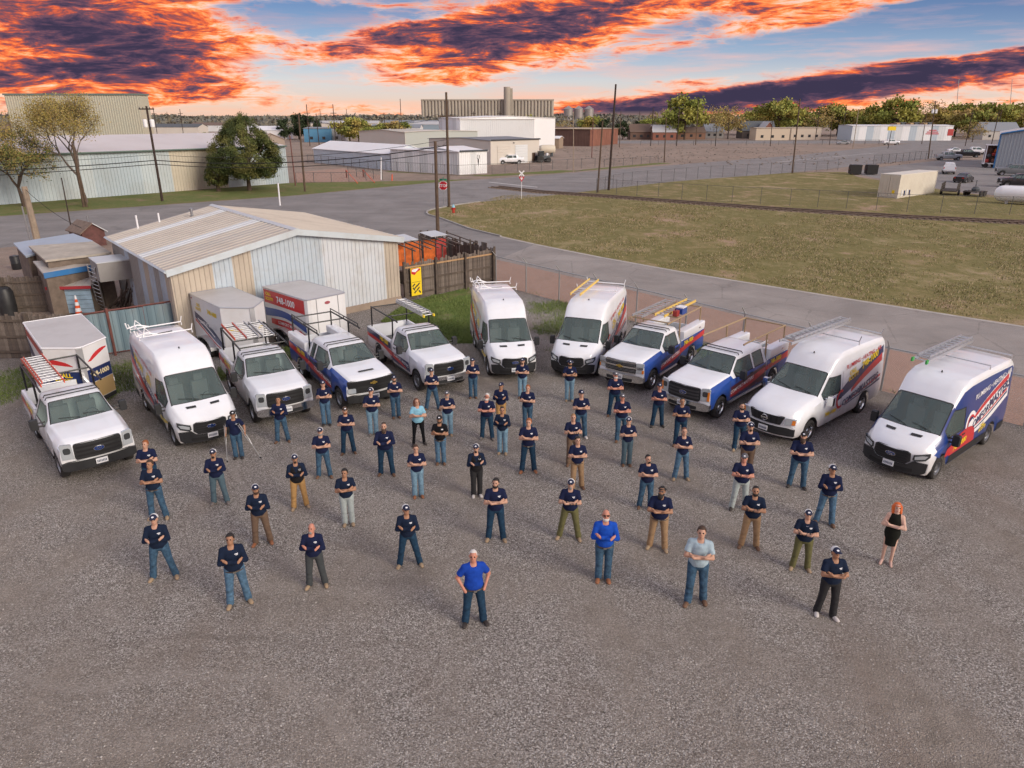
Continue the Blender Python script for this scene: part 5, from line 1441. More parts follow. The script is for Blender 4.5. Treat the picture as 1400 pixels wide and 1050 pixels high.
# cargo trailers (x forward)
TRW = mat('trailer_white', (.74, .75, .76), .35, dirt=(.55, .52, .48), dscale=.8, damt=.4)
TRR = mat('trailer_roof', (.52, .51, .50), .5, dirt=(.36, .34, .32), dscale=.7, damt=.6)
SUNSET_TINT = mat('plate_sunset_tint', (.62, .44, .20), .40, .5, bump=.3, bscale=60)  # nose plate metal; sunset reflection painted in as its gold colour
def make_trailer(label, back_left, back_right, front_left, L, W, Hh, nose, livery, slant=0):
 bl, br, fl = G(*back_left, Hh), G(*back_right, Hh), G(*front_left, Hh)
 u = (fl - bl); u.z = 0; u.normalize(); n = Vector((-u.y, u.x, 0))    # left of travel
 c = bl + n * (W / 2) + u * (L / 2)
 o = thing('cargo_trailer', label, 'trailer', (c.x, c.y, 0), math.atan2(u.y, u.x), 'cargo trailers beside the metal building')
 z0 = .45; hL, hW = L / 2, W / 2
 out = [(-hL, -hW), (hL, -hW), (hL + nose, -.09 if nose > .2 else -hW), (hL + nose, .09 if nose > .2 else hW), (hL, hW), (-hL, hW)]
 if nose <= .2: out = [(-hL, -hW), (hL - .12, -hW), (hL + nose - .05, -hW + .05), (hL + nose, -hW + .2), (hL + nose, hW - .2), (hL + nose - .05, hW - .05), (hL - .12, hW), (-hL, hW)]
 nn = len(out)
 for i in range(nn):
  a, b = out[i], out[(i + 1) % nn]
  MB().add([(a[0], a[1], z0), (b[0], b[1], z0), (b[0], b[1], Hh - .03), (a[0], a[1], Hh - .03)], [(0, 1, 2, 3)]).build('wall_panel', TRW, o)
 rf = [(x * 1.004, y * 1.008) for x, y in out]
 MB().prism(rf, lambda x, y: (x, y, Hh - .03), lambda x, y: (x, y, Hh + .0)).build('roof', TRR, o)
 tr = MB()
 for i in range(nn):
  a, b = rf[i], rf[(i + 1) % nn]
  tr.tube([(a[0], a[1], Hh - .01), (b[0], b[1], Hh - .01)], .03, 4)
 tr.build('roof_trim', ALU if livery != 'lean' else WHITE2, o)
 MB().prism([(x * 1.003, y * 1.004) for x, y in out], lambda x, y: (x, y, z0 - .12), lambda x, y: (x, y, z0 + .03)).build('floor_frame', BLACKP, o)
 for s in (-1, 1):
  for x in (-.42, .42): wheel(o, x - .2, s * (hW + .10), .33, .2)
  f = MB(); a = [(-.2 + r * math.cos(RAD(t)) * 1.0, .36 + .5 * math.sin(RAD(t))) for r, t in [(.86, t) for t in range(0, 181, 18)]]
  b = [(-.2 + .80 * math.cos(RAD(t)), .36 + .44 * math.sin(RAD(t))) for t in range(180, -1, -18)]
  f.prism(a + b, lambda x, z: (x, s * (hW + .0), z), lambda x, z: (x, s * (hW + .26), z)); f.build('fender', ALU, o)
  MB().box(-hL + .1, -hL + .2, s * hW - .012, s * hW + .012, Hh - .2, Hh - .14).build('marker_light', REDLENS, o)
 t = MB(); t.tube([(hL - .1, -.5, z0 - .05), (hL + nose + .9, 0, z0 - .02), (hL - .1, .5, z0 - .05)], .05, 6); t.build('tow_bar', BLACKP, o)
 j = MB(); j.tube([(hL + nose + .75, .0, .05), (hL + nose + .75, .0, .95)], .04, 8); j.lathe([(.1, 0), (.1, .05)], 10, Matrix.Translation((hL + nose + .75, 0, 0))); j.build('jack', STEEL, o)
 wall = lambda x, z: hW
 s = -1
 if livery == 'lean':
  nd = Vector((nose, hW - .09, 0)); nl = nd.length
  def nosepanel(s, poly, m, name, off=.006):
   q = []
   for uu, z in poly:
    x = hL + nose * uu; y = s * (hW - (hW - .09) * uu); nx, ny = (hW - .09) / nl, s * nose / nl
    q.append((x + nx * off, y + ny * off, z))
   MB().add(q, [tuple(range(len(q))) if s > 0 else tuple(range(len(q)))[::-1]]).build(name, m, o)
  for s2 in (-1, 1):
   nosepanel(s2, [(0.01, z0 + .05), (.99, z0 + .05), (.99, 1.12), (.01, 1.12)], SUNSET_TINT, 'stone_guard', .012)
   nosepanel(s2, [(0.01, 1.13), (.99, 1.13), (.99, 1.62), (.01, 1.62)], NAVY, 'blue_band')
   if s2 < 0: nosepanel(s2, spline([(.04, 2.08), (.3, 2.05), (.6, 1.95), (.8, 1.82)]) + spline([(.8, 1.80), (.5, 1.84), (.04, 1.92)]), RED, 'red_swoosh')
   else: nosepanel(s2, spline([(.9, 1.9), (.6, 2.12), (.3, 2.22), (.06, 2.22)]) + spline([(.06, 2.18), (.4, 2.05), (.75, 1.9)]), RED, 'red_swoosh')
   for tx, z, hh in ((('CALL', 1.40, .17), ('SCOTT!', 1.19, .17)) if s2 < 0 else (('748-1000', 1.30, .19),)):
    vs, fs, Wd = text_mesh(tx, .04, 0); q = []
    for a, b in vs:
     a = a * hh; tot = Wd * hh; st_ = (nl - tot) / 2
     uu = (st_ + a) / nl if s2 < 0 else 1 - (st_ + a) / nl
     x = hL + nose * uu; y = s2 * (hW - (hW - .09) * uu)
     q.append((x + (hW - .09) / nl * .014, y + s2 * nose / nl * .014, z + b * hh))
    MB().add(q, fs).build('lettering', YEL if s2 < 0 else mat('pale_yellow', (.85, .74, .45), .5), o)
  for s2 in (-1, 1): decal(wall, swoosh([(hL - .1, 1.0), (0, 1.35), (-hL + .1, 1.9)], [(hL - .1, .6), (0, .9), (-hL + .1, 1.3)]), s2, .006, NAVY, o, 'blue_swoosh'); decal(wall, [(hL - .1, 2.0), (hL - .1, 2.3), (-hL + .1, 2.3), (-hL + .1, 2.0)], s2, .006, RED, o, 'red_band')
  MB().box(hL + nose - .02, hL + nose + .03, -.10, .10, z0, Hh - .05).build('corner_post', ALU, o)
 elif livery == 'white':
  for s2 in (-1, 1):
   decal(wall, swoosh([(-hL + .3, 1.75), (-.4, 1.55), (.6, 1.25), (hL - .02, .72)], [(-hL + .3, 1.45), (-.4, 1.12), (.6, .80), (hL - .02, .55)]), s2, .006, NAVY, o, 'blue_swoosh')
   decal(wall, swoosh([(-hL + .3, 1.42), (-.4, 1.06), (.6, .72), (hL - .3, .52)], [(-hL + .3, 1.32), (-.4, .98), (.6, .64), (hL - .3, .49)]), s2, .008, RED, o, 'red_swoosh')
   decal(wall, swoosh([(-hL + .6, 1.50), (-.2, 1.30), (.7, 1.0)], [(-hL + .6, 1.44), (-.2, 1.23), (.7, .93)]), s2, .010, WHITE2, o, 'white_line')
   x_ = (lambda a: a) if s2 < 0 else (lambda a: -a)
   side_text(wall, 'COMFORT MASTERS', .95, 1.30, .15, s2, .012, WHITE2, o, .12 if s2 > 0 else .0, .02)
   side_text(wall, 'CALL', -.6, 2.05, .15, s2, .012, YEL, o, 0, .05); side_text(wall, 'SCOTT!', -.55, 1.86, .15, s2, .012, YEL, o, 0, .05)
   side_text(wall, '748-1000', 1.2, 1.90, .22, s2, .012, YEL, o, 0, .05)
  nl = math.hypot(nose, hW - .09)
  for s2 in (-1, 1):
   vs, fs, Wd = text_mesh('748-1000', .05, 0); hh = .13; q = []
   for a, b in vs:
    a = a * hh; uu = (.25 + a) / nl if s2 < 0 else 1 - (.2 + a) / nl
    q.append((hL + nose * uu + (hW - .09) / nl * .012, s2 * (hW - (hW - .09) * uu) + s2 * nose / nl * .012, 1.45 + b * hh))
   MB().add(q, fs).build('lettering', YEL, o)
  MB().box(hL + nose - .02, hL + nose + .03, -.10, .10, z0, Hh - .05).build('corner_post', ALU, o)
 else:
  for s2 in (-1, 1):
   decal(wall, [(-hL + .03, 1.80), (hL - .14, 1.80), (hL - .14, Hh - .08), (-hL + .03, Hh - .08)], s2, .006, RED, o, 'red_band', .6)
   decal(wall, swoosh([(-hL + .03, 1.55), (0, 1.62), (hL - .14, 1.30)], [(-hL + .03, 1.15), (0, 1.30), (hL - .14, .95)]), s2, .006, BLUE, o, 'blue_swoosh')
   decal(wall, swoosh([(-hL + .5, 1.10), (.2, 1.16), (hL - .14, .82)], [(-hL + .5, .85), (.2, .80), (hL - .14, .50)]), s2, .006, RED, o, 'red_swoosh')
   side_text(wall, 'COMFORT MASTERS', 1.1, .93, .15, s2, .012, WHITE2, o, 0, .02)
   side_text(wall, 'CALL', -1.15, 2.16, .16, s2, .012, YEL, o, 0, .05); side_text(wall, 'SCOTT!', -1.0, 1.93, .16, s2, .012, YEL, o, 0, .05)
   side_text(wall, '748-1000', .9, 1.93, .32, s2, .012, WHITE2, o, 0, .03)
  for y in (-.55, .55): MB().box(hL + nose, hL + nose + .008, y - .015, y + .015, z0, Hh - .05).build('panel_seam', STEEL, o)
  MB().prism(ellipse(0, Hh - .28, .14, .07), lambda y, z: (hL + nose + .004, y, z), lambda y, z: (hL + nose + .012, y, z)).build('badge', mat('badge_red', (.35, .08, .10), .5), o)
 return o
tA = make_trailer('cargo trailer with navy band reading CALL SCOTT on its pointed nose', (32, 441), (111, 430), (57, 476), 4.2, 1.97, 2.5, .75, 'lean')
tB = make_trailer('white cargo trailer with pointed nose and blue swoosh near the wall', (259, 401), (318.6, 393), (300, 420), 3.4, 1.92, 2.5, .95, 'white')
tC = make_trailer('cargo trailer with red and blue side stripes and flat white front', (359, 392), (412, 382.6), (417, 410), 3.7, 2.03, 2.5, .1, 'red')
# people
VOX = .0155
class Field:
 def __init__(s, lo, hi, h=VOX):
  s.h = h; s.lo = np.array(lo, float)
  s.n = np.ceil((np.array(hi) - s.lo) / h).astype(int) + 1
  s.ax = [(s.lo[i] + h * np.arange(s.n[i])).astype(np.float32) for i in range(3)]
  s.d = np.full(tuple(s.n), .5, np.float32)
 def _sub(s, lo, hi):
  a = np.clip(np.floor((lo - s.lo) / s.h).astype(int), 0, s.n); b = np.clip(np.ceil((hi - s.lo) / s.h).astype(int) + 1, 0, s.n)
  sl = tuple(slice(a[i], b[i]) for i in range(3))
  return sl, s.ax[0][sl[0]][:, None, None], s.ax[1][sl[1]][None, :, None], s.ax[2][sl[2]][None, None, :]
 def _min(s, sl, d, k):
  c = s.d[sl]
  if k > 0:
   h = np.maximum(k - np.abs(c - d), 0) / k
   s.d[sl] = np.minimum(c, d) - h * h * k * .25
  else: s.d[sl] = np.minimum(c, d)
 def cap(s, a, b, ra, rb, k=.03, ends=None, sc=(1, 1, 1)):
  a, b = np.array(a, float), np.array(b, float); R = max(ra, rb) + .06
  sl, X, Y, Z = s._sub(np.minimum(a, b) - R * max(1, 1 / min(sc)), np.maximum(a, b) + R * max(1, 1 / min(sc)))
  if 0 in s.d[sl].shape: return s
  ab = b - a; L2 = (ab ** 2).sum(); L = math.sqrt(L2)
  px, py, pz = X - a[0], Y - a[1], Z - a[2]
  t = (px * ab[0] + py * ab[1] + pz * ab[2]) / L2
  tc = np.clip(t, 0, 1)
  dx, dy, dz = (px - ab[0] * tc) / sc[0], (py - ab[1] * tc) / sc[1], (pz - ab[2] * tc) / sc[2]
  d = np.sqrt(dx * dx + dy * dy + dz * dz) - (ra + (rb - ra) * tc)
  if ends:
   if ends[0]: d = np.maximum(d, -t * L)
   if ends[1]: d = np.maximum(d, (t - 1) * L)
  s._min(sl, d.astype(np.float32), k); return s
 def ell(s, c, r, k=.03, pitch=0):
  c, r = np.array(c, float), np.array(r, float); R = r.max() + .06
  sl, X, Y, Z = s._sub(c - R, c + R)
  if 0 in s.d[sl].shape: return s
  x, y, z = X - c[0], Y - c[1], Z - c[2]
  if pitch: cs, sn = math.cos(pitch), math.sin(pitch); y, z = y * cs + z * sn, -y * sn + z * cs
  q = np.sqrt((x / r[0]) ** 2 + (y / r[1]) ** 2 + (z / r[2]) ** 2)
  q2 = np.sqrt((x / r[0] ** 2) ** 2 + (y / r[1] ** 2) ** 2 + (z / r[2] ** 2) ** 2) + 1e-6
  d = q * (q - 1) / q2
  s._min(sl, d.astype(np.float32), k); return s
 def cut(s, fn):      # keep where fn(X,Y,Z) < 0
  X, Y, Z = s.ax[0][:, None, None], s.ax[1][None, :, None], s.ax[2][None, None, :]
  s.d = np.maximum(s.d, np.broadcast_to(fn(X, Y, Z), s.d.shape).astype(np.float32)); return s
 def mesh(s, name, nmat=1, matfn=None):
  d = s.d; ins = d < 0
  n = s.n
  c = np.zeros(tuple(n - 1), np.int8)
  for i in (0, 1):
   for j in (0, 1):
    for k in (0, 1): c += ins[i:n[0]-1+i, j:n[1]-1+j, k:n[2]-1+k]
  act = (c > 0) & (c < 8)
  idx = np.full(act.shape, -1, np.int64); I, J, K = np.nonzero(act); idx[act] = np.arange(len(I))
  acc = np.zeros((len(I), 3)); cnt = np.zeros(len(I))
  corners = [(i, j, k) for i in (0, 1) for j in (0, 1) for k in (0, 1)]
  for a in corners:
   for ax in range(3):
    if a[ax]: continue
    b = list(a); b[ax] = 1
    da = d[I + a[0], J + a[1], K + a[2]]; db = d[I + b[0], J + b[1], K + b[2]]
    m = (da < 0) != (db < 0)
    t = np.where(m, da / np.where(m, da - db, 1), 0)
    p = np.zeros((len(I), 3)); p += a; p[:, ax] += t
    acc[m] += p[m]; cnt[m] += 1
  V = s.lo + (np.stack([I, J, K], 1) + acc / cnt[:, None]) * s.h
  quads = []
  for ax in range(3):
   o1, o2 = (ax + 1) % 3, (ax + 2) % 3
   a = [slice(None)] * 3; b = [slice(None)] * 3
   a[ax] = slice(0, -1); b[ax] = slice(1, None)
   A, B = ins[tuple(a)], ins[tuple(b)]
   for flip, msk in ((False, A & ~B), (True, ~A & B)):
    P = np.argwhere(msk); P = P[(P[:, o1] > 0) & (P[:, o2] > 0) & (P[:, o1] < n[o1] - 1) & (P[:, o2] < n[o2] - 1)]
    def g(d1, d2):
     Q = P.copy(); Q[:, o1] += d1; Q[:, o2] += d2; return idx[Q[:, 0], Q[:, 1], Q[:, 2]]
    q = np.stack([g(-1, -1), g(0, -1), g(0, 0), g(-1, 0)], 1)
    quads.append(q[:, ::-1] if flip else q)
  Fq = np.concatenate(quads)
  for _ in range(2):
   S_ = np.zeros_like(V); C_ = np.zeros(len(V))
   for i in range(4):
    np.add.at(S_, Fq[:, i], V[Fq[:, (i + 1) % 4]] + V[Fq[:, i - 1]]); np.add.at(C_, Fq[:, i], 2)
   V = V * .5 + .5 * S_ / np.maximum(C_, 1)[:, None]
  me = np_mesh(name, V, Fq, [PLACE] * nmat, matfn(V[Fq].mean(1)) if matfn else None)
  me.polygons.foreach_set('use_smooth', [True] * len(me.polygons))
  return me
PLACE = mat('cloth_placeholder', (.5, .5, .5))
HP = Vector((0, .012, 1.475))          # neck pivot
def head_M(pitch, yw=0): return Matrix.Translation(HP) @ Matrix.Rotation(yw, 4, 'Z') @ Matrix.Rotation(pitch, 4, 'X') @ Matrix.Scale(1.10, 4)
PITCH_H = -RAD(17)                       # faces look up at the camera
HM = head_M(PITCH_H)
def hp(x, y, z): return tuple(HM @ Vector((x, y, z)))     # head space: pivot origin, face towards -y
def pose(kind, stance, g, fem=False, mv=0):
 """joint dictionary"""
 sw = {'n': (.10, 0, .10, 0), 'w': (.19, .02, .19, -.02), 's': (.13, -.10, .17, .06), 'v': (.27, 0, .25, 0)}[stance]
 J = {}
 shx = (.148 if fem else .172) * (.55 + .45 * g)
 J['sh'] = [(-shx, .02, 1.395), (shx, .02, 1.395)]
 J['hip'] = [(-.095 * g, .01, .93), (.095 * g, .01, .93)]
 J['ank'] = [(-sw[0], .03 + sw[1], .085), (sw[2], .03 + sw[3], .085)]
 J['kn'] = [tuple(np.array(J['hip'][i]) * .5 + np.array(J['ank'][i]) * .5 + np.array((0, -.035, .01))) for i in (0, 1)]
 e = .255 * (.55 + .45 * g); fy = -.12 * (g - 1) * 2
 bl = max(0, g - 1) * .35
 if kind == 'cross':
  J['el'] = [(-e + .005, -.08 - bl * .5, 1.135), (e - .005, -.07 - bl * .5, 1.145)]
  J['wr'] = [(.115, -.205 - bl, 1.225), (-.105, -.245 - bl, 1.205)]
  J['hd'] = [(.175, -.165 - bl, 1.262), (-.165, -.205 - bl, 1.25)]
 elif kind == 'pocket':
  J['el'] = [(-e - .06, .07, 1.14), (e + .06, .07, 1.14)]
  J['wr'] = [(-.225, -.06, .95), (.225, -.06, .95)]
  J['hd'] = [(-.19, -.10, .89), (.19, -.10, .89)]
 else:   # crutch
  J['el'] = [(-e - .05, .06, 1.15), (e + .05, .05, 1.15)]
  J['wr'] = [(-.30, -.12, .98), (.32, -.12, .98)]
  J['hd'] = [(-.305, -.17, .95), (.325, -.17, .95)]
 if mv: J = {k: [(-v[1][0], v[1][1], v[1][2]), (-v[0][0], v[0][1], v[0][2])] for k, v in J.items()}
 return J
def body_field(J, g, fem, kind):
 F = Field((-.46, -.48, -.01), (.46, .30, 1.86))
 b = g
 F.ell(hp(0, -.012, .145), (.074, .094, .108), .02, PITCH_H).ell(hp(0, -.035, .075), (.056, .062, .065), .03, PITCH_H)
 F.ell(hp(0, -.112, .118), (.014, .020, .026), .015).ell(hp(-.077, .005, .125), (.012, .02, .03), .008).ell(hp(.077, .005, .125), (.012, .02, .03), .008)
 F.cap((0, .025, 1.38), hp(0, 0, .06), .064, .056, .03)
 F.ell((0, .01, 1.27), (.165 * (.5 + .5*b), .105 * b, .20), .05).ell((0, .0, 1.06), (.145 * b, .105 * b ** 1.3, .17), .06).ell((0, .015, .93), (.155 * b, .11 * b, .12), .05)
 for i in (0, 1):
  sh, el, wr, hd = J['sh'][i], J['el'][i], J['wr'][i], J['hd'][i]
  s = -1 if i == 0 else 1
  F.cap((s * .05, .02, 1.41), sh, .055, .056, .05)
  F.cap(sh, el, .055 * (.7 + .3*b), .043, .03); F.cap(el, wr, .043, .030, .012)
  d = np.array(hd) - np.array(wr); L = np.linalg.norm(d); d = d / L
  F.cap(wr, hd, .030, .034, .012, sc=(1, 1, 1))
  up = np.array((0, -.35, .9)); sd_ = np.cross(d, up); sd_ /= np.linalg.norm(sd_); upv = np.cross(sd_, d)
  if kind != 'pocket':
   for fi, (o_, fl) in enumerate(((-.026, .040), (-.009, .048), (.009, .045), (.026, .036))):
    p = np.array(hd) + upv * o_ * .9 + d * .012; q = p + d * fl * .7 + sd_ * .004; e_ = q + d * fl * .3 - sd_ * .018 * (1 if kind == 'cross' else 2.2)
    F.cap(p, q, .0105, .0095, .006); F.cap(q, e_, .0095, .0085, .004)
   p = np.array(wr) + (np.array(hd) - np.array(wr)) * .5 + upv * .02; F.cap(p, p + upv * .05 + d * .02, .012, .010, .006)
  hip, kn, an = J['hip'][i], J['kn'][i], J['ank'][i]
  F.cap(hip, kn, .078 * (.6 + .4*b), .052, .03); F.cap(kn, an, .050, .036, .02)
  F.cap((an[0], an[1], .06), (an[0] + s * .03, an[1] - .12, .04), .032, .026, .02)
 return F
def lips(c):
 m = np.zeros(len(c), int)
 L = np.array([hp(x, -.10, .062) for x in (-.018, 0, .018)])
 for q in L: m[np.linalg.norm(c - q, axis=1) < .016] = 1
 return m
def shirt_field(J, g, sleeve, fem, vest=False):
 F = Field((-.46, -.50, .70), (.46, .32, 1.56)); b = g; o = .016
 F.ell((0, .01, 1.27), (.165 * (.5 + .5*b) + o + .008, .105 * b + o + .01, .21), .05).ell((0, -.005 * b, 1.06), (.156 * b + o, .110 * b ** 1.35 + o, .20), .06)
 F.ell((0, .012, .96), (.163 * b + o, .116 * b + o, .16), .06)
 F.cap((0, .02, 1.34), (0, .03, 1.435), .09, .072, .04)
 for i in (0, 1):
  sh, el, wr = J['sh'][i], J['el'][i], J['wr'][i]; s = -1 if i == 0 else 1
  F.cap((s * .05, .022, 1.42), sh, .062, .066, .06)
  r = .055 * (.7 + .3*b)
  if sleeve == 'short':
   e2 = tuple(np.array(sh) + (np.array(el) - np.array(sh)) * .72)
   F.cap(sh, e2, r + .012, r + .017, .03, ends=(False, True))
  elif sleeve == 'long':
   F.cap(sh, el, r + .013, .058, .025); F.cap(el, wr, .057, .043, .01, ends=(False, True))
 hem = .90 if not fem else .88
 F.cut(lambda X, Y, Z: (hem + .01 * np.sin(X * 18 + g * 7)) - Z)
 X, Y, Z = F.ax[0][:, None, None], F.ax[1][None, :, None], F.ax[2][None, None, :]
 neck = np.sqrt(X ** 2 + (Y + .012 + (1.47 - Z) * .35) ** 2) - .066
 neck = np.maximum(neck, 1.43 - (Y < 0) * .015 - Z)
 F.d = np.maximum(F.d, -np.broadcast_to(neck, F.d.shape).astype(np.float32))
 return F
def trouser_field(J, g, slim=False):
 F = Field((-.50, -.34, .0), (.50, .32, 1.06)); b = g; o = .016
 F.ell((0, .012, .94), (.160 * b + .010, .115 * b + .010, .15), .05)
 for i in (0, 1):
  hip, kn, an = J['hip'][i], J['kn'][i], J['ank'][i]
  F.cap(hip, kn, .098 * (.5 + .5*b) + (0 if slim else .010), .081 - (.014 if slim else 0), .03)
  F.cap(kn, (an[0], an[1] + .002, .03), .079 - (.020 if slim else 0), .078 - (.030 if slim else 0), .02, ends=(False, True))
  for t, r_ in ((.18, .006), (.5, .004), (.8, .008), (.93, .009)):
   c = np.array(kn) * (1 - t) + np.array(an) * t
   F.ell(tuple(c + np.array((0, -.01, 0))), ((.056 if slim else .079) + r_ * .5, (.056 if slim else .080) + r_ * .6, .018), .02)
 F.cut(lambda X, Y, Z: np.maximum(Z - .985, .022 - Z))
 return F
def dress_field(J):
 F = Field((-.40, -.34, .50), (.40, .32, 1.56)); b = 1.0
 F.ell((0, .01, 1.27), (.165, .122, .21), .05).ell((0, .0, 1.08), (.142, .112, .20), .06).ell((0, .012, .92), (.185, .145, .2), .08)
 F.cap((0, .015, .92), (0, .01, .56), .165, .150, .05, ends=(False, True), sc=(1, .8, 1))
 F.cap((-.06, .02, 1.40), (.06, .02, 1.40), .075, .075, .04)
 F.cap((0, .02, 1.36), (0, .03, 1.44), .085, .07, .03)
 F.cut(lambda X, Y, Z: .565 - Z)
 F.cut(lambda X, Y, Z: np.abs(X) - .165 - np.maximum(0, 1.25 - Z) * .6)
 return F
def shoe_field(heel=False):
 F = Field((-.09, -.26, -.005), (.09, .12, .16), .012)
 if heel: F.cap((0, .02, .07), (0, -.10, .035), .038, .034, .02).ell((0, -.15, .028), (.038, .06, .028), .02).cap((0, .05, .06), (0, .06, .008), .02, .012, .01)
 else: F.ell((0, .03, .06), (.047, .06, .062), .03).ell((0, -.07, .042), (.048, .095, .045), .03).ell((0, -.145, .032), (.050, .065, .035), .03).cap((0, .03, .05), (0, .03, .13), .05, .048, .02)
 F.cut(lambda X, Y, Z: .004 - Z)
 return F
PC = {}
def cached(key, fn):
 if key not in PC: PC[key] = fn()
 return PC[key]
def hair_mesh(style):
 F = Field((-.14, -.17, -.22), (.14, .17, .32), .011)
 if style == 'short':
  F.ell((0, .002, .155), (.083, .098, .106), 0); F.cut(lambda X, Y, Z: np.maximum((.195 - Z) * .8 - np.maximum(Y + .05, 0) * 1.25, .08 - Z))
 elif style == 'crop':
  F.ell((0, .0, .150), (.078, .098, .107), 0); F.cut(lambda X, Y, Z: np.maximum((.205 - Z) * .8 - np.maximum(Y + .045, 0) * 1.1, .10 - Z))
 elif style == 'fringe':     # balding: band round the back
  F.ell((0, .005, .14), (.081, .098, .10), 0); F.cut(lambda X, Y, Z: np.maximum(np.maximum(-(Y - .0), Z - .19), .08 - Z))
 elif style == 'bob':
  F.ell((0, .005, .15), (.095, .108, .115), 0).cap((-.07, .02, .14), (-.08, .0, .02), .045, .035, .03).cap((.07, .02, .14), (.08, .0, .02), .045, .035, .03).cap((0, .07, .15), (0, .06, .02), .06, .05, .03)
  F.cut(lambda X, Y, Z: np.maximum(np.maximum(-.06 - Y, 0) * 1.6 - np.maximum(Z - .21, 0) * 3 - .0 - np.maximum(0, np.abs(X) - .055) * .4, -.02 - Z))
 elif style == 'long':
  F.ell((0, .005, .15), (.088, .104, .112), 0).cap((-.07, .02, .14), (-.085, -.06, -.16), .035, .028, .03).cap((.07, .02, .14), (.085, -.06, -.16), .035, .028, .03).cap((0, .07, .15), (0, .07, -.1), .06, .06, .03)
  F.cut(lambda X, Y, Z: np.maximum(-.055 - Y, 0) * 1.5 * (Z > .07) - np.maximum(Z - .21, 0) * 3 - .0)
 return F.mesh('hair')
def beard_mesh(style):
 F = Field((-.12, -.18, -.10), (.12, .10, .18), .011)
 F.ell((0, -.035, .07), (.068, .074, .068), .0)
 if style == 'big': F.ell((0, -.07, .01), (.06, .05, .07), .03)
 F.cut(lambda X, Y, Z: np.maximum(Z - .075 - np.maximum(0, np.abs(X) - .045) * 2.2, Y - .02))
 if style == 'goatee': F.cut(lambda X, Y, Z: np.abs(X) - .032)
 return F.mesh('beard')
def cap_mesh():
 F = Field((-.13, -.26, .08), (.13, .17, .32), .011)
 F.ell((0, .0, .165), (.092, .110, .105), 0); F.cut(lambda X, Y, Z: .168 - Z)
 F.ell((0, -.125, .165), (.078, .085, .013), .012)
 F.cut(lambda X, Y, Z: .150 - Z - np.maximum(0, -Y - .09) * .15)
 return F.mesh('cap', 2, lambda c: (c[:, 1] > -.045).astype(int))
NAVYC = (.010, .015, .048)
def cloth(name, col, var=.18): return mat('cloth_' + name, col, .92, var=var, vscale=11, bump=1.0, bscale=9, spec=.2)
SHIRT = {'navy': cloth('navy', NAVYC), 'navytee': cloth('navytee', (.009, .017, .040)), 'black': cloth('black', (.008, .008, .011)), 'royal': cloth('royal', (.010, .055, .36)), 'royal2': cloth('royal2', (.010, .07, .42)),
         'plaid': cloth('pale_shirt', (.34, .44, .50)), 'sky': cloth('sky', (.22, .46, .60)), 'dress': cloth('dress', (.012, .013, .010)), 'vest': cloth('vest', (.014, .013, .015))}
PANT = {'jean': cloth('jean', (.045, .095, .155), .5), 'djean': cloth('dark_jean', (.016, .045, .085), .4), 'ljean': cloth('light_jean', (.16, .27, .36), .35), 'mjean': cloth('mid_jean', (.075, .145, .225), .45), 'grey': cloth('grey_trouser', (.055, .062, .066)),
  'dgrey': cloth('dark_grey_trouser', (.028, .028, .030)), 'khaki': cloth('khaki', (.32, .21, .12)), 'tan': cloth('tan', (.42, .25, .10)), 'brown': cloth('brown_trouser', (.15, .10, .07)), 'olive': cloth('olive', (.13, .125, .055)), 'pale': cloth('pale_trouser', (.36, .41, .41)), 'stone': cloth('stone_jean', (.30, .40, .45)), 'legging': cloth('legging', (.007, .007, .009)), 'slate': cloth('slate_jean', (.075, .12, .15))}
SHOE = {'tan': mat('boot_tan', (.30, .22, .14), .8, var=.2), 'brown': mat('boot_brown', (.13, .07, .04), .6, var=.2), 'dark': mat('boot_dark', (.035, .028, .025), .6), 'light': mat('trainer_light', (.55, .52, .50), .7), 'rust': mat('boot_rust', (.27, .11, .05), .6), 'nude': mat('heel_nude', (.55, .36, .30), .5), 'grey': mat('boot_grey', (.16, .14, .13), .8)}
def skin_mat(name, col):
 m = mat('skin_' + name, col, .55, var=.12, vscale=18, spec=.35)
 m.node_tree.nodes['Principled BSDF'].inputs['Subsurface Weight'].default_value = 0
 return m
SKIN = {'l': skin_mat('light', (.50, .29, .205)), 'r': skin_mat('ruddy', (.52, .235, .165)), 't': skin_mat('tan', (.36, .19, .115)), 'b': skin_mat('brown', (.22, .115, .07)), 'p': skin_mat('pale', (.62, .40, .31))}
LIPS = {'l': mat('lips_light', (.38, .13, .11)), 'r': mat('lips_ruddy', (.38, .12, .10)), 't': mat('lips_tan', (.26, .10, .08)), 'b': mat('lips_brown', (.15, .06, .05)), 'p': mat('lips_red', (.45, .04, .05))}
HAIR = {'dark': mat('hair_dark', (.014, .011, .010), .7), 'brown': mat('hair_brown', (.055, .03, .018), .7), 'ginger': mat('hair_ginger', (.26, .085, .025), .7), 'blond': mat('hair_blond', (.32, .18, .08), .7), 'white': mat('hair_white', (.62, .60, .57), .8), 'grey': mat('hair_grey', (.25, .24, .23), .8), 'orange': mat('hair_orange', (.62, .13, .025), .6), 'auburn': mat('hair_auburn', (.13, .05, .028), .7)}
CAPN = mat('cap_navy', (.012, .018, .05), .9); CAPW = mat('cap_mesh_white', (.66, .66, .66), .9); CAPB = mat('cap_brown', (.08, .05, .035), .9); CAPG = mat('cap_grey', (.10, .10, .11), .9); CAPL = mat('cap_black', (.012, .012, .013), .9)
EYE = mat('eye_dark', (.02, .014, .012), .2); LOGO = mat('shirt_logo', (.70, .72, .78), .7); BELT = mat('belt_leather', (.05, .028, .018), .5); BUCK = mat('belt_buckle', (.5, .48, .42), .3, .9)
EYE_ME = None
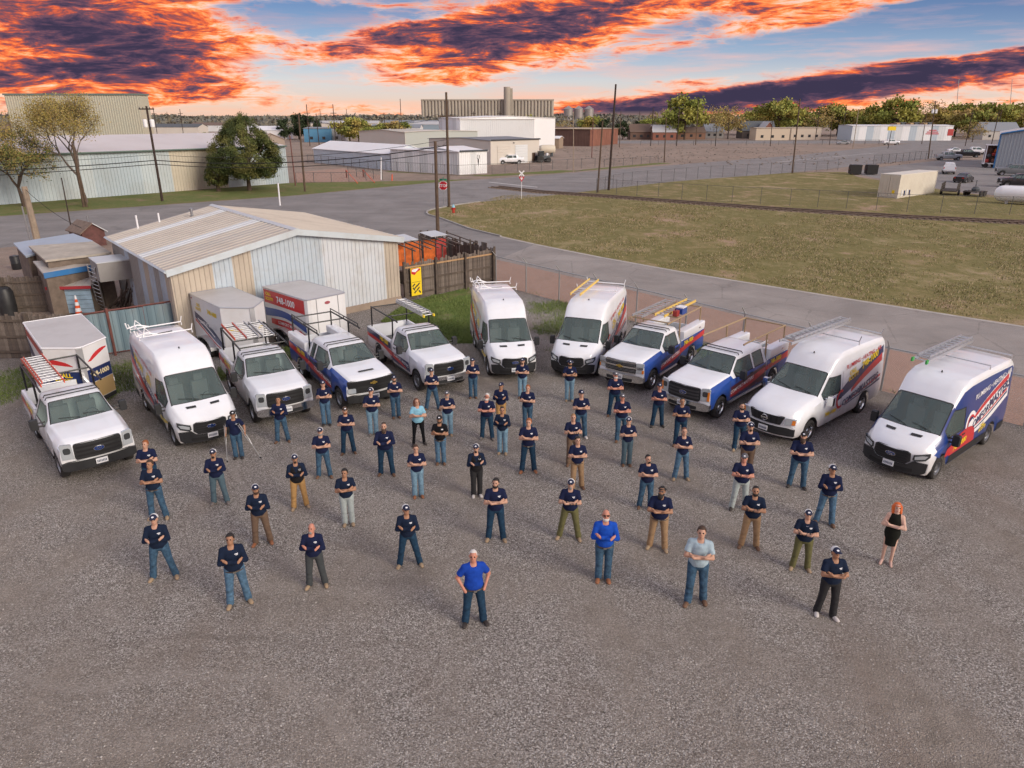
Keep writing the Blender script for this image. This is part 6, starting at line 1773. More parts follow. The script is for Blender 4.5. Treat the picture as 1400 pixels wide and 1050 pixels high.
def person(label, px, feet_y, top_y, arms='cross', stance='w', g=1.0, sleeve='short', shirt='navy', pant='jean', shoe='brown', skin='l', hair=None, hairc='brown', cap=None, beard=None, beardc='brown', yaw=0, fem=False, extra=(), mirror=False, zrot=None):
 global EYE_ME, HM
 hv = int(px * 3 + feet_y) % 3 - 1; mv = int(px + feet_y * 5) % 2 if arms == 'cross' else 0
 HM = head_M(PITCH_H, RAD(14 * hv))
 p = G(px, feet_y); yaw += ((px * 7 + feet_y * 13) % 17 - 8) * .9
 lo, hi = 1.4, 2.1
 for _ in range(30):
  m = (lo + hi) / 2; v = Vector((p.x, p.y, m - CAMH)); f = v.y * math.cos(PITCH) - v.z * math.sin(PITCH); u = v.y * math.sin(PITCH) + v.z * math.cos(PITCH)
  if 525 - FPX * u / f > top_y: lo = m
  else: hi = m
 ht = min(1.93, max(1.62, m * 1.0))
 full = 1.79 if not cap else 1.81
 o = thing('person', label, 'person', (p.x, p.y, 0), math.atan2(-p.x, p.y) * -1 * .0 + RAD(yaw) + math.atan2(p.x, -p.y) * 0 + (-math.atan2(p.x, p.y)) * .85, 'people standing on the gravel', ht / full)
 J = cached(('J', arms, stance, g, fem, mv), lambda: pose(arms, stance, g, fem, mv))
 def slot(ob, *ms):
  for i, m_ in enumerate(ms): ob.material_slots[i].link = 'OBJECT'; ob.material_slots[i].material = m_
  return ob
 bm_ = cached(('B', arms, stance, g, fem, mv, hv), lambda: body_field(J, g, fem, arms).mesh('body', 2, lips))
 slot(link('body', bm_, o), SKIN[skin], LIPS[skin])
 if shirt == 'dress':
  slot(link('dress', cached(('D',), lambda: dress_field(J).mesh('dress')), o), SHIRT['dress'])
 else:
  sm = cached(('S', arms, g, sleeve, fem, mv), lambda: shirt_field(J, g, sleeve, fem).mesh('shirt'))
  so = slot(link('shirt', sm, o), SHIRT[shirt])
  slim = pant == 'legging'
  slot(link('trousers', cached(('T', stance, g, slim, mv), lambda: trouser_field(J, g, slim).mesh('trousers')), o), PANT[pant])
  if shirt in ('navy', 'navytee', 'black', 'vest') and sleeve in ('short', 'long'):
   def lg():
    co = np.empty(len(sm.vertices) * 3, np.float32); sm.vertices.foreach_get('co', co); co = co.reshape(-1, 3)
    mb = MB()
    for (x0, x1, z0, z1) in ((.055, .125, 1.322, 1.342), (.075, .12, 1.300, 1.316)):
     q = []
     for x, z in ((x0, z0), (x1, z0), (x1, z1), (x0, z1)):
      m_ = (np.abs(co[:, 0] - x) < .018) & (np.abs(co[:, 2] - z) < .018)
      q.append((x, (co[m_, 1].min() if m_.any() else -.12) - .006, z))
     mb.add(q, [(0, 1, 2, 3)])
    return mb.mesh('shirt_logo', LOGO)
   link('shirt_logo', cached(('L', arms, g, sleeve, fem, mv), lg), so)
  if shirt in ('navy', 'royal', 'royal2', 'sky', 'plaid') and not fem:
   cm = cached(('collar',), lambda: MB().tube([(math.cos(a) * .078, .008 + math.sin(a) * .078, 1.438 + .022 * math.sin(a)) for a in np.linspace(0, 6.2832, 17)[:-1]], .017, 5, closed=True).mesh('collar', PLACE))
   slot(link('collar', cm, so), SHIRT[shirt])
  if 'belt' in extra:
   ring = [(math.cos(a) * (.160 * g + .026), .012 + math.sin(a) * (.115 * g + .028), .91) for a in np.linspace(0, 6.2832, 25)[:-1]]
   bo = MB().tube(ring, .016, 5, closed=True).build('belt', BELT, o)
   MB().box(-.03, .03, .012 - .115 * g - .055, .012 - .115 * g - .040, .89, .93).build('buckle', BUCK, bo)
 sf = cached(('shoe', shoe == 'nude'), lambda: shoe_field(shoe == 'nude').mesh('shoe'))
 for i, s in ((0, -1), (1, 1)):
  a = J['ank'][i]; so = slot(link('shoe', sf, o), SHOE[shoe]); so.location = (a[0], a[1] - .01, 0); so.rotation_euler = (0, 0, s * (RAD(18) if stance != 'n' else RAD(10)))
 def hd(name, me, *ms):
  ob = slot(link(name, me, o), *ms); ob.matrix_local = HM; return ob
 if EYE_ME is None:
  EYE_ME = MB().lathe([(.001, -.006), (.013, -.003), (.014, .003), (.001, .006)], 8, Matrix.Rotation(RAD(90), 4, 'X')).mesh('eye', EYE)
 for s in (-1, 1):
  e_ = link('eye', EYE_ME, o); e_.matrix_local = HM @ Matrix.Translation((s * .031, -.098, .140))
 if hair: hd('hair', cached(('H', hair), lambda: hair_mesh(hair)), HAIR[hairc])
 if beard: hd('beard', cached(('Bd', beard), lambda: beard_mesh(beard)), HAIR[beardc])
 if cap:
  c1, c2 = {'w': (CAPN, CAPW), 'n': (CAPN, CAPN), 'b': (CAPB, CAPB), 'g': (CAPG, CAPG), 'k': (CAPL, CAPL)}[cap]
  co_ = hd('cap', cached(('cap',), cap_mesh), c1, c2)
  lm = cached(('caplogo',), lambda: MB().prism(ellipse(0, .205, .028, .017, 10), lambda x, z: (x, -.112 + (z - .19) * .5, z), lambda x, z: (x * .9, -.120 + (z - .19) * .5, z)).mesh('cap_logo', LOGO))
  link('cap_logo', lm, co_)
  if not hair: hd('hair', cached(('H', 'fringe'), lambda: hair_mesh('fringe')), HAIR[hairc])
 if 'glasses' in extra or 'sunglasses' in extra:
  mb = MB()
  for s in (-1, 1): mb.prism(rrect(.010, .056, .122, .155, .012), lambda u, v: (s * u, -.107 + abs(u) * .25, v), lambda u, v: (s * u, -.112 + abs(u) * .25, v)); mb.tube([(s * .056, -.095, .143), (s * .08, -.0, .138)], .004, 4)
  mb.box(-.012, .012, -.114, -.108, .138, .143)
  g_ = mb.build('sunglasses' if 'sunglasses' in extra else 'glasses', mat('lens_dark', (.01, .01, .012), .1) if 'sunglasses' in extra else mat('lens_frame', (.05, .05, .06), .3), o); g_.matrix_local = HM
 if 'headband' in extra or 'hat_orange' in extra:
  ring = [(math.cos(a) * .084, math.sin(a) * .102, .185) for a in np.linspace(0, 6.2832, 19)[:-1]]
  g_ = MB().tube(ring, .013, 5, closed=True).build('headband', HAIR['dark'] if 'headband' in extra else HAIR['orange'], o); g_.matrix_local = HM
 if 'necklace' in extra:
  ring = [(math.cos(a) * .082, .0 + math.sin(a) * .10 - .02, 1.40 + .035 * math.sin(a)) for a in np.linspace(0, 6.2832, 17)[:-1]]
  MB().tube(ring, .006, 4, closed=True).build('necklace', CHROME, o)
 if 'vest' in extra:
  slot(link('vest', cached(('V', arms, g, fem, mv), lambda: vest_field(J, g).mesh('vest')), o), SHIRT['vest'])
 if 'tattoo' in extra:
  m_ = mat('forearm_ink', (.07, .06, .06), .7)
  for i in (0, 1):
   a, b = np.array(J['el'][i]), np.array(J['wr'][i]); mb = MB()
   for k_, t in enumerate((.3, .5, .7)):
    c = a + (b - a) * t; d = (b - a) / np.linalg.norm(b - a); r = .0455 + (.0315 - .0455) * t
    mb.tube([c - d * .022, c + d * .022], r, 10)
   mb.build('forearm_tattoo', m_, o)
 if 'watch' in extra:
  a, b = np.array(J['el'][1]), np.array(J['wr'][1]); d = (b - a) / np.linalg.norm(b - a)
  MB().tube([b - d * .03, b - d * .005], .036, 10).build('watch', CAPL, o)
 return o
def vest_field(J, g):
 F = Field((-.32, -.34, .70), (.32, .30, 1.52)); b = g; o = .026
 F.ell((0, .01, 1.27), (.165 * (.5 + .5*b) + o + .008, .105 * b + o + .01, .21), .05).ell((0, -.005 * b, 1.06), (.148 * b + o, .108 * b ** 1.35 + o, .20), .06).ell((0, .012, .96), (.158 * b + o, .113 * b + o, .16), .06)
 F.cap((-.1, .02, 1.385), (.1, .02, 1.385), .085, .085, .03)
 F.cut(lambda X, Y, Z: np.maximum(.885 - Z, np.abs(X) - .20 * (.5 + .5*b)))
 X, Y, Z = F.ax[0][:, None, None], F.ax[1][None, :, None], F.ax[2][None, None, :]
 v = np.maximum(np.abs(X) - (Z - 1.22) * .36, Y)     # open front
 F.d = np.maximum(F.d, -np.broadcast_to(v, F.d.shape).astype(np.float32))
 return F
# the crowd (pixel of the feet centre, pixel of the head top)
person('white haired man in royal blue polo with both hands in his jeans pockets', 649, 852, 752, 'pocket', 'w', 1.10, 'short', 'royal', 'djean', 'dark', 'r', 'crop', 'white', yaw=6, extra=('belt',))
person('bald man with white beard and sunglasses in long sleeved royal blue shirt', 824, 793, 696, 'cross', 'n', 1.05, 'long', 'royal2', 'jean', 'rust', 'r', None, beard='full', beardc='white', extra=('sunglasses', 'belt', 'watch'))
person('brown haired man in pale blue button shirt and jeans, arms crossed', 949, 823, 719, 'cross', 's', 1.05, 'short', 'plaid', 'jean', 'brown', 'l', 'short', 'brown', yaw=4)
person('man in navy tee with navy and white cap and charcoal trousers, body turned sideways', 1128, 841, 747, 'cross', 's', 1.12, 'short', 'navytee', 'dgrey', 'light', 't', None, 'dark', 'w', yaw=22)
person('woman with orange hair in sleeveless black knee length dress', 1211, 770, 687, 'cross', 'n', 1.0, 'none', 'dress', 'legging', 'nude', 'p', 'bob', 'orange', yaw=-4, fem=True, extra=('hat_orange',))
person('man in navy tee, olive cargo trousers and a silver necklace under white backed cap', 1093, 778, 697, 'cross', 'w', 1.15, 'short', 'navytee', 'olive', 'tan', 'l', None, 'brown', 'w', yaw=12, extra=('necklace', 'tattoo'))
person('dark bearded man with tattooed forearms in navy tee and khaki trousers, brown boots', 1023, 748, 664, 'cross', 'w', 1.05, 'short', 'navytee', 'khaki', 'brown', 't', 'crop', 'dark', beard='full', beardc='dark', yaw=6, extra=('tattoo',))
person('man in long sleeved navy shirt, white backed cap, brown belt and light blue jeans', 1126, 716, 634, 'cross', 'w', 1.05, 'long', 'navy', 'mjean', 'brown', 't', None, 'dark', 'w', yaw=8, extra=('belt',))
person('heavy man with bushy beard and dark cap in navy polo beside the long bonnet van', 1088, 666, 589, 'cross', 'w', 1.32, 'short', 'navy', 'jean', 'dark', 'l', None, 'brown', 'k', 'big', 'brown', yaw=8)
person('stocky bearded man with glasses and dark headband in navy polo and khaki trousers', 898, 750, 664, 'cross', 'w', 1.18, 'short', 'navy', 'khaki', 'tan', 't', 'crop', 'dark', beard='big', beardc='dark', extra=('glasses', 'headband', 'belt'))
person('man with dark goatee and receding hair in navy polo and jeans, feet apart', 882, 695, 621, 'cross', 's', 1.02, 'short', 'navy', 'jean', 'brown', 'l', 'crop', 'dark', beard='goatee', beardc='dark', yaw=8)
person('grey bearded man with tattooed arm in navy polo, cap and olive trousers', 778, 736, 654, 'cross', 'v', 1.1, 'short', 'navy', 'olive', 'tan', 'l', None, 'grey', 'w', 'goatee', 'grey', extra=('tattoo',))
person('dark haired clean shaven man in navy polo and light brown trousers', 788, 668, 596, 'cross', 's', 1.0, 'short', 'navy', 'khaki', 'brown', 'l', 'short', 'dark', yaw=6, extra=('belt',))
person('black bearded man in navy polo and dark jeans with tan boots', 678, 738, 653, 'cross', 'w', 1.08, 'short', 'navy', 'djean', 'tan', 'l', 'short', 'dark', beard='full', beardc='dark')
person('man in long sleeved navy shirt, white backed cap and dark trousers, tan boots apart', 560, 773, 689, 'cross', 'v', 1.03, 'long', 'navytee', 'djean', 'tan', 't', None, 'dark', 'w', yaw=-4)
person('bald man in long sleeved navy shirt and slate grey trousers', 434, 801, 715, 'cross', 'w', 1.05, 'long', 'navy', 'grey', 'tan', 'r', None, beard='goatee', beardc='grey', yaw=-6)
person('smiling dark haired man in long sleeved navy shirt, brown belt and washed blue jeans', 328, 825, 729, 'cross', 'w', 1.08, 'long', 'navytee', 'mjean', 'tan', 't', 'short', 'dark', yaw=-6, extra=('belt',))
person('capped man in long sleeved navy shirt and jeans, tan boots set wide', 226, 790, 702, 'cross', 'v', 1.12, 'long', 'navytee', 'jean', 'tan', 'l', None, 'brown', 'w', yaw=-8)
person('man in long sleeved navy shirt, white backed cap, brown trousers and brown boots', 360, 743, 661, 'cross', 'w', 1.08, 'long', 'navytee', 'brown', 'rust', 't', None, 'brown', 'w', 'full', 'brown', yaw=-6)
person('young dark haired man in navy tee with brown belt before the fair haired man', 218, 708, 628, 'cross', 'w', 1.0, 'short', 'navytee', 'jean', 'tan', 't', 'short', 'brown', yaw=-10, extra=('belt',))
person('fair haired man in navy polo half hidden behind the young dark haired man', 211, 675, 601, 'cross', 'n', 1.05, 'short', 'navy', 'djean', 'brown', 'l', 'short', 'ginger', yaw=-6)
person('bearded man in long sleeved navy shirt, white backed cap and faded grey jeans', 302, 688, 613, 'cross', 'w', 1.05, 'long', 'navy', 'slate', 'grey', 't', None, 'dark', 'w', 'goatee', 'dark', yaw=-8)
cr = person('man in navy polo and dark cap leaning on two crutches', 327, 626, 562, 'crutch', 'n', 1.02, 'short', 'navy', 'jean', 'dark', 't', None, 'dark', 'k', yaw=-4)
person('man in black vest over long navy sleeves with tan trousers and white backed cap', 411, 694, 620, 'cross', 'w', 1.08, 'long', 'navytee', 'tan', 'tan', 't', None, 'dark', 'w', 'goatee', 'dark', extra=('vest',), yaw=-4)
person('dark haired man in plain navy tee and very pale grey trousers', 477, 717, 640, 'cross', 'n', 1.03, 'short', 'navytee', 'pale', 'tan', 't', 'short', 'dark', yaw=-4)
person('grey bearded man in white backed cap, navy polo and jeans beside the vest wearer', 444, 652, 584, 'cross', 'w', 1.1, 'short', 'navy', 'jean', 'brown', 'l', None, 'grey', 'w', 'full', 'grey', yaw=-4)
person('dark haired man in long sleeved navy shirt before the plain white pickup', 387, 604, 544, 'cross', 'w', 1.03, 'long', 'navy', 'jean', 'brown', 't', 'short', 'dark', yaw=-6)
person('slim capped man in navy polo and jeans before the blue fendered pickup', 447, 581, 519, 'cross', 'n', .96, 'short', 'navy', 'mjean', 'dark', 'l', None, 'brown', 'n', yaw=-4)
person('man in brown cap, navy polo and dark jeans behind the long haired bearded man', 477, 620, 555, 'cross', 'w', 1.06, 'short', 'navy', 'djean', 'brown', 'l', None, 'ginger', 'b', 'full', 'ginger', yaw=-4)
person('man in white backed cap, navy polo and pale jeans before the blue fendered pickup', 511, 594, 529, 'cross', 'n', 1.1, 'short', 'navy', 'ljean', 'grey', 'l', None, 'brown', 'w', yaw=-2)
person('man in dark cap and navy polo between the scooped pickup and the navy doored pickup', 542, 571, 514, 'cross', 'n', 1.04, 'short', 'navy', 'jean', 'brown', 'l', None, 'brown', 'n', 'full', 'brown')
person('heavy man with long dark hair and big beard in long sleeved navy shirt', 529, 649, 577, 'cross', 'w', 1.28, 'long', 'navy', 'djean', 'brown', 'l', 'long', 'brown', beard='big', beardc='brown')
person('brown haired clean shaven man in navy polo, pale jeans and tan shoes', 572, 679, 608, 'cross', 'n', 1.0, 'short', 'navy', 'ljean', 'rust', 'l', 'short', 'brown')
person('woman with auburn hair in light blue blouse and black leggings', 573, 608, 544, 'cross', 'w', 1.12, 'short', 'sky', 'legging', 'dark', 'l', 'bob', 'auburn', fem=True)
person('capped man in navy polo with legs wide apart before the navy doored pickup', 592, 560, 504, 'cross', 'v', 1.0, 'short', 'navy', 'jean', 'brown', 'l', None, 'brown', 'n')
person('man in grey cap, navy polo and faded jeans behind the black shirted man', 613, 595, 535, 'cross', 'n', 1.03, 'short', 'navy', 'ljean', 'tan', 'l', None, 'grey', 'g', 'goatee', 'grey')
person('bearded man in black shirt and dark cap with washed jeans', 603, 634, 567, 'cross', 'n', 1.0, 'short', 'black', 'mjean', 'brown', 't', None, 'dark', 'k', 'full', 'brown', extra=('belt',))
person('capped man in navy polo and jeans before the van beside the grass', 647, 544, 492, 'cross', 'n', 1.0, 'short', 'navy', 'jean', 'brown', 'l', None, 'brown', 'n')
person('man in black zip vest, white backed cap, dark grey trousers and pale shoes', 652, 678, 606, 'cross', 'n', 1.02, 'long', 'navytee', 'dgrey', 'light', 'l', None, 'dark', 'w', 'goatee', 'dark', extra=('vest',))
person('heavy white bearded man in sunglasses and navy polo with dark jeans', 666, 600, 537, 'cross', 'w', 1.2, 'short', 'navy', 'djean', 'grey', 'r', 'crop', 'white', beard='full', beardc='white', extra=('sunglasses',))
person('man in long sleeved navy shirt and tan trousers behind the white bearded man', 685, 582, 522, 'cross', 'n', 1.03, 'long', 'navy', 'tan', 'dark', 't', None, 'dark', 'n')
person('young man in long sleeved navy shirt and pale jeans beside the white bearded man', 687, 620, 560, 'cross', 'n', .98, 'long', 'navytee', 'ljean', 'tan', 't', 'crop', 'dark')
person('man in dark cap, navy polo and pale jeans at the corner of the van bumper', 714, 544, 489, 'cross', 'n', 1.0, 'short', 'navy', 'ljean', 'brown', 'l', None, 'brown', 'n', 'goatee', 'brown')
person('red haired man in navy polo and jeans directly behind the ginger man', 721, 586, 526, 'cross', 'n', 1.05, 'short', 'navy', 'jean', 'dark', 'l', 'short', 'ginger')
person('ginger haired man in navy polo and dark jeans with tan shoes', 722, 645, 571, 'cross', 'w', 1.05, 'short', 'navy', 'djean', 'rust', 'l', 'short', 'ginger', extra=('belt',))
person('dark bearded capped man in navy polo and pale jeans before the yellow ladder van', 778, 548, 491, 'cross', 'n', 1.05, 'short', 'navy', 'ljean', 'tan', 't', None, 'dark', 'n', 'full', 'dark', extra=('sunglasses',))
person('capped man in navy polo and bright jeans behind the tattooed crew cut man', 793, 599, 532, 'cross', 's', 1.05, 'short', 'navy', 'jean', 'light', 'l', None, 'brown', 'n')
person('crew cut man with tattooed forearms in navy polo and stone brown trousers', 782, 634, 565, 'cross', 's', 1.0, 'short', 'navy', 'brown', 'brown', 'l', 'crop', 'blond', extra=('tattoo',))
person('white bearded capped man in navy polo and dark jeans before the chrome grille pickup', 839, 569, 507, 'cross', 'w', 1.12, 'short', 'navy', 'djean', 'brown', 'r', None, 'grey', 'g', 'full', 'white', yaw=4)
person('heavy man in cap and navy polo striding behind the slim white capped man', 848, 602, 537, 'cross', 's', 1.14, 'short', 'navy', 'jean', 'brown', 'r', None, 'grey', 'g', yaw=4)
person('slim man in white backed cap and navy polo with worn grey blue jeans', 856, 636, 569, 'cross', 'n', .96, 'short', 'navy', 'slate', 'brown', 'l', None, 'brown', 'w', yaw=2)
person('capped man in navy polo and dark jeans before the crew cab pickup', 898, 583, 523, 'cross', 'w', 1.05, 'short', 'navy', 'djean', 'dark', 'r', None, 'brown', 'n', yaw=4)
person('bald man in navy polo and dark jeans behind the long haired woman', 928, 608, 543, 'cross', 's', 1.08, 'short', 'navy', 'djean', 'brown', 't', 'crop', 'dark', yaw=4)
person('woman with long brown hair in navy polo and jeans', 930, 655, 584, 'cross', 'w', .94, 'short', 'navy', 'mjean', 'tan', 'l', 'long', 'auburn', fem=True, yaw=2)
person('dark bearded man in navy polo and jeans behind the capped man in brown trousers', 1008, 614, 550, 'cross', 's', 1.1, 'short', 'navy', 'djean', 'tan', 'l', 'crop', 'dark', beard='full', beardc='dark', yaw=6)
person('man in white backed cap, navy polo and brown trousers beside the long bonnet van', 1018, 652, 576, 'cross', 'n', 1.08, 'short', 'navy', 'brown', 'brown', 'l', None, 'brown', 'w', 'goatee', 'brown', yaw=4)
person('red faced man in dark cap, navy polo and pale grey trousers with a watch', 1009, 696, 619, 'cross', 'w', 1.16, 'short', 'navy', 'pale', 'dark', 'r', None, 'grey', 'g', yaw=4, extra=('watch',))
for s, lab in ((-1, 'aluminium crutch standing upright in the capped man\u2019s hand beside the van'), (1, 'aluminium crutch slanting outwards from the capped man\u2019s other hand')):
 Mw = Matrix.Translation(cr.location) @ Matrix.Rotation(cr.rotation_euler.z, 4, 'Z') @ Matrix.Scale(cr.scale.x, 4)
 hand = Mw @ Vector(((-.305, -.17, .95) if s < 0 else (.325, -.17, .95)))
 foot = Mw @ Vector(((-.36, -.26, 0) if s < 0 else (.75, -.22, 0))); top = hand + (hand - foot).normalized() * .38
 o = thing('crutch', lab.replace('\u2019', ''), 'crutch', foot, 0, 'crutches of the man in the dark cap')
 ax_ = (top - foot).normalized(); sd_ = Vector((0, 1, 0)).cross(ax_).normalized() * .0 + Vector((0, .05, 0))
 MB().tube([foot + ax_ * .04, foot + ax_ * .55], .013, 6).build('lower_tube', ALU, o, world=True)
 for q in (-1, 1): MB().tube([foot + ax_ * .5, foot + ax_ * .75 + sd_ * q, top + sd_ * q], .010, 6).build('side_tube', ALU, o, world=True)
 MB().tube([hand - sd_ * 1.1, hand + sd_ * 1.1], .016, 6).build('hand_grip', BLACKP, o, world=True)
 MB().tube([top - sd_ * 1.2, top + sd_ * 1.2], .025, 6).build('arm_pad', RUBBER, o, world=True)
 MB().tube([foot, foot + ax_ * .06], .022, 8).build('rubber_tip', RUBBER, o, world=True)
# background
def tree_leaf_mesh(name, n, rx, ry, rz, cz, leaf, seed, nclump=40, clump_r=.22, mats=None, hollow=.35, droop=0):
 r = np.random.default_rng(seed)
 d = r.normal(size=(nclump, 3)); d /= np.linalg.norm(d, axis=1)[:, None]
 rad = (hollow + (1 - hollow) * r.random(nclump) ** .6)
 c = d * rad[:, None] * np.array([rx, ry, rz])
 c[:, 2] = np.maximum(c[:, 2], -rz * .75)
 k = r.integers(0, nclump, n)
 p = c[k] + r.normal(size=(n, 3)) * np.array([rx, ry, rz * .8]) * clump_r
 p[:, 2] += cz
 if droop: p[:, 2] -= droop * (p[:, 0] ** 2 + p[:, 1] ** 2) / rx
 a = r.normal(size=(n, 3)); a /= np.linalg.norm(a, axis=1)[:, None]
 b = np.cross(a, r.normal(size=(n, 3))); b /= np.linalg.norm(b, axis=1)[:, None]
 s = leaf * (.6 + .8 * r.random(n))[:, None]
 W = np.stack([p - a * s, p + b * s * .8, p + a * s, p - b * s * .8], 1).reshape(-1, 3)
 Fc = np.arange(n * 4).reshape(-1, 4)
 mi = (k % len(mats)) if len(mats) > 1 else None
 return np_mesh(name, W, Fc, mats, mi), c + np.array([0, 0, cz])
def leaf_mat(name, col, var=.35):
 m = mat(name, col, .8, var=var, vscale=.9, spec=.25)
 return m
YG = [leaf_mat('leaf_yellow_green', (.32, .31, .07)), leaf_mat('leaf_spring', (.25, .27, .065)), leaf_mat('leaf_gold', (.36, .29, .08))]
MG = [leaf_mat('leaf_mid', (.16, .20, .05)), leaf_mat('leaf_mid2', (.22, .25, .055))]
DG = [leaf_mat('leaf_dark', (.03, .048, .022)), leaf_mat('leaf_dark2', (.045, .065, .028))]
PG = [leaf_mat('leaf_pine', (.055, .075, .025)), leaf_mat('leaf_pine2', (.10, .12, .035)), leaf_mat('leaf_pine3', (.15, .15, .045))]
BN = [leaf_mat('leaf_bud', (.36, .26, .10)), leaf_mat('leaf_bud2', (.30, .25, .08))]
BARK = mat('bark', (.085, .06, .045), .95, var=.3, vscale=4, bump=.6, bscale=12)
BARKG = mat('bark_grey', (.13, .105, .09), .95, var=.3, vscale=4)
def trunk_mesh(name, h, r0, targets, m, seed, forks=.45):
 rd = random.Random(seed); mb = MB()
 top = Vector((rd.uniform(-.1, .1) * h * .2, 0, h * forks))
 mb.tube([(0, 0, -.1), (0, 0, h * forks * .5), top], [r0 * 1.15, r0 * .9, r0 * .75], 8)
 for t in targets:
  t = Vector(t); m1 = lerp(top, t, .45) + Vector((rd.uniform(-.1, .1), rd.uniform(-.1, .1), .08)) * h * .3
  mb.tube([top - Vector((0, 0, .05)), m1, t], [r0 * .45, r0 * .25, r0 * .06], 5)
 return mb.mesh(name, m)
TREES = {}
def tree_proto(key, h, rx, ry, rz, n, leaf, mats, seed, bark=BARK, nclump=17, r0=.18, cr=.17):
 cz = h - rz
 lm, cs = tree_leaf_mesh('crown', n, rx, ry, rz, cz, leaf, seed, nclump, cr, mats)
 TREES[key] = (trunk_mesh('trunk', h, r0, cs[:14], bark, seed), lm)
tree_proto('a', 7, 4.2, 4.0, 2.9, 2600, .26, YG, 1); tree_proto('b', 6, 3.4, 3.6, 2.6, 2200, .25, MG + YG[1:2], 2); tree_proto('c', 8, 4.0, 4.4, 3.5, 2800, .28, YG[:2] + MG[1:], 3)
tree_proto('d', 6.5, 2.6, 2.6, 2.8, 2200, .24, DG, 4); tree_proto('e', 7, 4.4, 4.4, 3.0, 1100, .16, BN, 5, BARKG, 60, .16, .12); tree_proto('f', 5, 3.6, 3.6, 2.0, 1800, .24, YG[1:] + BN, 6)
def tree(key, label, loc, sc=1, group='trees along the far streets', rz=0):
 o = thing('tree', label, 'tree', loc, rz, group, sc); t, l = TREES[key]
 link('trunk', t, o); link('crown', l, o); return o
# long corrugated warehouse across the road
WHL = [mat('wh_pale_blue', (.42, .50, .55), .5, .1, dirt=(.33, .36, .36), dscale=.25, damt=.5), mat('wh_pale_blue2', (.47, .54, .57), .5, .1, dirt=(.36, .36, .34), dscale=.25, damt=.5), mat('wh_cream', (.55, .50, .40), .5, .1, dirt=(.4, .36, .3), dscale=.3, damt=.5)]
WHROOF = mat('wh_roof', (.60, .56, .55), .5, dirt=(.48, .43, .41), dscale=.15, damt=.5)
A0, A1 = Vector((-70, 77, 0)), Vector((-35.3, 116.6, 0))
wd = (A1 - A0).normalized(); wn = Vector((-wd.y, wd.x, 0))
wh = thing('warehouse', 'long pale blue corrugated warehouse with low pitched pinkish roof across the road', 'building', A0)
L_ = (A1 - A0).length; k = 26
for i in range(k):
 mb = MB(); rib_panel(mb, A0 + wd * L_ * i / k, A0 + wd * L_ * (i + 1) / k, 0, lambda t: 5.6, 5, .05, rw=.07)
 mb.build('wall_panel', WHL[2] if i in (17, 18, 19, 20) else WHL[(i * 7 // 3) % 2], wh, world=True)
DEP = 32
e0, e1 = A0 + wn * DEP, A1 + wn * DEP
for p, q in ((A1, e1), (e1, e0), (e0, A0)):
 MB().add([p, q, q + Vector((0, 0, 5.6)), p + Vector((0, 0, 5.6))], [(0, 1, 2, 3)]).build('wall_panel', WHL[1], wh, world=True)
up = lambda v, z: v + Vector((0, 0, z))
r0, r1 = A0 + wn * DEP / 2, A1 + wn * DEP / 2
for i in range(10):
 t0_, t1_ = i / 10, (i + 1) / 10
 MB().slab([up(lerp(A0, A1, t0_) - wn * .4, 5.6), up(lerp(A0, A1, t1_) - wn * .4, 5.6), up(lerp(r0, r1, t1_), 7.3), up(lerp(r0, r1, t0_), 7.3)], .1).build('roof_panel', WHROOF, wh, world=True)
MB().slab([up(e0 + wn * .4, 5.6), up(e1 + wn * .4, 5.6), up(r1, 7.3), up(r0, 7.3)], .1).build('roof_panel', WHROOF, wh, world=True)
MB().tube([up(A0 - wn * .42, 5.55), up(A1 - wn * .42, 5.55)], .12, 6).build('gutter', mat('gutter_green', (.12, .17, .15), .6), wh, world=True)
for q in (A1, e1): MB().add([up(q, 5.6), up(A1 + wn * DEP / 2, 7.2), up(e1, 5.6)] if q is A1 else [up(A0, 5.6), up(e0, 5.6), up(A0 + wn * DEP / 2, 7.2)], [(0, 1, 2)]).build('gable', WHL[0], wh, world=True)
tb = AT(190, 178, 150); tl = AT(58, 178, 150)
TB = mat('tall_block_sheet', (.48, .48, .38), .55, .1, dirt=(.54, .47, .35), dscale=.08, damt=.6)
blk = thing('tall_block', 'tall windowless ribbed metal tower building behind the bare tree', 'building', (tl.x, 150, 0))
zt_ = AT(186, 130, 150).z
nb = 18
for i in range(nb):
 mb = MB(); rib_panel(mb, (lerp(tl.x - 6, tb.x + 1.0, i / nb), 150), (lerp(tl.x - 6, tb.x + 1.0, (i + 1) / nb), 150), 0, lambda t: zt_, 3, .07, rw=.1); mb.build('wall_panel', TB, blk, world=True)
MB().box(tl.x - 6, tb.x + 1, 150.05, 154, 0, zt_ - .02).build('core', TB, blk, world=True)
MB().box(tl.x - 6.2, tb.x + 1.2, 149.8, 154.2, zt_, zt_ + .3).build('roof_edge', mat('block_trim', (.14, .19, .17), .6), blk, world=True)
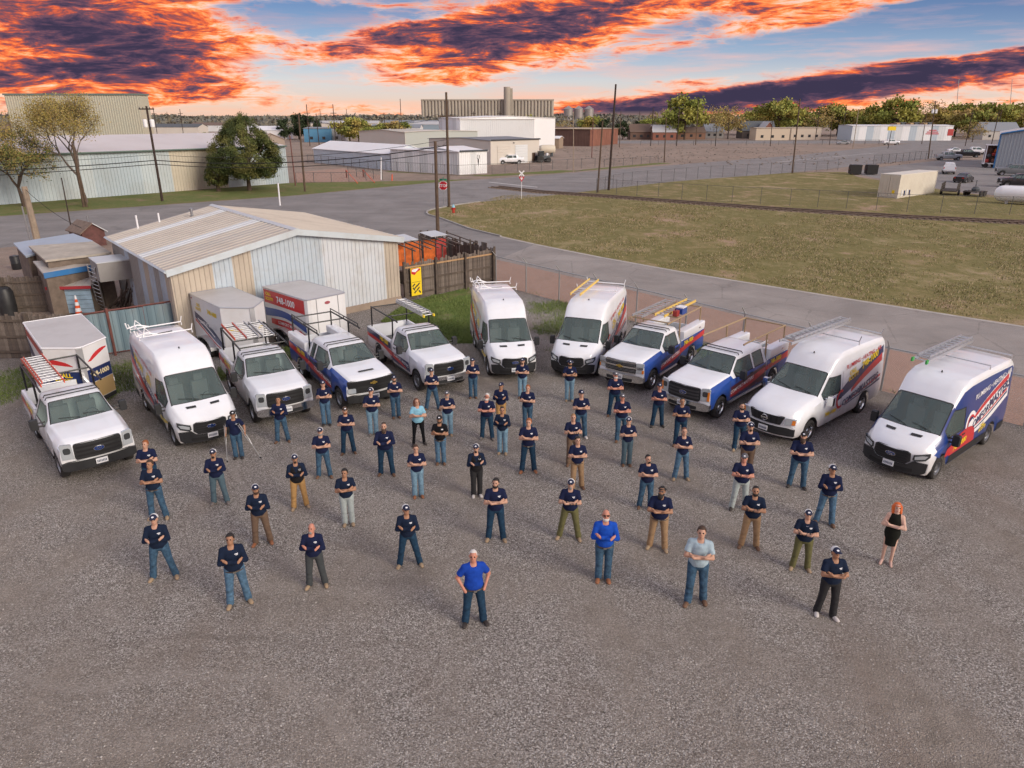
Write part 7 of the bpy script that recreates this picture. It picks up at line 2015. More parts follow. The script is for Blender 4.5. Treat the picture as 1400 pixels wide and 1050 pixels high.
# white warehouse complex
def gable_building(name, label, p, q, depth, h, hr, wallm, roofm, panels=0, cat='building', ridge_along=True, trim=None, arch=False):
 """front wall from p to q (outside to the right of p->q), depth behind"""
 p, q = Vector((*p[:2], 0)), Vector((*q[:2], 0)); d = (q - p).normalized(); n = Vector((-d.y, d.x, 0)); L = (q - p).length
 o = thing(name, label, cat, p)
 a, b, c, e = p, q, q + n * depth, p + n * depth
 if panels:
  for i in range(panels):
   mb = MB()
   if ridge_along: zt = lambda t: h
   else:
    zt = lambda t, i=i: h + (hr - h) * (1 - abs(2 * (i + t) / panels - 1))
   rib_panel(mb, lerp(a, b, i / panels), lerp(a, b, (i + 1) / panels), 0, zt, 3, .05, rw=.06); mb.build('wall_panel', wallm[i % len(wallm)] if isinstance(wallm, list) else wallm, o, world=True)
 else:
  fv = [a, b, up(b, h), up(a, h)] if ridge_along else [a, b, up(b, h), up(lerp(a, b, .5), hr), up(a, h)]
  MB().add(fv, [tuple(range(len(fv)))]).build('wall', wallm[0] if isinstance(wallm, list) else wallm, o, world=True)
 wm = wallm[-1] if isinstance(wallm, list) else wallm
 side = lambda s, t: [s, t, up(t, h), up(lerp(s, t, .5), hr), up(s, h)] if ridge_along else [s, t, up(t, h), up(s, h)]
 for s, t in ((b, c), (e, a)):
  v = side(s, t); MB().add(v, [tuple(range(len(v)))]).build('wall', wm, o, world=True)
 v = [c, e, up(e, h), up(c, h)] if ridge_along else [c, e, up(e, h), up(lerp(c, e, .5), hr), up(c, h)]
 MB().add(v, [tuple(range(len(v)))]).build('wall', wm, o, world=True)
 ov = .25
 if ridge_along:
  m0, m1 = lerp(a, e, .5) - d * ov, lerp(b, c, .5) + d * ov; sl = (hr - h) / (depth / 2)
  MB().slab([up(a - n * ov - d * ov, h - sl * ov), up(b - n * ov + d * ov, h - sl * ov), up(m1, hr), up(m0, hr)], .1).build('roof', roofm, o, world=True)
  MB().slab([up(e + n * ov - d * ov, h - sl * ov), up(c + n * ov + d * ov, h - sl * ov), up(m1, hr), up(m0, hr)], .1).build('roof', roofm, o, world=True)
 else:
  m0, m1 = lerp(a, b, .5) - n * ov, lerp(e, c, .5) + n * ov; sl = (hr - h) / (L / 2)
  MB().slab([up(a - n * ov - d * ov, h - sl * ov), up(e + n * ov - d * ov, h - sl * ov), up(m1, hr), up(m0, hr)], .1).build('roof', roofm, o, world=True)
  MB().slab([up(b - n * ov + d * ov, h - sl * ov), up(c + n * ov + d * ov, h - sl * ov), up(m1, hr), up(m0, hr)], .1).build('roof', roofm, o, world=True)
 if trim: MB().tube([up(a - n * .3, h + .05), up(b - n * .3, h + .05)], .14, 4).build('eave_trim', trim, o, world=True)
 return o, (a, b, c, e, d, n)
WW = mat('wh_white', (.80, .81, .82), .6, dirt=(.7, .7, .7), dscale=.1, damt=.4); WC = mat('wh_greywhite', (.66, .68, .69), .6, dirt=(.56, .57, .56), dscale=.1, damt=.4); WBG = mat('wh_beige', (.60, .56, .50), .6, dirt=(.5, .46, .4), dscale=.15, damt=.4)
RW = mat('roof_white', (.78, .78, .79), .5, dirt=(.68, .66, .65), dscale=.1, damt=.4); GTRIM = mat('dark_trim', (.07, .08, .09), .6)
wb_, g_ = gable_building('white_warehouse', 'long low white warehouse with white roof behind the wire fence', (-23.4, 143.8), (-9.5, 132.9), 0.1 + 6.0, 4.0, 4.05, [WC, WW], RW, 9)
eb, g_ = gable_building('white_store', 'white store end with a painted antlered emblem facing the road', (-9.45, 132.85), (-4.6, 136.6), 16, 4.0, 4.6, [WW, WW, WC], RW, 5, trim=GTRIM, ridge_along=True)
(a_, b_, c_, e_, d_, n_) = g_
ec = lerp(a_, b_, .68) - n_ * .07
def on_wall(c, d, u, z): return (c.x + d.x * u, c.y + d.y * u, z)
mb = MB()
for pl in ([(-.09, 2.55), (.09, 2.55), (.13, 2.2), (0, 1.35), (-.13, 2.2)],): mb.add([on_wall(ec, d_, u, z) for u, z in pl], [tuple(range(len(pl)))])
emb = mb.build('painted_emblem', BLK, eb, world=True)
for s in (-1, 1):
 MB().tube([on_wall(ec, d_, s * .06, 2.5), on_wall(ec, d_, s * .28, 2.85), on_wall(ec, d_, s * .18, 3.3)], .045, 4).build('painted_antler', BLK, eb, world=True)
gable_building('arched_store', 'low store with rounded white roof at the end of the white warehouse', (-44.9, 169.0), (-23.6, 144.0), 9, 3.1, 4.6, [mat('wh_blue_white', (.55, .62, .68), .6)], RW, 10)
ga, g_ = gable_building('service_garage', 'beige garage with two roller doors behind the white pickup', (-4.6, 160.5), (6.2, 170.5), 22, 5.0, 5.4, [WBG], mat('roof_dark_grey', (.17, .18, .20), .6), 0, trim=GTRIM)
(a_, b_, c_, e_, d_, n_) = g_
for t, m_ in ((.26, WBG), (.62, WC)):
 c = lerp(a_, b_, t) - n_ * .06
 dr = MB().add([on_wall(c, d_, u, z) for u, z in ((-1.9, 0), (1.9, 0), (1.9, 3.9), (-1.9, 3.9))], [(0, 1, 2, 3)]).build('roller_door', m_, ga, world=True)
 for k in range(7): MB().tube([on_wall(c - n_ * .02, d_, -1.9, .55 * k + .3), on_wall(c - n_ * .02, d_, 1.9, .55 * k + .3)], .03, 3).build('door_slat', m_, dr, world=True)
c = lerp(a_, b_, .88) - n_ * .06
MB().add([on_wall(c, d_, u, z) for u, z in ((-.5, 0), (.5, 0), (.5, 2.1), (-.5, 2.1))], [(0, 1, 2, 3)]).build('door', mat('door_brown', (.10, .06, .04), .7), ga, world=True)
MB().tube([on_wall(lerp(a_, b_, .45) - n_ * .1, d_, 0, 4.4), on_wall(lerp(a_, b_, .45) - n_ * .4, d_, 0, 4.3)], .1, 6).build('wall_lamp', GTRIM, ga, world=True)
pA, pB = AT(630, 206, 215), AT(714, 203, 222)
big, g_ = gable_building('tall_white_warehouse', 'tall off white warehouse with ribbed walls below the grain elevator', (AT(601, 200, 232).x, 232), (pA.x, 214), 30, 9.3, 9.9, [WC, WW], RW, 6)
gable_building('tall_white_hall', 'broad side of the tall off white hall below the grain elevator', (pA.x + .05, 214), (pB.x + 3.5, 221), 26, 9.0, 9.6, [WC], mat('roof_hall', (.60, .58, .55), .5), 12)
gable_building('green_shed', 'flat roofed pale green ribbed shed beside the tall white warehouse', (AT(523, 195, 200).x, 206), (AT(557, 200, 200).x, 196), 22, 6.0, 6.3, [mat('green_grey_sheet', (.33, .38, .34), .6), mat('green_grey_sheet2', (.42, .45, .42), .6)], WBG, 5)
gable_building('beige_shed', 'beige metal shed wall beside the pale green ribbed shed', (AT(557, 200, 200).x + .05, 196), (AT(602, 200, 204).x, 205), 20, 5.9, 6.5, [WBG], mat('roof_beige', (.46, .43, .37), .6), 6)
# grain elevator on the horizon
ELEV = mat('elevator_concrete', (.40, .36, .30), .9, dirt=(.30, .27, .23), dscale=.02, damt=.6)
Y = 1300.
eL, eR = AT(576, 150, Y).x, AT(757, 150, Y).x; zt = AT(640, 137.5, Y).z
el = thing('grain_elevator', 'long concrete grain elevator with tall head house on the horizon', 'grain elevator', (eL, Y, 0))
nS = 40; R_ = (eR - eL) / nS / 2
hx = AT(695, 150, Y).x
for i in range(nS):
 x = eL + R_ * (2 * i + 1)
 MB().lathe([(R_ * .97, 0), (R_ * .97, zt)], 10, Matrix.Translation((x, Y, 0))).build('silo', ELEV, el, 60, world=True)
MB().box(eL, eR, Y + R_ * .3, Y + 30, 0, zt).build('rear_bins', ELEV, el, world=True)
MB().box(eL, eR, Y - 3, Y + 12, zt, zt + 2.2).build('gallery', ELEV, el, world=True)
hz = AT(695, 119, Y).z; hw = (AT(702, 119, Y).x - AT(690, 119, Y).x) / 2
MB().lathe([(hw * .75, 0), (hw * .75, hz)], 12, Matrix.Translation((hx - hw * .3, Y - 6, 0))).build('head_house', ELEV, el, 60, world=True)
MB().box(hx - hw, hx + hw, Y - 4, Y + 16, 0, hz - 2).build('head_house', ELEV, el, world=True)
for px in (777, 791, 805):
 p = AT(px, 158, 900); m_ = mat('silo_steel', (.30, .28, .27), .5, .3); h_ = AT(px, 149, 900).z
 o = thing('steel_silo', 'round steel silo with conical top, ' + {777: 'the one nearest the grain elevator', 791: 'the middle one of three', 805: 'the one farthest from the grain elevator'}[px], 'silo', (p.x, 900, 0), 0, 'steel silos')
 MB().lathe([(5.5, 0), (5.5, h_)], 16).build('wall', m_, o, 60); MB().lathe([(5.7, h_), (.4, h_ + 3.6)], 16).build('roof', m_, o, 60)
# brick buildings, houses
BRK = mat('brick_red', (.22, .095, .065), .9, var=.2, vscale=.3); BRKD = mat('brick_dark', (.10, .055, .045), .9, var=.2, vscale=.3)
gable_building('brick_building', 'low dark brick building with flat tan fascia beyond the dirt lot', (AT(735, 197, 262).x, 264), (AT(806, 197, 258).x, 258), 20, 5.6, 5.7, [BRKD], mat('flat_roof_tan', (.40, .33, .25), .8), 6, trim=mat('tan_fascia', (.42, .34, .24), .8))
gable_building('red_brick_building', 'low red brick building beside the dark brick building', (AT(806, 197, 258).x + .1, 258), (AT(848, 196, 275).x, 282), 18, 5.6, 5.7, [BRK], mat('flat_roof_tan', (.40, .33, .25), .8), 5)
c = AT(750, 200, 246)
gable_building('tan_hut', 'small tan hut beside the dark brick building', (c.x - 3.5, 242), (c.x + 3, 240), 6, 3.2, 3.8, [mat('tan_wall', (.30, .23, .17), .9)], RW)
def house(label, px0, px1, Y, h, hr, wallm, roofm, depth=9, ra=True, win=3):
 x0, x1 = AT(px0, 180, Y).x, AT(px1, 180, Y).x
 o, (a, b, c, e, d, n) = gable_building('house', label, (x0, Y), (x1, Y), depth, h, hr, [wallm], roofm, 0, 'house', ra)
 for k in range(win):
  u = (k + .6) / (win + .2); p = lerp(a, b, u) - n * .03
  w = MB().add([on_wall(p, d, q, z) for q, z in ((-.6, 1), (.6, 1), (.6, 2.1), (-.6, 2.1))], [(0, 1, 2, 3)]).build('window', WINDARK, o, world=True)
 return o
ROOFS = [mat('roof_slate', (.09, .10, .11), .8), mat('roof_brown', (.16, .11, .085), .9), mat('roof_lightgrey', (.45, .45, .46), .8), mat('roof_greyblue', (.22, .24, .27), .8)]
house('brown house with dark hipped roof behind the utility poles', 862, 892, 330, 3.4, 6.5, mat('house_brown', (.16, .10, .075), .9), ROOFS[1])
house('cluttered house with white roof and dark chimneys beyond the dirt lot', 893, 925, 325, 3.4, 6.2, mat('house_brick', (.24, .10, .07), .9), ROOFS[2])
house('low brown house beside the bright spring tree', 926, 965, 335, 3.0, 5.2, mat('house_rust', (.23, .13, .09), .9), ROOFS[1])
house('house with dark slate roof and pale gable', 1015, 1060, 345, 3.6, 7.6, mat('house_dark', (.09, .075, .07), .9), ROOFS[0])
house('small gabled brick house beside the cream office', 1042, 1060, 338, 3.6, 7.4, BRK, ROOFS[2], ra=False, win=1)
house('cream flat roofed office with brown windows on the far street', 1034, 1080, 322, 5.0, 5.2, mat('cream_wall', (.56, .47, .36), .8), mat('flat_roof_tan', (.40, .33, .25), .8))
house('long cream office beside the dirt lot street', 1082, 1123, 330, 5.0, 5.2, mat('cream_wall2', (.52, .45, .37), .8), mat('flat_roof_tan', (.40, .33, .25), .8), win=4)
house('grey gabled house half hidden by spring trees', 965, 990, 350, 3.2, 6.4, mat('house_grey', (.30, .29, .28), .9), ROOFS[3])
house('pale house among yellow trees behind the long white store', 1190, 1225, 390, 3.6, 7.0, mat('house_pale', (.45, .43, .40), .9), ROOFS[3])
house('grey roofed house at the edge of the trees by the blue edged building', 1345, 1395, 330, 3.8, 7.2, mat('house_pale', (.45, .43, .40), .9), ROOFS[3])
house('blue walled workshop with grey roof beyond the left lot', 415, 452, 300, 5.2, 5.6, mat('workshop_blue', (.10, .28, .45), .7), ROOFS[3], 16, win=2)
house('low grey hall beside the blue walled workshop', 453, 466, 302, 5.4, 6.4, mat('hall_grey', (.42, .41, .40), .8), ROOFS[2], 16, win=1)
house('tan shed roof behind the cedar tree', 228, 345, 190, 3.6, 5.6, mat('shed_tan', (.40, .33, .27), .8), mat('roof_pinkish', (.48, .40, .36), .8), 26, win=4)
house('dark green shed beside the tall tower building', 192, 250, 175, 4.4, 4.8, mat('shed_green', (.14, .19, .18), .7), mat('roof_pinkgrey', (.42, .36, .33), .8), 14, win=2)
ls, g_ = gable_building('long_store', 'long white store with red lettering panel on the far street', (AT(1163, 192, 318).x, 318), (AT(1300, 192, 318).x, 318), 14, 6.0, 6.3, [WC, WW, mat('wh_blue_grey', (.45, .52, .58), .6)], RW, 14)
(a_, b_, c_, e_, d_, n_) = g_
c = lerp(a_, b_, .80) - n_ * .08
for z, w_ in ((3.9, 1.6), (3.2, 2.4), (2.5, 2.8)): MB().add([on_wall(c, d_, u, v) for u, v in ((-w_, z), (w_, z), (w_, z + .4), (-w_, z + .4))], [(0, 1, 2, 3)]).build('lettering_panel', mat('sign_red', (.55, .10, .12), .6), ls, world=True)
c = lerp(a_, b_, .98) - n_ * .08
MB().add([on_wall(c, d_, u, v) for u, v in ((-1.2, 2.0), (1.2, 2.0), (1.2, 4.6), (-1.2, 4.6))], [(0, 1, 2, 3)]).build('red_sign', mat('sign_red2', (.42, .04, .04), .6), ls, world=True)
for k in range(9):
 p = lerp(a_, b_, .42 + k * .045) + n_ * 2
 MB().box(p.x - 1.2, p.x + 1.2, p.y - .6, p.y + .6, 6.4, 6.9 + (k % 3) * .2).build('roof_stock', (BRKD, mat('stock_tan', (.40, .28, .15), .8), GTRIM)[k % 3], ls, world=True)
gb0, gb1 = G(1358, 230), Vector((112, 138, 0))
gbb, g_ = gable_building('blue_edged_building', 'grey metal building with blue corner trim beside the parking lot', (gb0.x, gb0.y), (gb0.x + 14, gb0.y - 9), 30, 6.6, 8.2, [mat('sheet_bluegrey', (.30, .34, .38), .6)], mat('roof_pale2', (.55, .54, .53), .5), 10, ridge_along=False)
BLT = mat('blue_trim', (.03, .16, .38), .5)
MB().tube([up(g_[0], 0), up(g_[0], 6.6)], .16, 4).build('corner_trim', BLT, gbb, world=True)
MB().tube([up(g_[0] - g_[5] * .3, 6.6), up(lerp(g_[0], g_[1], .5) - g_[5] * .3, 8.2)], .16, 4).build('eave_trim', BLT, gbb, world=True)
# white shipping container
CTN = mat('container_cream', (.62, .58, .49), .6, dirt=(.45, .40, .33), dscale=.5, damt=.4)
q0, q1, q2 = G(1197, 270), G(1226, 271.5), G(1287, 262)
cdir = (q2 - q1).normalized(); cw = (q0 - q1).length; CL = 12.19 * .92; ch = 2.95
co = thing('shipping_container', 'cream steel shipping container standing in the grass behind the railway', 'container', q1, math.atan2(cdir.y, cdir.x))
nC = 24; cwid = 2.44
for i in range(nC):
 x0, x1 = CL * i / nC, CL * (i + 1) / nC
 for y, s in ((0, -1), (cwid, 1)):
  o_ = s * .035
  MB().add([(x0, y, .12), (x0 + (x1 - x0) * .3, y + o_, .12), (x0 + (x1 - x0) * .7, y + o_, .12), (x1, y, .12), (x0, y, ch - .1), (x0 + (x1 - x0) * .3, y + o_, ch - .1), (x0 + (x1 - x0) * .7, y + o_, ch - .1), (x1, y, ch - .1)], [(0, 1, 5, 4), (1, 2, 6, 5), (2, 3, 7, 6)]).build('side_panel', CTN, co)
MB().box(0, CL, 0, cwid, ch - .1, ch).build('roof', mat('container_roof', (.66, .63, .56), .6), co); MB().box(0, CL, 0, cwid, 0, .12).build('base', CTN, co)
MB().box(CL - .02, CL + .03, 0, cwid, .12, ch - .1).build('end_wall', CTN, co)
for k in range(2):
 dd = MB().box(-.04, .0, .06 + k * 1.18, 1.2 + k * 1.18, .14, ch - .12).build('door', CTN, co)
 for y in (.35, .85): MB().tube([(-.07, y + k * 1.18, .15), (-.07, y + k * 1.18, ch - .15)], .025, 5).build('lock_bar', CTN, dd)
for x in (0, CL):
 for y in (0, cwid): MB().box(x - .06, x + .06, y - .06, y + .06, .0, ch - .002).build('corner_post', CTN, co)
MB().box(-.052, -.045, .4, .75, .6, 1.0).build('warning_label', YEL, co)
for k in range(4): MB().box(.9 + k * .75, 1.3 + k * .75, -.05, -.04, .25, 1.0 - .1 * (k % 2)).build('painted_mark', (WC, NAVY)[k % 2], co)
for k, px in enumerate((1168, 1190)):
 p = G(px, 238.5)
 o = thing('dumpster', ('black dumpster standing by the fence gap', 'black dumpster with open side beside its twin at the parking lot')[k], 'dumpster', (p.x, p.y, 0), RAD(-12), 'dumpsters by the parking lot')
 MB().prism([(-1.1, .15), (1.0, .15), (1.15, 1.3), (.7, 1.65), (-1.15, 1.65)], lambda u, v: (v * 0 - .9 + 0, u, v), lambda u, v: (.9, u, v)).build('body', mat('dumpster_black', (.018, .018, .018), .7), o)
 for s in (-.45, .45): MB().box(s - .42, s + .42, -1.15, .7, 1.66, 1.71).build('lid', BLACKP, o)
 for s in (-1, 1): MB().box(s * .95 - .06, s * .95 + .06, -.5, .5, .8, .95).build('fork_pocket', RUSTF, o)
p = G(1356, 277); tk = thing('storage_tank', 'white horizontal cylinder tank lying in the grass by the railway', 'tank', (p.x, p.y, 0), RAD(-38))
MB().lathe([(.02, -.0), (.5, .10), (.85, .45), (.95, .9), (.95, 8.6), (.85, 9.0), (.5, 9.4), (.02, 9.5)], 24, Matrix.Translation((0, 0, 1.15)) @ Matrix.Rotation(RAD(90), 4, 'Y')).build('shell', WHITE2, tk, 60)
for x in (1.5, 8): MB().box(x - .15, x + .15, -.7, .7, 0, .45).build('saddle', CONC, tk)
MB().lathe([(.2, 0), (.2, .25)], 12, Matrix.Translation((4.5, 0, 2.08))).build('valve_dome', STEEL, tk)
def utility_trailer(px, py, label, L, rz, sides):
 p = G(px, py); o = thing('utility_trailer', label, 'trailer', (p.x, p.y, 0), RAD(rz))
 DM = mat('rig_dark', (.055, .045, .04), .8, var=.3)
 MB().box(-L / 2, L / 2, -.9, .9, .55, .65).build('deck', DM, o)
 for s in (-1, 1):
  for x in (-.4, .4):
   MB().lathe([(.35, -.1), (.35, .1)], 14, Matrix.Translation((x, s * 1.02, .35)) @ Matrix.Rotation(RAD(90), 4, 'X')).build('wheel', RUBBER, o)
  if sides:
   for z in (.95, 1.25, 1.55): MB().box(-L / 2, L / 2, s * .9 - .03, s * .9 + .03, z - .04, z + .04).build('side_rail', DM, o)
   for k in range(7): MB().tube([(-L / 2 + k * L / 6, s * .9, .6), (-L / 2 + k * L / 6, s * .9, 1.6)], .04, 4).build('stake', DM, o)
 MB().tube([(L / 2, 0, .6), (L / 2 + 1.4, 0, .5)], .06, 5).build('tow_bar', DM, o)
 return o
utility_trailer(1298, 266, 'rusty stake sided utility trailer beside the shipping container', 4.4, 55, True)
ut = utility_trailer(1332, 268, 'flat dark rig with upright mast between utility trailer and tank', 2.6, 30, False)
MB().lathe([(.45, .65), (.5, .9), (.3, 1.2)], 10).build('engine', GTRIM, ut); MB().tube([(.3, .2, .6), (.4, .3, 2.0)], .06).build('mast', GTRIM, ut)
# distant vehicles
PAINT = {'w': WHITE, 'b': mat('paint_black', (.012, .012, .014), .25, coat=.6), 's': mat('paint_silver', (.42, .44, .46), .3, .4, coat=.5), 'g': mat('paint_grey', (.14, .15, .16), .3, coat=.5)}
def far_pickup(label, px, py, rz, paint, cab='crew', name='parked_pickup'):
 p = G(px, py)
 return make_pickup(name, label, cab, 3.7, 1.1, (p.x, p.y), RAD(rz), 'oval', 'x', rack=None, detail=False, group='distant vehicles', paint=PAINT[paint])[0]
far_pickup('white pickup parked before the beige garage doors', 697, 224, 196, 'w')
far_pickup('silver crew cab pickup parked along the lot fence', 1296, 219, -10, 's')
far_pickup('dark bonneted pickup next to the silver crew cab pickup', 1322, 215, -16, 'b')
far_pickup('white pickup partly hidden behind the dark bonneted pickup', 1334, 211, -16, 'w')
far_pickup('white four door pickup with dark tailgate glass in the middle of the lot', 1296, 237, 62, 'w')
far_pickup('grey pickup at the edge of the lot behind the black flatbed', 1384, 240, 160, 'g')
far_pickup('black pickup beside the white horizontal tank', 1392, 256, 165, 'b')
far_pickup('white pickup crossing on the far street nearest the long white store', 1218, 198, -4, 'w', name='pickup')
def sedan(label, px, py, rz, paint):
 P = dict(x0=-2.25, x1=2.3, sill=.25, hubz=.32, archR=.38, arches=(1.4, -1.35),
  ztop=[(-2.25, .95), (-1.9, 1.02), (-1.5, 1.08), (-.8, 1.42), (.1, 1.45), (1.0, 1.02), (1.9, .85), (2.3, .65)], drop=[(-2.25, .10), (2.3, .08)],
  w=[(-2.25, .82), (-1.8, .9), (1.6, .9), (2.3, .78)], wt=[(-2.25, .72), (-1.5, .74), (-.8, .60), (.1, .60), (1.0, .74), (2.3, .66)], belt=[(-2.25, .80), (2.3, .70)], wtop=[(-2, 1.33), (2, 1.33)],
  k=[(0, 0), (1.2, .1), (2.3, .3)], st=[-2.1, -1.9, -1.5, -1.2, -.8, -.4, .1, .4, .7, 1.0, 1.9, 2.1], win=[(-1.2, -.4), (-.4, .7)], shield=(.1, 1.0))
 P['belt'] = [(-2.25, .85), (-1.5, .92), (1.0, .92), (2.3, .6)]
 p = G(px, py); o = thing('parked_car', label, 'car', (p.x, p.y, 0), RAD(rz), 'distant vehicles'); sh = Shell(P)
 sh.build(o, PAINT[paint], None, P['win'], P['shield'])
 MB().box(-1.9, 1.8, -.6, .6, .2, .6).build('chassis', BLACKP, o); MB().box(-1.0, .6, -.55, .55, .5, 1.0).build('interior', INTER, o)
 for ax in P['arches']:
  for s in (-1, 1): wheel(o, ax, s * .80, .32, .2)
 MB().add([(-1.45, -.6, 1.10), (-1.45, .6, 1.10), (-.84, .52, 1.425), (-.84, -.52, 1.425)], [(0, 3, 2, 1)]).build('rear_window', WINDARK, o)
 for s in (-1, 1): MB().box(-2.29, -2.2, s * .6 - .14, s * .6 + .14, .7, .84).build('tail_light', REDLENS, o)
 return o
sedan('black sedan parked behind the shipping container', 1317, 249, 40, 'b')
sedan('silver car passing on the far street beside the signal poles', 1152, 197.5, 176, 's')
sedan('pale van like car parked beyond the silver crew cab pickup', 1306, 209, -8, 'w')
sedan('white car parked at the far end of the long white store', 1346, 187, 10, 'w')
p = G(1352, 229); bt = thing('open_box_truck', 'white framed open box truck stacked with junk beside the blue edged building', 'truck', (p.x, p.y, 0), RAD(-25))
for x in (-1.2, 1.2):
 for y in (-1.1, 1.1): MB().box(x - .08, x + .08, y - .08, y + .08, .8, 4.4).build('frame_post', WHITE2, bt)
for z in (.8, 4.4): MB().box(-1.3, 1.3, -1.2, 1.2, z - .1, z + .1).build('frame_deck', WHITE2, bt)
MB().box(-1.1, 1.1, .6, 1.1, .9, 4.3).build('back_wall', BRKD, bt)
for k, (x, z, m_) in enumerate(((-.6, 1.3, TARP2), (.5, 1.4, BRK), (-.4, 2.3, GTRIM), (.4, 2.6, TARP2), (-.2, 3.4, BRKD), (.6, 3.3, TARP))): MB().lathe([(.3, -.3), (.42, 0), (.25, .35)], 7, Matrix.Translation((x, .2, z))).build('junk', m_, bt)
for x in (-.8, .8):
 for y in (-1.1, 1.1): MB().lathe([(.45, -.12), (.45, .12)], 14, Matrix.Translation((x, y, .45)) @ Matrix.Rotation(RAD(90), 4, 'X')).build('wheel', RUBBER, bt)
p = G(742, 222); trc = thing('black_tractor', 'black wheeled machine parked beside the beige garage', 'machine', (p.x, p.y, 0), RAD(20))
for x, r_ in ((-.9, .75), (1.1, .55)):
 for y in (-.9, .9): MB().lathe([(r_, -.22), (r_, .22)], 16, Matrix.Translation((x, y, r_)) @ Matrix.Rotation(RAD(90), 4, 'X')).build('wheel', RUBBER, trc)
MB().box(-1.2, 1.7, -.45, .45, .7, 1.5).build('engine_body', GTRIM, trc); MB().box(-1.1, .1, -.5, .5, 1.5, 2.5).build('cab', WINDARK, trc); MB().lathe([(.35, 0), (.35, .5)], 12, Matrix.Translation((1.0, 0, 1.5))).build('drum', WHITE2, trc)
p = G(748, 214); tkk = thing('cream_tank', 'cream horizontal tank behind the black wheeled machine', 'tank', (p.x, p.y, 0), RAD(10))
MB().lathe([(.1, -2.2), (.9, -2.0), (1.1, -1.5), (1.1, 1.5), (.9, 2.0), (.1, 2.2)], 18, Matrix.Translation((0, 0, 1.8)) @ Matrix.Rotation(RAD(90), 4, 'Y')).build('shell', mat('tank_cream', (.62, .56, .45), .6), tkk, 60)
for x in (-1.2, 1.2): MB().box(x - .2, x + .2, -.8, .8, 0, 1.0).build('saddle', GTRIM, tkk)
for k in range(5):
 p = G(405 + k * 12, 186.5 - .2 * k)
 o = thing('parked_trailer', ('first', 'second', 'third', 'fourth', 'last')[k] + ' dark flatbed trailer from the evergreen trio on the far dirt lot', 'trailer', (p.x, p.y, 0), RAD(15), 'far flatbed trailers')
 MB().box(-4, 4, -1.1, 1.1, 1.1, 1.5).build('deck', GTRIM, o); MB().box(3.0, 4, -1.1, 1.1, 1.5, 2.4).build('headboard', (BRKD, GTRIM, BRK)[k % 3], o)
 for x in (-2.8, -1.7, 2.6): MB().lathe([(.5, -1.1), (.5, 1.1)], 10, Matrix.Translation((x, 0, .5)) @ Matrix.Rotation(RAD(90), 4, 'X')).build('wheel', RUBBER, o)
# near trees
def limb_tree(label, loc, h, spread, seed, mats, nleaf, leaf, bark, lean=(0, 0), r0=.3, depth=5, name='tree'):
 rd = random.Random(seed); nr = np.random.default_rng(seed); mb = MB(); tips = []
 def grow(p, d, L, r, lv):
  mid = p + d * L * .5 + Vector((rd.uniform(-1, 1), rd.uniform(-1, 1), rd.uniform(-.4, .6))) * L * .07
  q = p + d * L
  mb.tube([p, mid, q], [r, r * .85, r * .62], 6 if lv < 2 else 4 if lv < 4 else 3)
  if lv >= depth: tips.append(q); return
  if lv >= depth - 2: tips.append(q)
  for k in range(3 if lv < 3 else 3):
   az = 6.2832 * (k + rd.random() * .7) / 3; spr = rd.uniform(.3, .75) * spread
   perp = d.orthogonal().normalized(); perp.rotate(Matrix.Rotation(az, 3, d))
   nd = (d * math.cos(spr) + perp * math.sin(spr)); nd.z += .14; nd.normalize()
   grow(q, nd, L * rd.uniform(.62, .85), r * .6, lv + 1)
 d0 = Vector((lean[0], lean[1], 1)).normalized()
 grow(Vector((0, 0, -.1)), d0, h * .20, r0, 0)
 o = thing(name, label, 'tree', loc)
 mb.build('trunk', bark, o)
 T = np.array([tuple(t) for t in tips]); k = nr.integers(0, len(T), nleaf)
 P = T[k] + nr.normal(size=(nleaf, 3)) * h * .022
 a = nr.normal(size=(nleaf, 3)); a /= np.linalg.norm(a, axis=1)[:, None]; b = np.cross(a, nr.normal(size=(nleaf, 3))); b /= np.linalg.norm(b, axis=1)[:, None]
 s = leaf * (.5 + nr.random(nleaf))[:, None]
 W = np.stack([P - a * s, P + b * s * .7, P + a * s, P - b * s * .7], 1).reshape(-1, 3)
 link('crown', np_mesh('crown', W, np.arange(nleaf * 4).reshape(-1, 4), mats, nr.integers(0, len(mats), nleaf)), o)
 return o
g1 = G(112, 278)
limb_tree('tall spreading tree with sparse golden buds before the pale blue warehouse', (g1.x, g1.y + 1, 0), 16.5, 1.15, 21, BN + YG[2:], 20000, .07, BARKG, (-.12, 0), .25, 6)
g2 = G(38, 284)
limb_tree('low dense dark limbed tree left of the golden budded tree', (g2.x - 1, g2.y + 1, 0), 11.5, 1.1, 33, BN + MG[:1] + DG[1:], 14000, .07, BARK, (-.1, 0), .25, 6)
def cedar(label, px, py, h, rx, seed, n):
 p = G(px, py); o = thing('cedar_tree', label, 'tree', (p.x, p.y + rx * .3, 0))
 lm, cs = tree_leaf_mesh('crown', n, rx, rx, h * .46, h * .56, .085, seed, 260, .075, PG, .6, .0)
 co = np.empty(len(lm.vertices) * 3, np.float32); lm.vertices.foreach_get('co', co); co = co.reshape(-1, 3); tz = np.clip((co[:, 2] / h - .35) / .65, 0, 1); co[:, :2] *= (1 - .56 * tz ** 1.2)[:, None]; lm.vertices.foreach_set('co', co.ravel())
 link('trunk', trunk_mesh('trunk', h, .3, cs[:16], BARK, seed, .28), o); link('crown', lm, o); return o
cedar('large rounded dense dark green cedar before the pale blue warehouse', 336, 262, 10.0, 5.2, 41, 70000)
cedar('small dark cedar beside the large rounded cedar', 297, 262, 4.6, 1.7, 43, 9000)
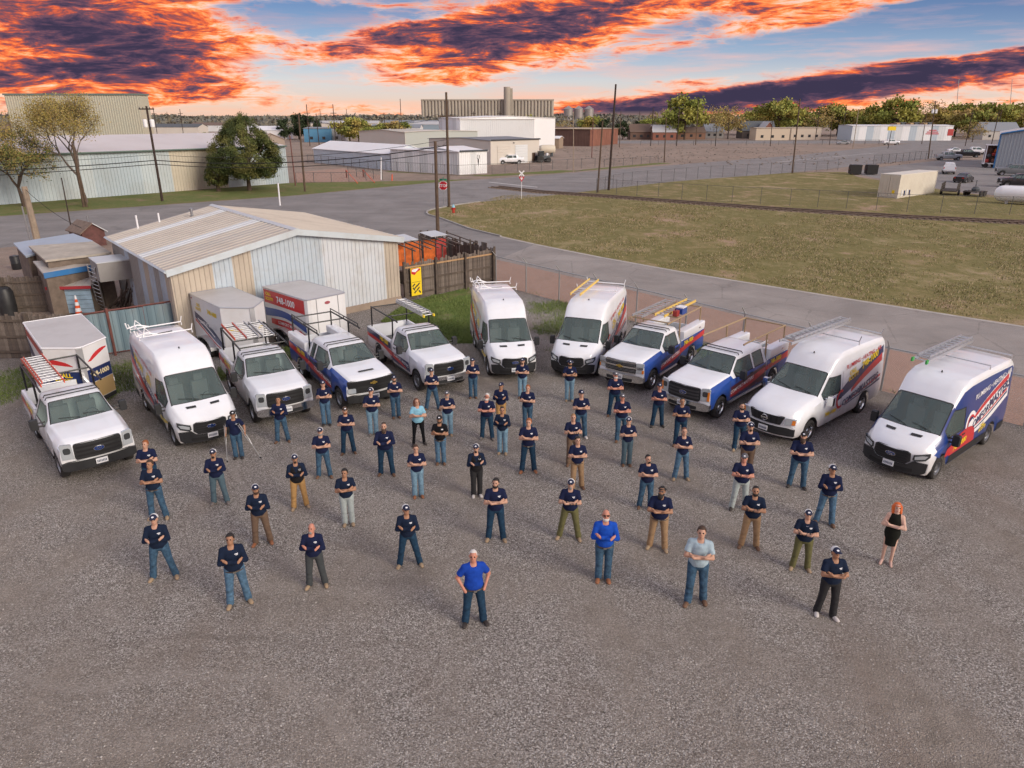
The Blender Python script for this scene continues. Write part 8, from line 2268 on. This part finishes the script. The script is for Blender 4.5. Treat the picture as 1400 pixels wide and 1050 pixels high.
# far trees, each its own
rt = random.Random(9)
LABS = {'a': 'bushy yellow green tree ', 'b': 'mid green bushy tree ', 'c': 'tall bright spring tree ', 'd': 'dark evergreen tree ', 'e': 'nearly bare brown tree ', 'f': 'low spreading golden tree '}
for row in """d 386 330 1.2 at the outer end of the evergreen trio|d 406 335 1.5 in the middle of the evergreen trio|d 421 330 1.4 over the blue walled workshop|a 476 290 1.35 beside the low grey hall|a 488 300 1.1 between the low grey hall and the green shed|b 508 280 1 behind the arched white store|f 533 300 1.4 beside the green ribbed shed|b 548 330 1.2 behind the green ribbed shed
c 723 380 1.1 below the end of the grain elevator|a 712 400 1 behind the tall white hall|b 742 420 1.2 under the elevator end|e 772 380 1.1 behind the dark brick building|a 806 390 1.4 below the steel silos|d 827 340 1.2 behind the red brick building|d 853 330 1.1 beside the pole at the dark brick corner|d 872 400 1 behind the brown hipped house|b 890 420 1.4 over the brown hipped house|e 905 430 1.5 over the white roofed house|a 918 430 1.2 behind the white roofed house
c 938 330 1.7 beside the low brown house|f 960 380 1.5 behind the low brown house|e 980 360 1.7 beside the grey gabled house|e 998 340 1.6 between the grey house and the slate roof|f 985 420 1.8 over the grey gabled house|a 1035 420 1.5 over the slate roof|a 1066 380 2 over the cream office|c 1075 400 1.7 behind the cream office|f 1090 420 1.7 beside the slender road fence pole|b 1105 400 1.6 over the long cream office|e 1120 380 1.7 at the end of the long cream office|a 1148 400 1.9 behind the pale lamp pole|f 1165 420 1.9 over the near end of the long store
f 1186 390 1.9 among others over the long store roof|c 1200 370 1.4 beside the pale house|e 1215 400 1.7 behind the pale house|c 1230 360 1.7 standing highest over the long store|e 1255 400 2 over the slanting post|e 1270 390 1.9 behind the transformer pole|f 1292 370 2 over the red lettered store end|a 1310 380 1.9 beside the leaning bare tree|f 1330 350 2 behind the leaning bare tree|a 1350 370 1.9 behind the pole by the blue edged building|f 1372 400 1.9 over the grey roofed house|a 1392 420 2 behind the blue edged building|f 1408 400 2 past the blue edged building
b 265 260 .6 on the far yard behind the dark green shed|b 278 265 .7 on the far yard beside the cedar top""".replace('\n', '|').split('|'):
 k_, px, Y, sc, ph = row.split(' ', 4); p = AT(float(px), 160, float(Y))
 tree(k_, LABS[k_] + ph, (p.x, float(Y), 0), float(sc) * (1.3 if float(px) > 900 else 1.1), rz=rt.uniform(0, 6))
g3 = G(1330, 205); tree('e', 'leaning bare tree beside the end of the long white store', (AT(1330, 190, 300).x, 300, 0), 1.2, rz=1)
r = np.random.default_rng(12); n = 60000
Y_ = r.choice([650, 900, 1250, 1700, 2400], n) + r.random(n) * 120
X_ = (r.random(n) - .5) * 2 * Y_ * .95
hh = (1.5 + 3.0 * np.abs(cheapnoise(X_ * .012, Y_ * .01, 3)) * 2) * (1 + (Y_ - 600) / 2600)
P = np.stack([X_, Y_, r.random(n) * hh], 1)
s = (1.3 + 1.6 * r.random(n))[:, None] * (Y_ / 800)[:, None]
a = r.normal(size=(n, 3)); a /= np.linalg.norm(a, axis=1)[:, None]; b = np.cross(a, r.normal(size=(n, 3))); b /= np.linalg.norm(b, axis=1)[:, None]
W = np.stack([P - a * s, P + b * s * .7, P + a * s, P - b * s * .7], 1).reshape(-1, 3)
HZ = [mat('far_wood', (.17, .165, .135), .9), mat('far_wood2', (.20, .18, .13), .9), mat('far_wood3', (.15, .155, .14), .9)]  # wood colours lightened to stand in for distance haze
tag(link('far_wood', np_mesh('far_wood', W, np.arange(n * 4).reshape(-1, 4), HZ, r.integers(0, 3, n))), 'distant woods along the flat horizon', 'woods', kind='stuff')
for k, (px, Y, w_, h_, m_) in enumerate(((232, 420, 30, 4, WBG), (300, 500, 40, 4, WC), (470, 520, 46, 5, WBG), (560, 560, 40, 5, WC), (345, 330, 26, 4, RW), (30, 300, 22, 5, GTRIM), (600, 450, 30, 5, mat('shed_bluegrey', (.25, .32, .38), .7)), (540, 400, 26, 4, WC), (735, 480, 22, 4, WC), (760, 340, 16, 3.5, mat('shed_bluegrey', (.25, .32, .38), .7)))):
 p = AT(px, 165, Y)
 gable_building('far_shed', ('tan', 'grey', 'beige', 'pale', 'low white', 'dark', 'blue grey', 'small pale', 'little white', 'small blue grey')[k] + ' distant shed on the flat plain ' + ('beyond the tower block', 'behind the cedar', 'behind the blue workshop', 'near the elevator', 'beside the cedar top', 'at the left margin', 'left of the tall warehouse', 'behind the green shed', 'below the elevator end', 'beside the brick building')[k], (p.x - w_ / 2, Y), (p.x + w_ / 2, Y), 14, h_, h_ + 1.6, [m_], ROOFS[k % 4] if m_ is not RW else RW)
# utility poles and wires
POLE = mat('pole_wood', (.10, .068, .046), .9, var=.3, vscale=3); POLED = mat('pole_wood_dark', (.045, .03, .024), .9, var=.3); POLEL = mat('pole_light', (.30, .24, .18), .9, var=.2); WIRE = mat('cable_black', (.012, .012, .012), .8)
TIPS = {}
def pole(key, label, bx, by, tx, ty, m=POLE, arms=(), r=.15, trans=0, Y=None):
 b = G(bx, by) if Y is None else Vector((AT(bx, by, Y).x, Y, 0)); t = AT(tx, ty, b.y)
 o = thing('utility_pole', label, 'utility pole', b, 0, 'utility poles')
 MB().tube([b, t], [r, r * .72], 8).build('pole', m, o, world=True)
 for f, w_ in arms:
  c = lerp(b, t, f); ar = MB().box(c.x - w_, c.x + w_, c.y - .16, c.y - .05, c.z - .07, c.z + .07).build('crossarm', m, o, world=True)
  for q in (-.9, -.45, .45, .9): MB().lathe([(.05, 0), (.06, .08), (.03, .16)], 6, Matrix.Translation((c.x + q * w_, c.y - .1, c.z + .07))).build('insulator', GALVD, ar, world=True)
 for k in range(trans):
  c = lerp(b, t, .82); MB().lathe([(.22, 0), (.26, .1), (.26, .8), (.2, .9)], 12, Matrix.Translation((c.x + (.42 if k % 2 else -.42), c.y - .1, c.z - .4))).build('transformer', WHITE2, o, world=True)
 TIPS[key] = (b, t); return o
pole('p1', 'dark leaning pole with transformers beside the cedar verge', 222, 275, 200, 145, POLED, ((.97, .9),), .17, 2)
pole('p0', 'twin brown pole at the foot of the golden budded tree', 115, 283, 100, 200, POLE, (), .17)
pole('p0b', 'slim brown pole strapped to the twin pole by the budded tree', 119, 283, 98, 194, POLE, (), .12)
pole('p2', 'tall pole with braced crossarm at the road corner', 614, 283, 610, 126, POLE, ((.80, 1.0),), .17)
pole('p3', 'short brown pole with small cap beside the plank fence', 599, 330, 595, 193, POLE, (), .16)
pole('p4', 'tall dark pole at the railway crossing fence', 832, 260, 842, 115, POLED, (), .17)
pole('p4b', 'light pole leaning next to the tall dark pole', 817, 263, 824, 165, POLE, (), .13)
pole('p5', 'slender pole by the road fence beyond the field', 1083, 237, 1094, 135, POLE, (), .15)
pole('p6', 'pole with two round transformers at the parking lot fence', 1269, 217, 1279, 138, POLE, ((.98, .5),), .16, 2)
pole('p7', 'pole standing alone in the dirt lot', 908, 222, 911, 160, POLE, (), .14)
pole('p8', 'thin pale pole beside the garage yard gate', 784, 235, 784, 153, POLEL, (), .09)
pole('p9', 'brown pole beside the low fence of the red dirt yard', 417, 262, 408, 155, POLE, (), .15)
pole('p10', 'thin rust coloured post at the end of the pale blue warehouse', 404, 254, 396, 185, RUSTF, (), .1)
pole('p11', 'dark pole behind the arched white store', 436, 193, 432, 155, POLED, (), .16, Y=260)
pole('p12', 'pole before the green ribbed shed', 527, 178, 525, 154, POLED, (), .16, Y=300)
pole('p13', 'tall thin pole on the plain behind the green shed', 549, 177, 547, 135, POLED, (), .18, Y=330)
pole('p14', 'pole beside the tall dark brick corner', 847, 197, 849, 152, POLE, (), .13, Y=250)
pole('p15', 'rust brown pole before the red brick building', 809, 216, 811, 160, RUSTF, (), .12)
pole('p16', 'pole beside the bright spring tree', 951, 198, 955, 138, POLE, (), .16)
pole('p17', 'dark short pole on the far side of the dirt lot', 978, 200, 980, 172, POLED, (), .14)
pole('p18', 'dark pole before the cream office', 1053, 200, 1056, 165, POLED, (), .14)
pole('p19', 'pale lamp pole by the far street crossing', 1166, 203, 1174, 150, POLEL, (), .14)
pole('p20', 'dark post of the far street crossing signal', 1134, 198, 1138, 160, POLED, (), .12)
pole('p21', 'post with yellow box on the far street', 1214, 203, 1220, 172, POLED, (), .12)
pole('p22', 'slanting post before the long white store', 1260, 197, 1268, 150, POLE, (), .14)
pole('p23', 'pale pole among trees right of the long white store', 1318, 186, 1325, 142, POLEL, (), .18)
pole('p24', 'brown pole beside the blue edged building', 1361, 190, 1370, 150, POLE, (), .16)
pole('p25', 'thin tower pole far beyond the spring trees', 1308, 160, 1311, 108, GALV, (), .5, Y=1100)
pole('p26', 'lattice mast far beyond the right margin', 1381, 160, 1384, 108, GALV, (), .5, Y=1150)
pole('p27', 'wooden pole rising beside the low sheds', 58, 357, 33, 255, POLEL, (), .26)
pole('p28', 'thin dark rod behind the gabled hut', 98, 315, 84, 243, POLED, (), .06)
pole('p29', 'slim pole before the red dirt yard', 545, 182, 546, 160, POLED, (), .12, Y=270)
pole('p30', 'grey steel post beside the wooden pole of the low sheds', 47, 352, 30, 282, GALV, (), .07)
MB().box(*[c for c in (TIPS['p21'][1].x - 1.2, TIPS['p21'][1].x + 1.2, TIPS['p21'][1].y - .3, TIPS['p21'][1].y + .3, TIPS['p21'][1].z - 1.4, TIPS['p21'][1].z - .2)]).build('signal_box', YEL, bpy.data.objects['utility_pole.021'] if 'utility_pole.021' in bpy.data.objects else None, world=True)
def wire(label, a, b, sag, r=.022, n=10):
 a, b = Vector(a), Vector(b); pts = [lerp(a, b, k / n) - Vector((0, 0, sag * 4 * (k / n) * (1 - k / n))) for k in range(n + 1)]
 o = MB().tube(pts, r, 4).build('power_line', WIRE); tag(o, label, 'cable', 'overhead lines')
def pt(key, f): b, t = TIPS[key]; return lerp(b, t, f)
for k, (f0, f1, r_) in enumerate(((.44, .55, .05), (.40, .50, .04), (.50, .60, .022))):
 wire(('thick bundled cable', 'lower bundled cable', 'thin upper cable')[k] + ' strung from the dark leaning pole to the road corner pole', pt('p1', f0), pt('p2', f1), 1.0, r_)
 wire(('thick bundled cable', 'lower bundled cable', 'thin upper cable')[k] + ' strung past the golden budded tree to the dark leaning pole', pt('p1', f0) + Vector((-40, -34, .3)), pt('p1', f0), .7, r_)
wire('thin cable running down from the road corner pole to the short capped pole', pt('p2', .6), pt('p3', .97), .4)
for q, w_ in ((-.9, 'outer'), (.9, 'inner')): wire(w_ + ' crossarm line running from the road corner pole over the white store', pt('p2', .80) + Vector((q, 0, .2)), pt('p9', .95) + Vector((q * .3, 0, 0)), 1.2, .018)
wire('guy cable slanting from the wooden pole to the gabled hut', pt('p27', .97), G(112, 312, 3.4), .3, .02)
# street furniture
p = G(607, 282); sg = thing('stop_sign', 'red octagonal stop sign on a grey post at the road corner', 'sign', (p.x, p.y, 0))
MB().tube([(0, 0, 0), (0, 0, 3.1)], .035, 6).build('post', GALV, sg)
octo = [(.56 * math.cos(RAD(22.5 + 45 * k)), 2.35 + .56 * math.sin(RAD(22.5 + 45 * k))) for k in range(8)]
MB().prism(octo, lambda u, v: (u, -.05, v), lambda u, v: (u, -.035, v)).build('border', WHITE2, sg)
MB().prism([(u * .91, 2.35 + (v - 2.35) * .91) for u, v in octo], lambda u, v: (u, -.058, v), lambda u, v: (u, -.052, v)).build('face', mat('sign_stop_red', (.55, .015, .03), .4), sg)
vs, fs, W_ = text_mesh('STOP', .03)
MB().add([((u - W_ / 2) * .34, -.064, 2.18 + v * .34) for u, v in vs], fs).build('lettering', WHITE2, sg)
MB().box(-.42, .42, -.02, .0, 2.92, 3.12).build('street_name_plate', mat('sign_green', (.01, .22, .12), .5), sg); MB().box(-.01, .01, -.42, .42, 3.13, 3.33).build('street_name_plate', MATS['sign_green'], sg)
p = G(713, 272); cb_ = thing('yield_sign', 'slim signpost with small red and white boards beside the railway', 'sign', (p.x, p.y, 0))
MB().tube([(0, 0, 0), (0, 0, 3.3)], .04, 6).build('post', WHITE2, cb_)
MB().prism([(-.38, 2.75), (.38, 2.75), (0, 2.1)], lambda u, v: (u, -.05, v), lambda u, v: (u, -.035, v)).build('yield_board', mat('sign_stop_red', (.55, .015, .03), .4), cb_)
MB().prism([(-.2, 2.64), (.2, 2.64), (0, 2.3)], lambda u, v: (u, -.058, v), lambda u, v: (u, -.052, v)).build('yield_centre', WHITE2, cb_)
for a in (45, -45): MB().box(-.45, .45, -.06, -.045, -.07, .07, 0, Matrix.Translation((0, 0 if a > 0 else -.02, 3.15)) @ Matrix.Rotation(RAD(a), 4, 'Y')).build('cross_board', WHITE2, cb_)
p = G(620, 291); hy = thing('fire_hydrant', 'red fire hydrant with pale blue bonnet in the corner grass', 'hydrant', (p.x, p.y, 0))
MB().lathe([(.2, 0), (.2, .06), (.14, .08), (.14, .5), (.2, .52), (.2, .58)], 14).build('barrel', mat('hydrant_red', (.45, .03, .02), .5), hy, 40); MB().lathe([(.19, .58), (.17, .72), (.08, .82), (.05, .9)], 14).build('bonnet', mat('hydrant_blue', (.25, .5, .62), .5), hy, 40)
for s in (-1, 1): MB().tube([(s * .1, 0, .42), (s * .26, 0, .42)], .07, 8).build('nozzle', MATS['hydrant_red'], hy)
for (px, py, ty, lab) in ((383, 281, 250, 'white marker post on the verge before the cedar'), (521, 246, 215, 'pale marker post beside the red dirt yard fence'), (536, 247, 238, 'small orange marker by the road verge')):
 b = G(px, py); t = AT(px - (3 if px < 400 else 0), ty, b.y); o = thing('marker_post', lab, 'post', b)
 MB().tube([b, t], [.09, .08], 8).build('shaft', (CONEO if 'orange' in lab else WHITE2), o, world=True); MB().lathe([(.09, 0), (.02, .06)], 8, Matrix.Translation(t)).build('cap', STEEL, o, world=True)
for (px, py) in ((474, 243), (497, 242)):
 a = G(px, py, .0); b = G(px + 15, py + 8, 0); o = thing('orange_brace', ('orange sloping brace bar in the middle of the red dirt yard' if px < 480 else 'orange sloping brace bar nearest the pale marker post'), 'brace', a, 0, 'orange braces')
 MB().tube([up(a, 1.2), up(b, .05)], .06, 5).build('bar', CONEO, o, world=True); MB().box(a.x - .1, a.x + .1, a.y - .1, a.y + .1, 0, 1.25).build('foot', RUSTF, o, world=True)
S('red_dirt_yard', [G2(404, 250), G2(520, 248), G2(522, 240), G2(470, 230), G2(402, 236)], .006, REDDIRT)
# far fences
chain_fence('tall chain link fence along the far side of the railway', [(11.6, 100.7), (19.0, 95.1), (26.9, 89.3), (32.9, 86.3), (43.6, 80.2), (53.3, 77.7), (66, 73)], 1.9, .35, 3.2, .03, .004, GALVD)
chain_fence('chain link fence between the grass and the main road', [(11.6, 100.7), (14.7, 107.0), (18.5, 113.5), (23.9, 118), (31.3, 124.5), (39.0, 129.5), (49.6, 136), (57.5, 140), (63.3, 144)], 1.9, .45, 3.4, .035, .005, GALVD)
chain_fence('chain link fence along the parking lot beside the main road', [(77.8, 160.0), (89.5, 170.5), (102.4, 182)], 2.0, .5, 3.6, .045, .006, GALVD)
chain_fence('dark wire fence before the long white warehouse', [(-45.6, 166), (-24, 141.2), (-9.6, 130.3), (-3.6, 134.2), (8, 146), (17, 152)], 1.8, .5, 3.2, .05, .007, GALVD)
chain_fence('low dark fence round the red dirt yard', [(-34.2, 116.8), (-26.1, 118), (-21.5, 122.5), (-29, 131)], 1.5, .6, 3.0, .055, .007, GALVD)
chain_fence('low fence at the near edge of the dirt lot', [(19, 153), (33, 168)], 1.5, .6, 3.5, .05, .006, GALVD)
chain_fence('long low fence beside the far street', [(46, 268), (90, 268), (135, 276)], 1.6, 1.2, 6, .08, .01, GALVD)
for k in range(26):
 Yp = (260, 330, 430, 560)[k % 4]; px = (20 + (k * 227) % 1380); b = AT(px, 160, Yp); o = thing('far_pole', 'thin dark pole far off on the flat plain', 'utility pole', (b.x, Yp, 0), 0, 'far thin poles')
 MB().tube([(0, 0, 0), (.1, 0, 11.5 + k % 3)], .14, 5).build('shaft', POLED, o); MB().box(-1, 1.1, -.08, .08, 10.6, 10.8).build('crossarm', POLED, o)
r2 = np.random.default_rng(5)
def lot_region(r, n): return np.stack([15 + 75 * r.random(n), 160 + 90 * r.random(n)], 1)
tag(link('lot_rubble', stones('lot_rubble', 1200, lot_region, .08, .35, mat('rubble', (.24, .20, .17), .9), 31)), 'small rubble scattered on the bare dirt lot', 'rubble', kind='stuff')
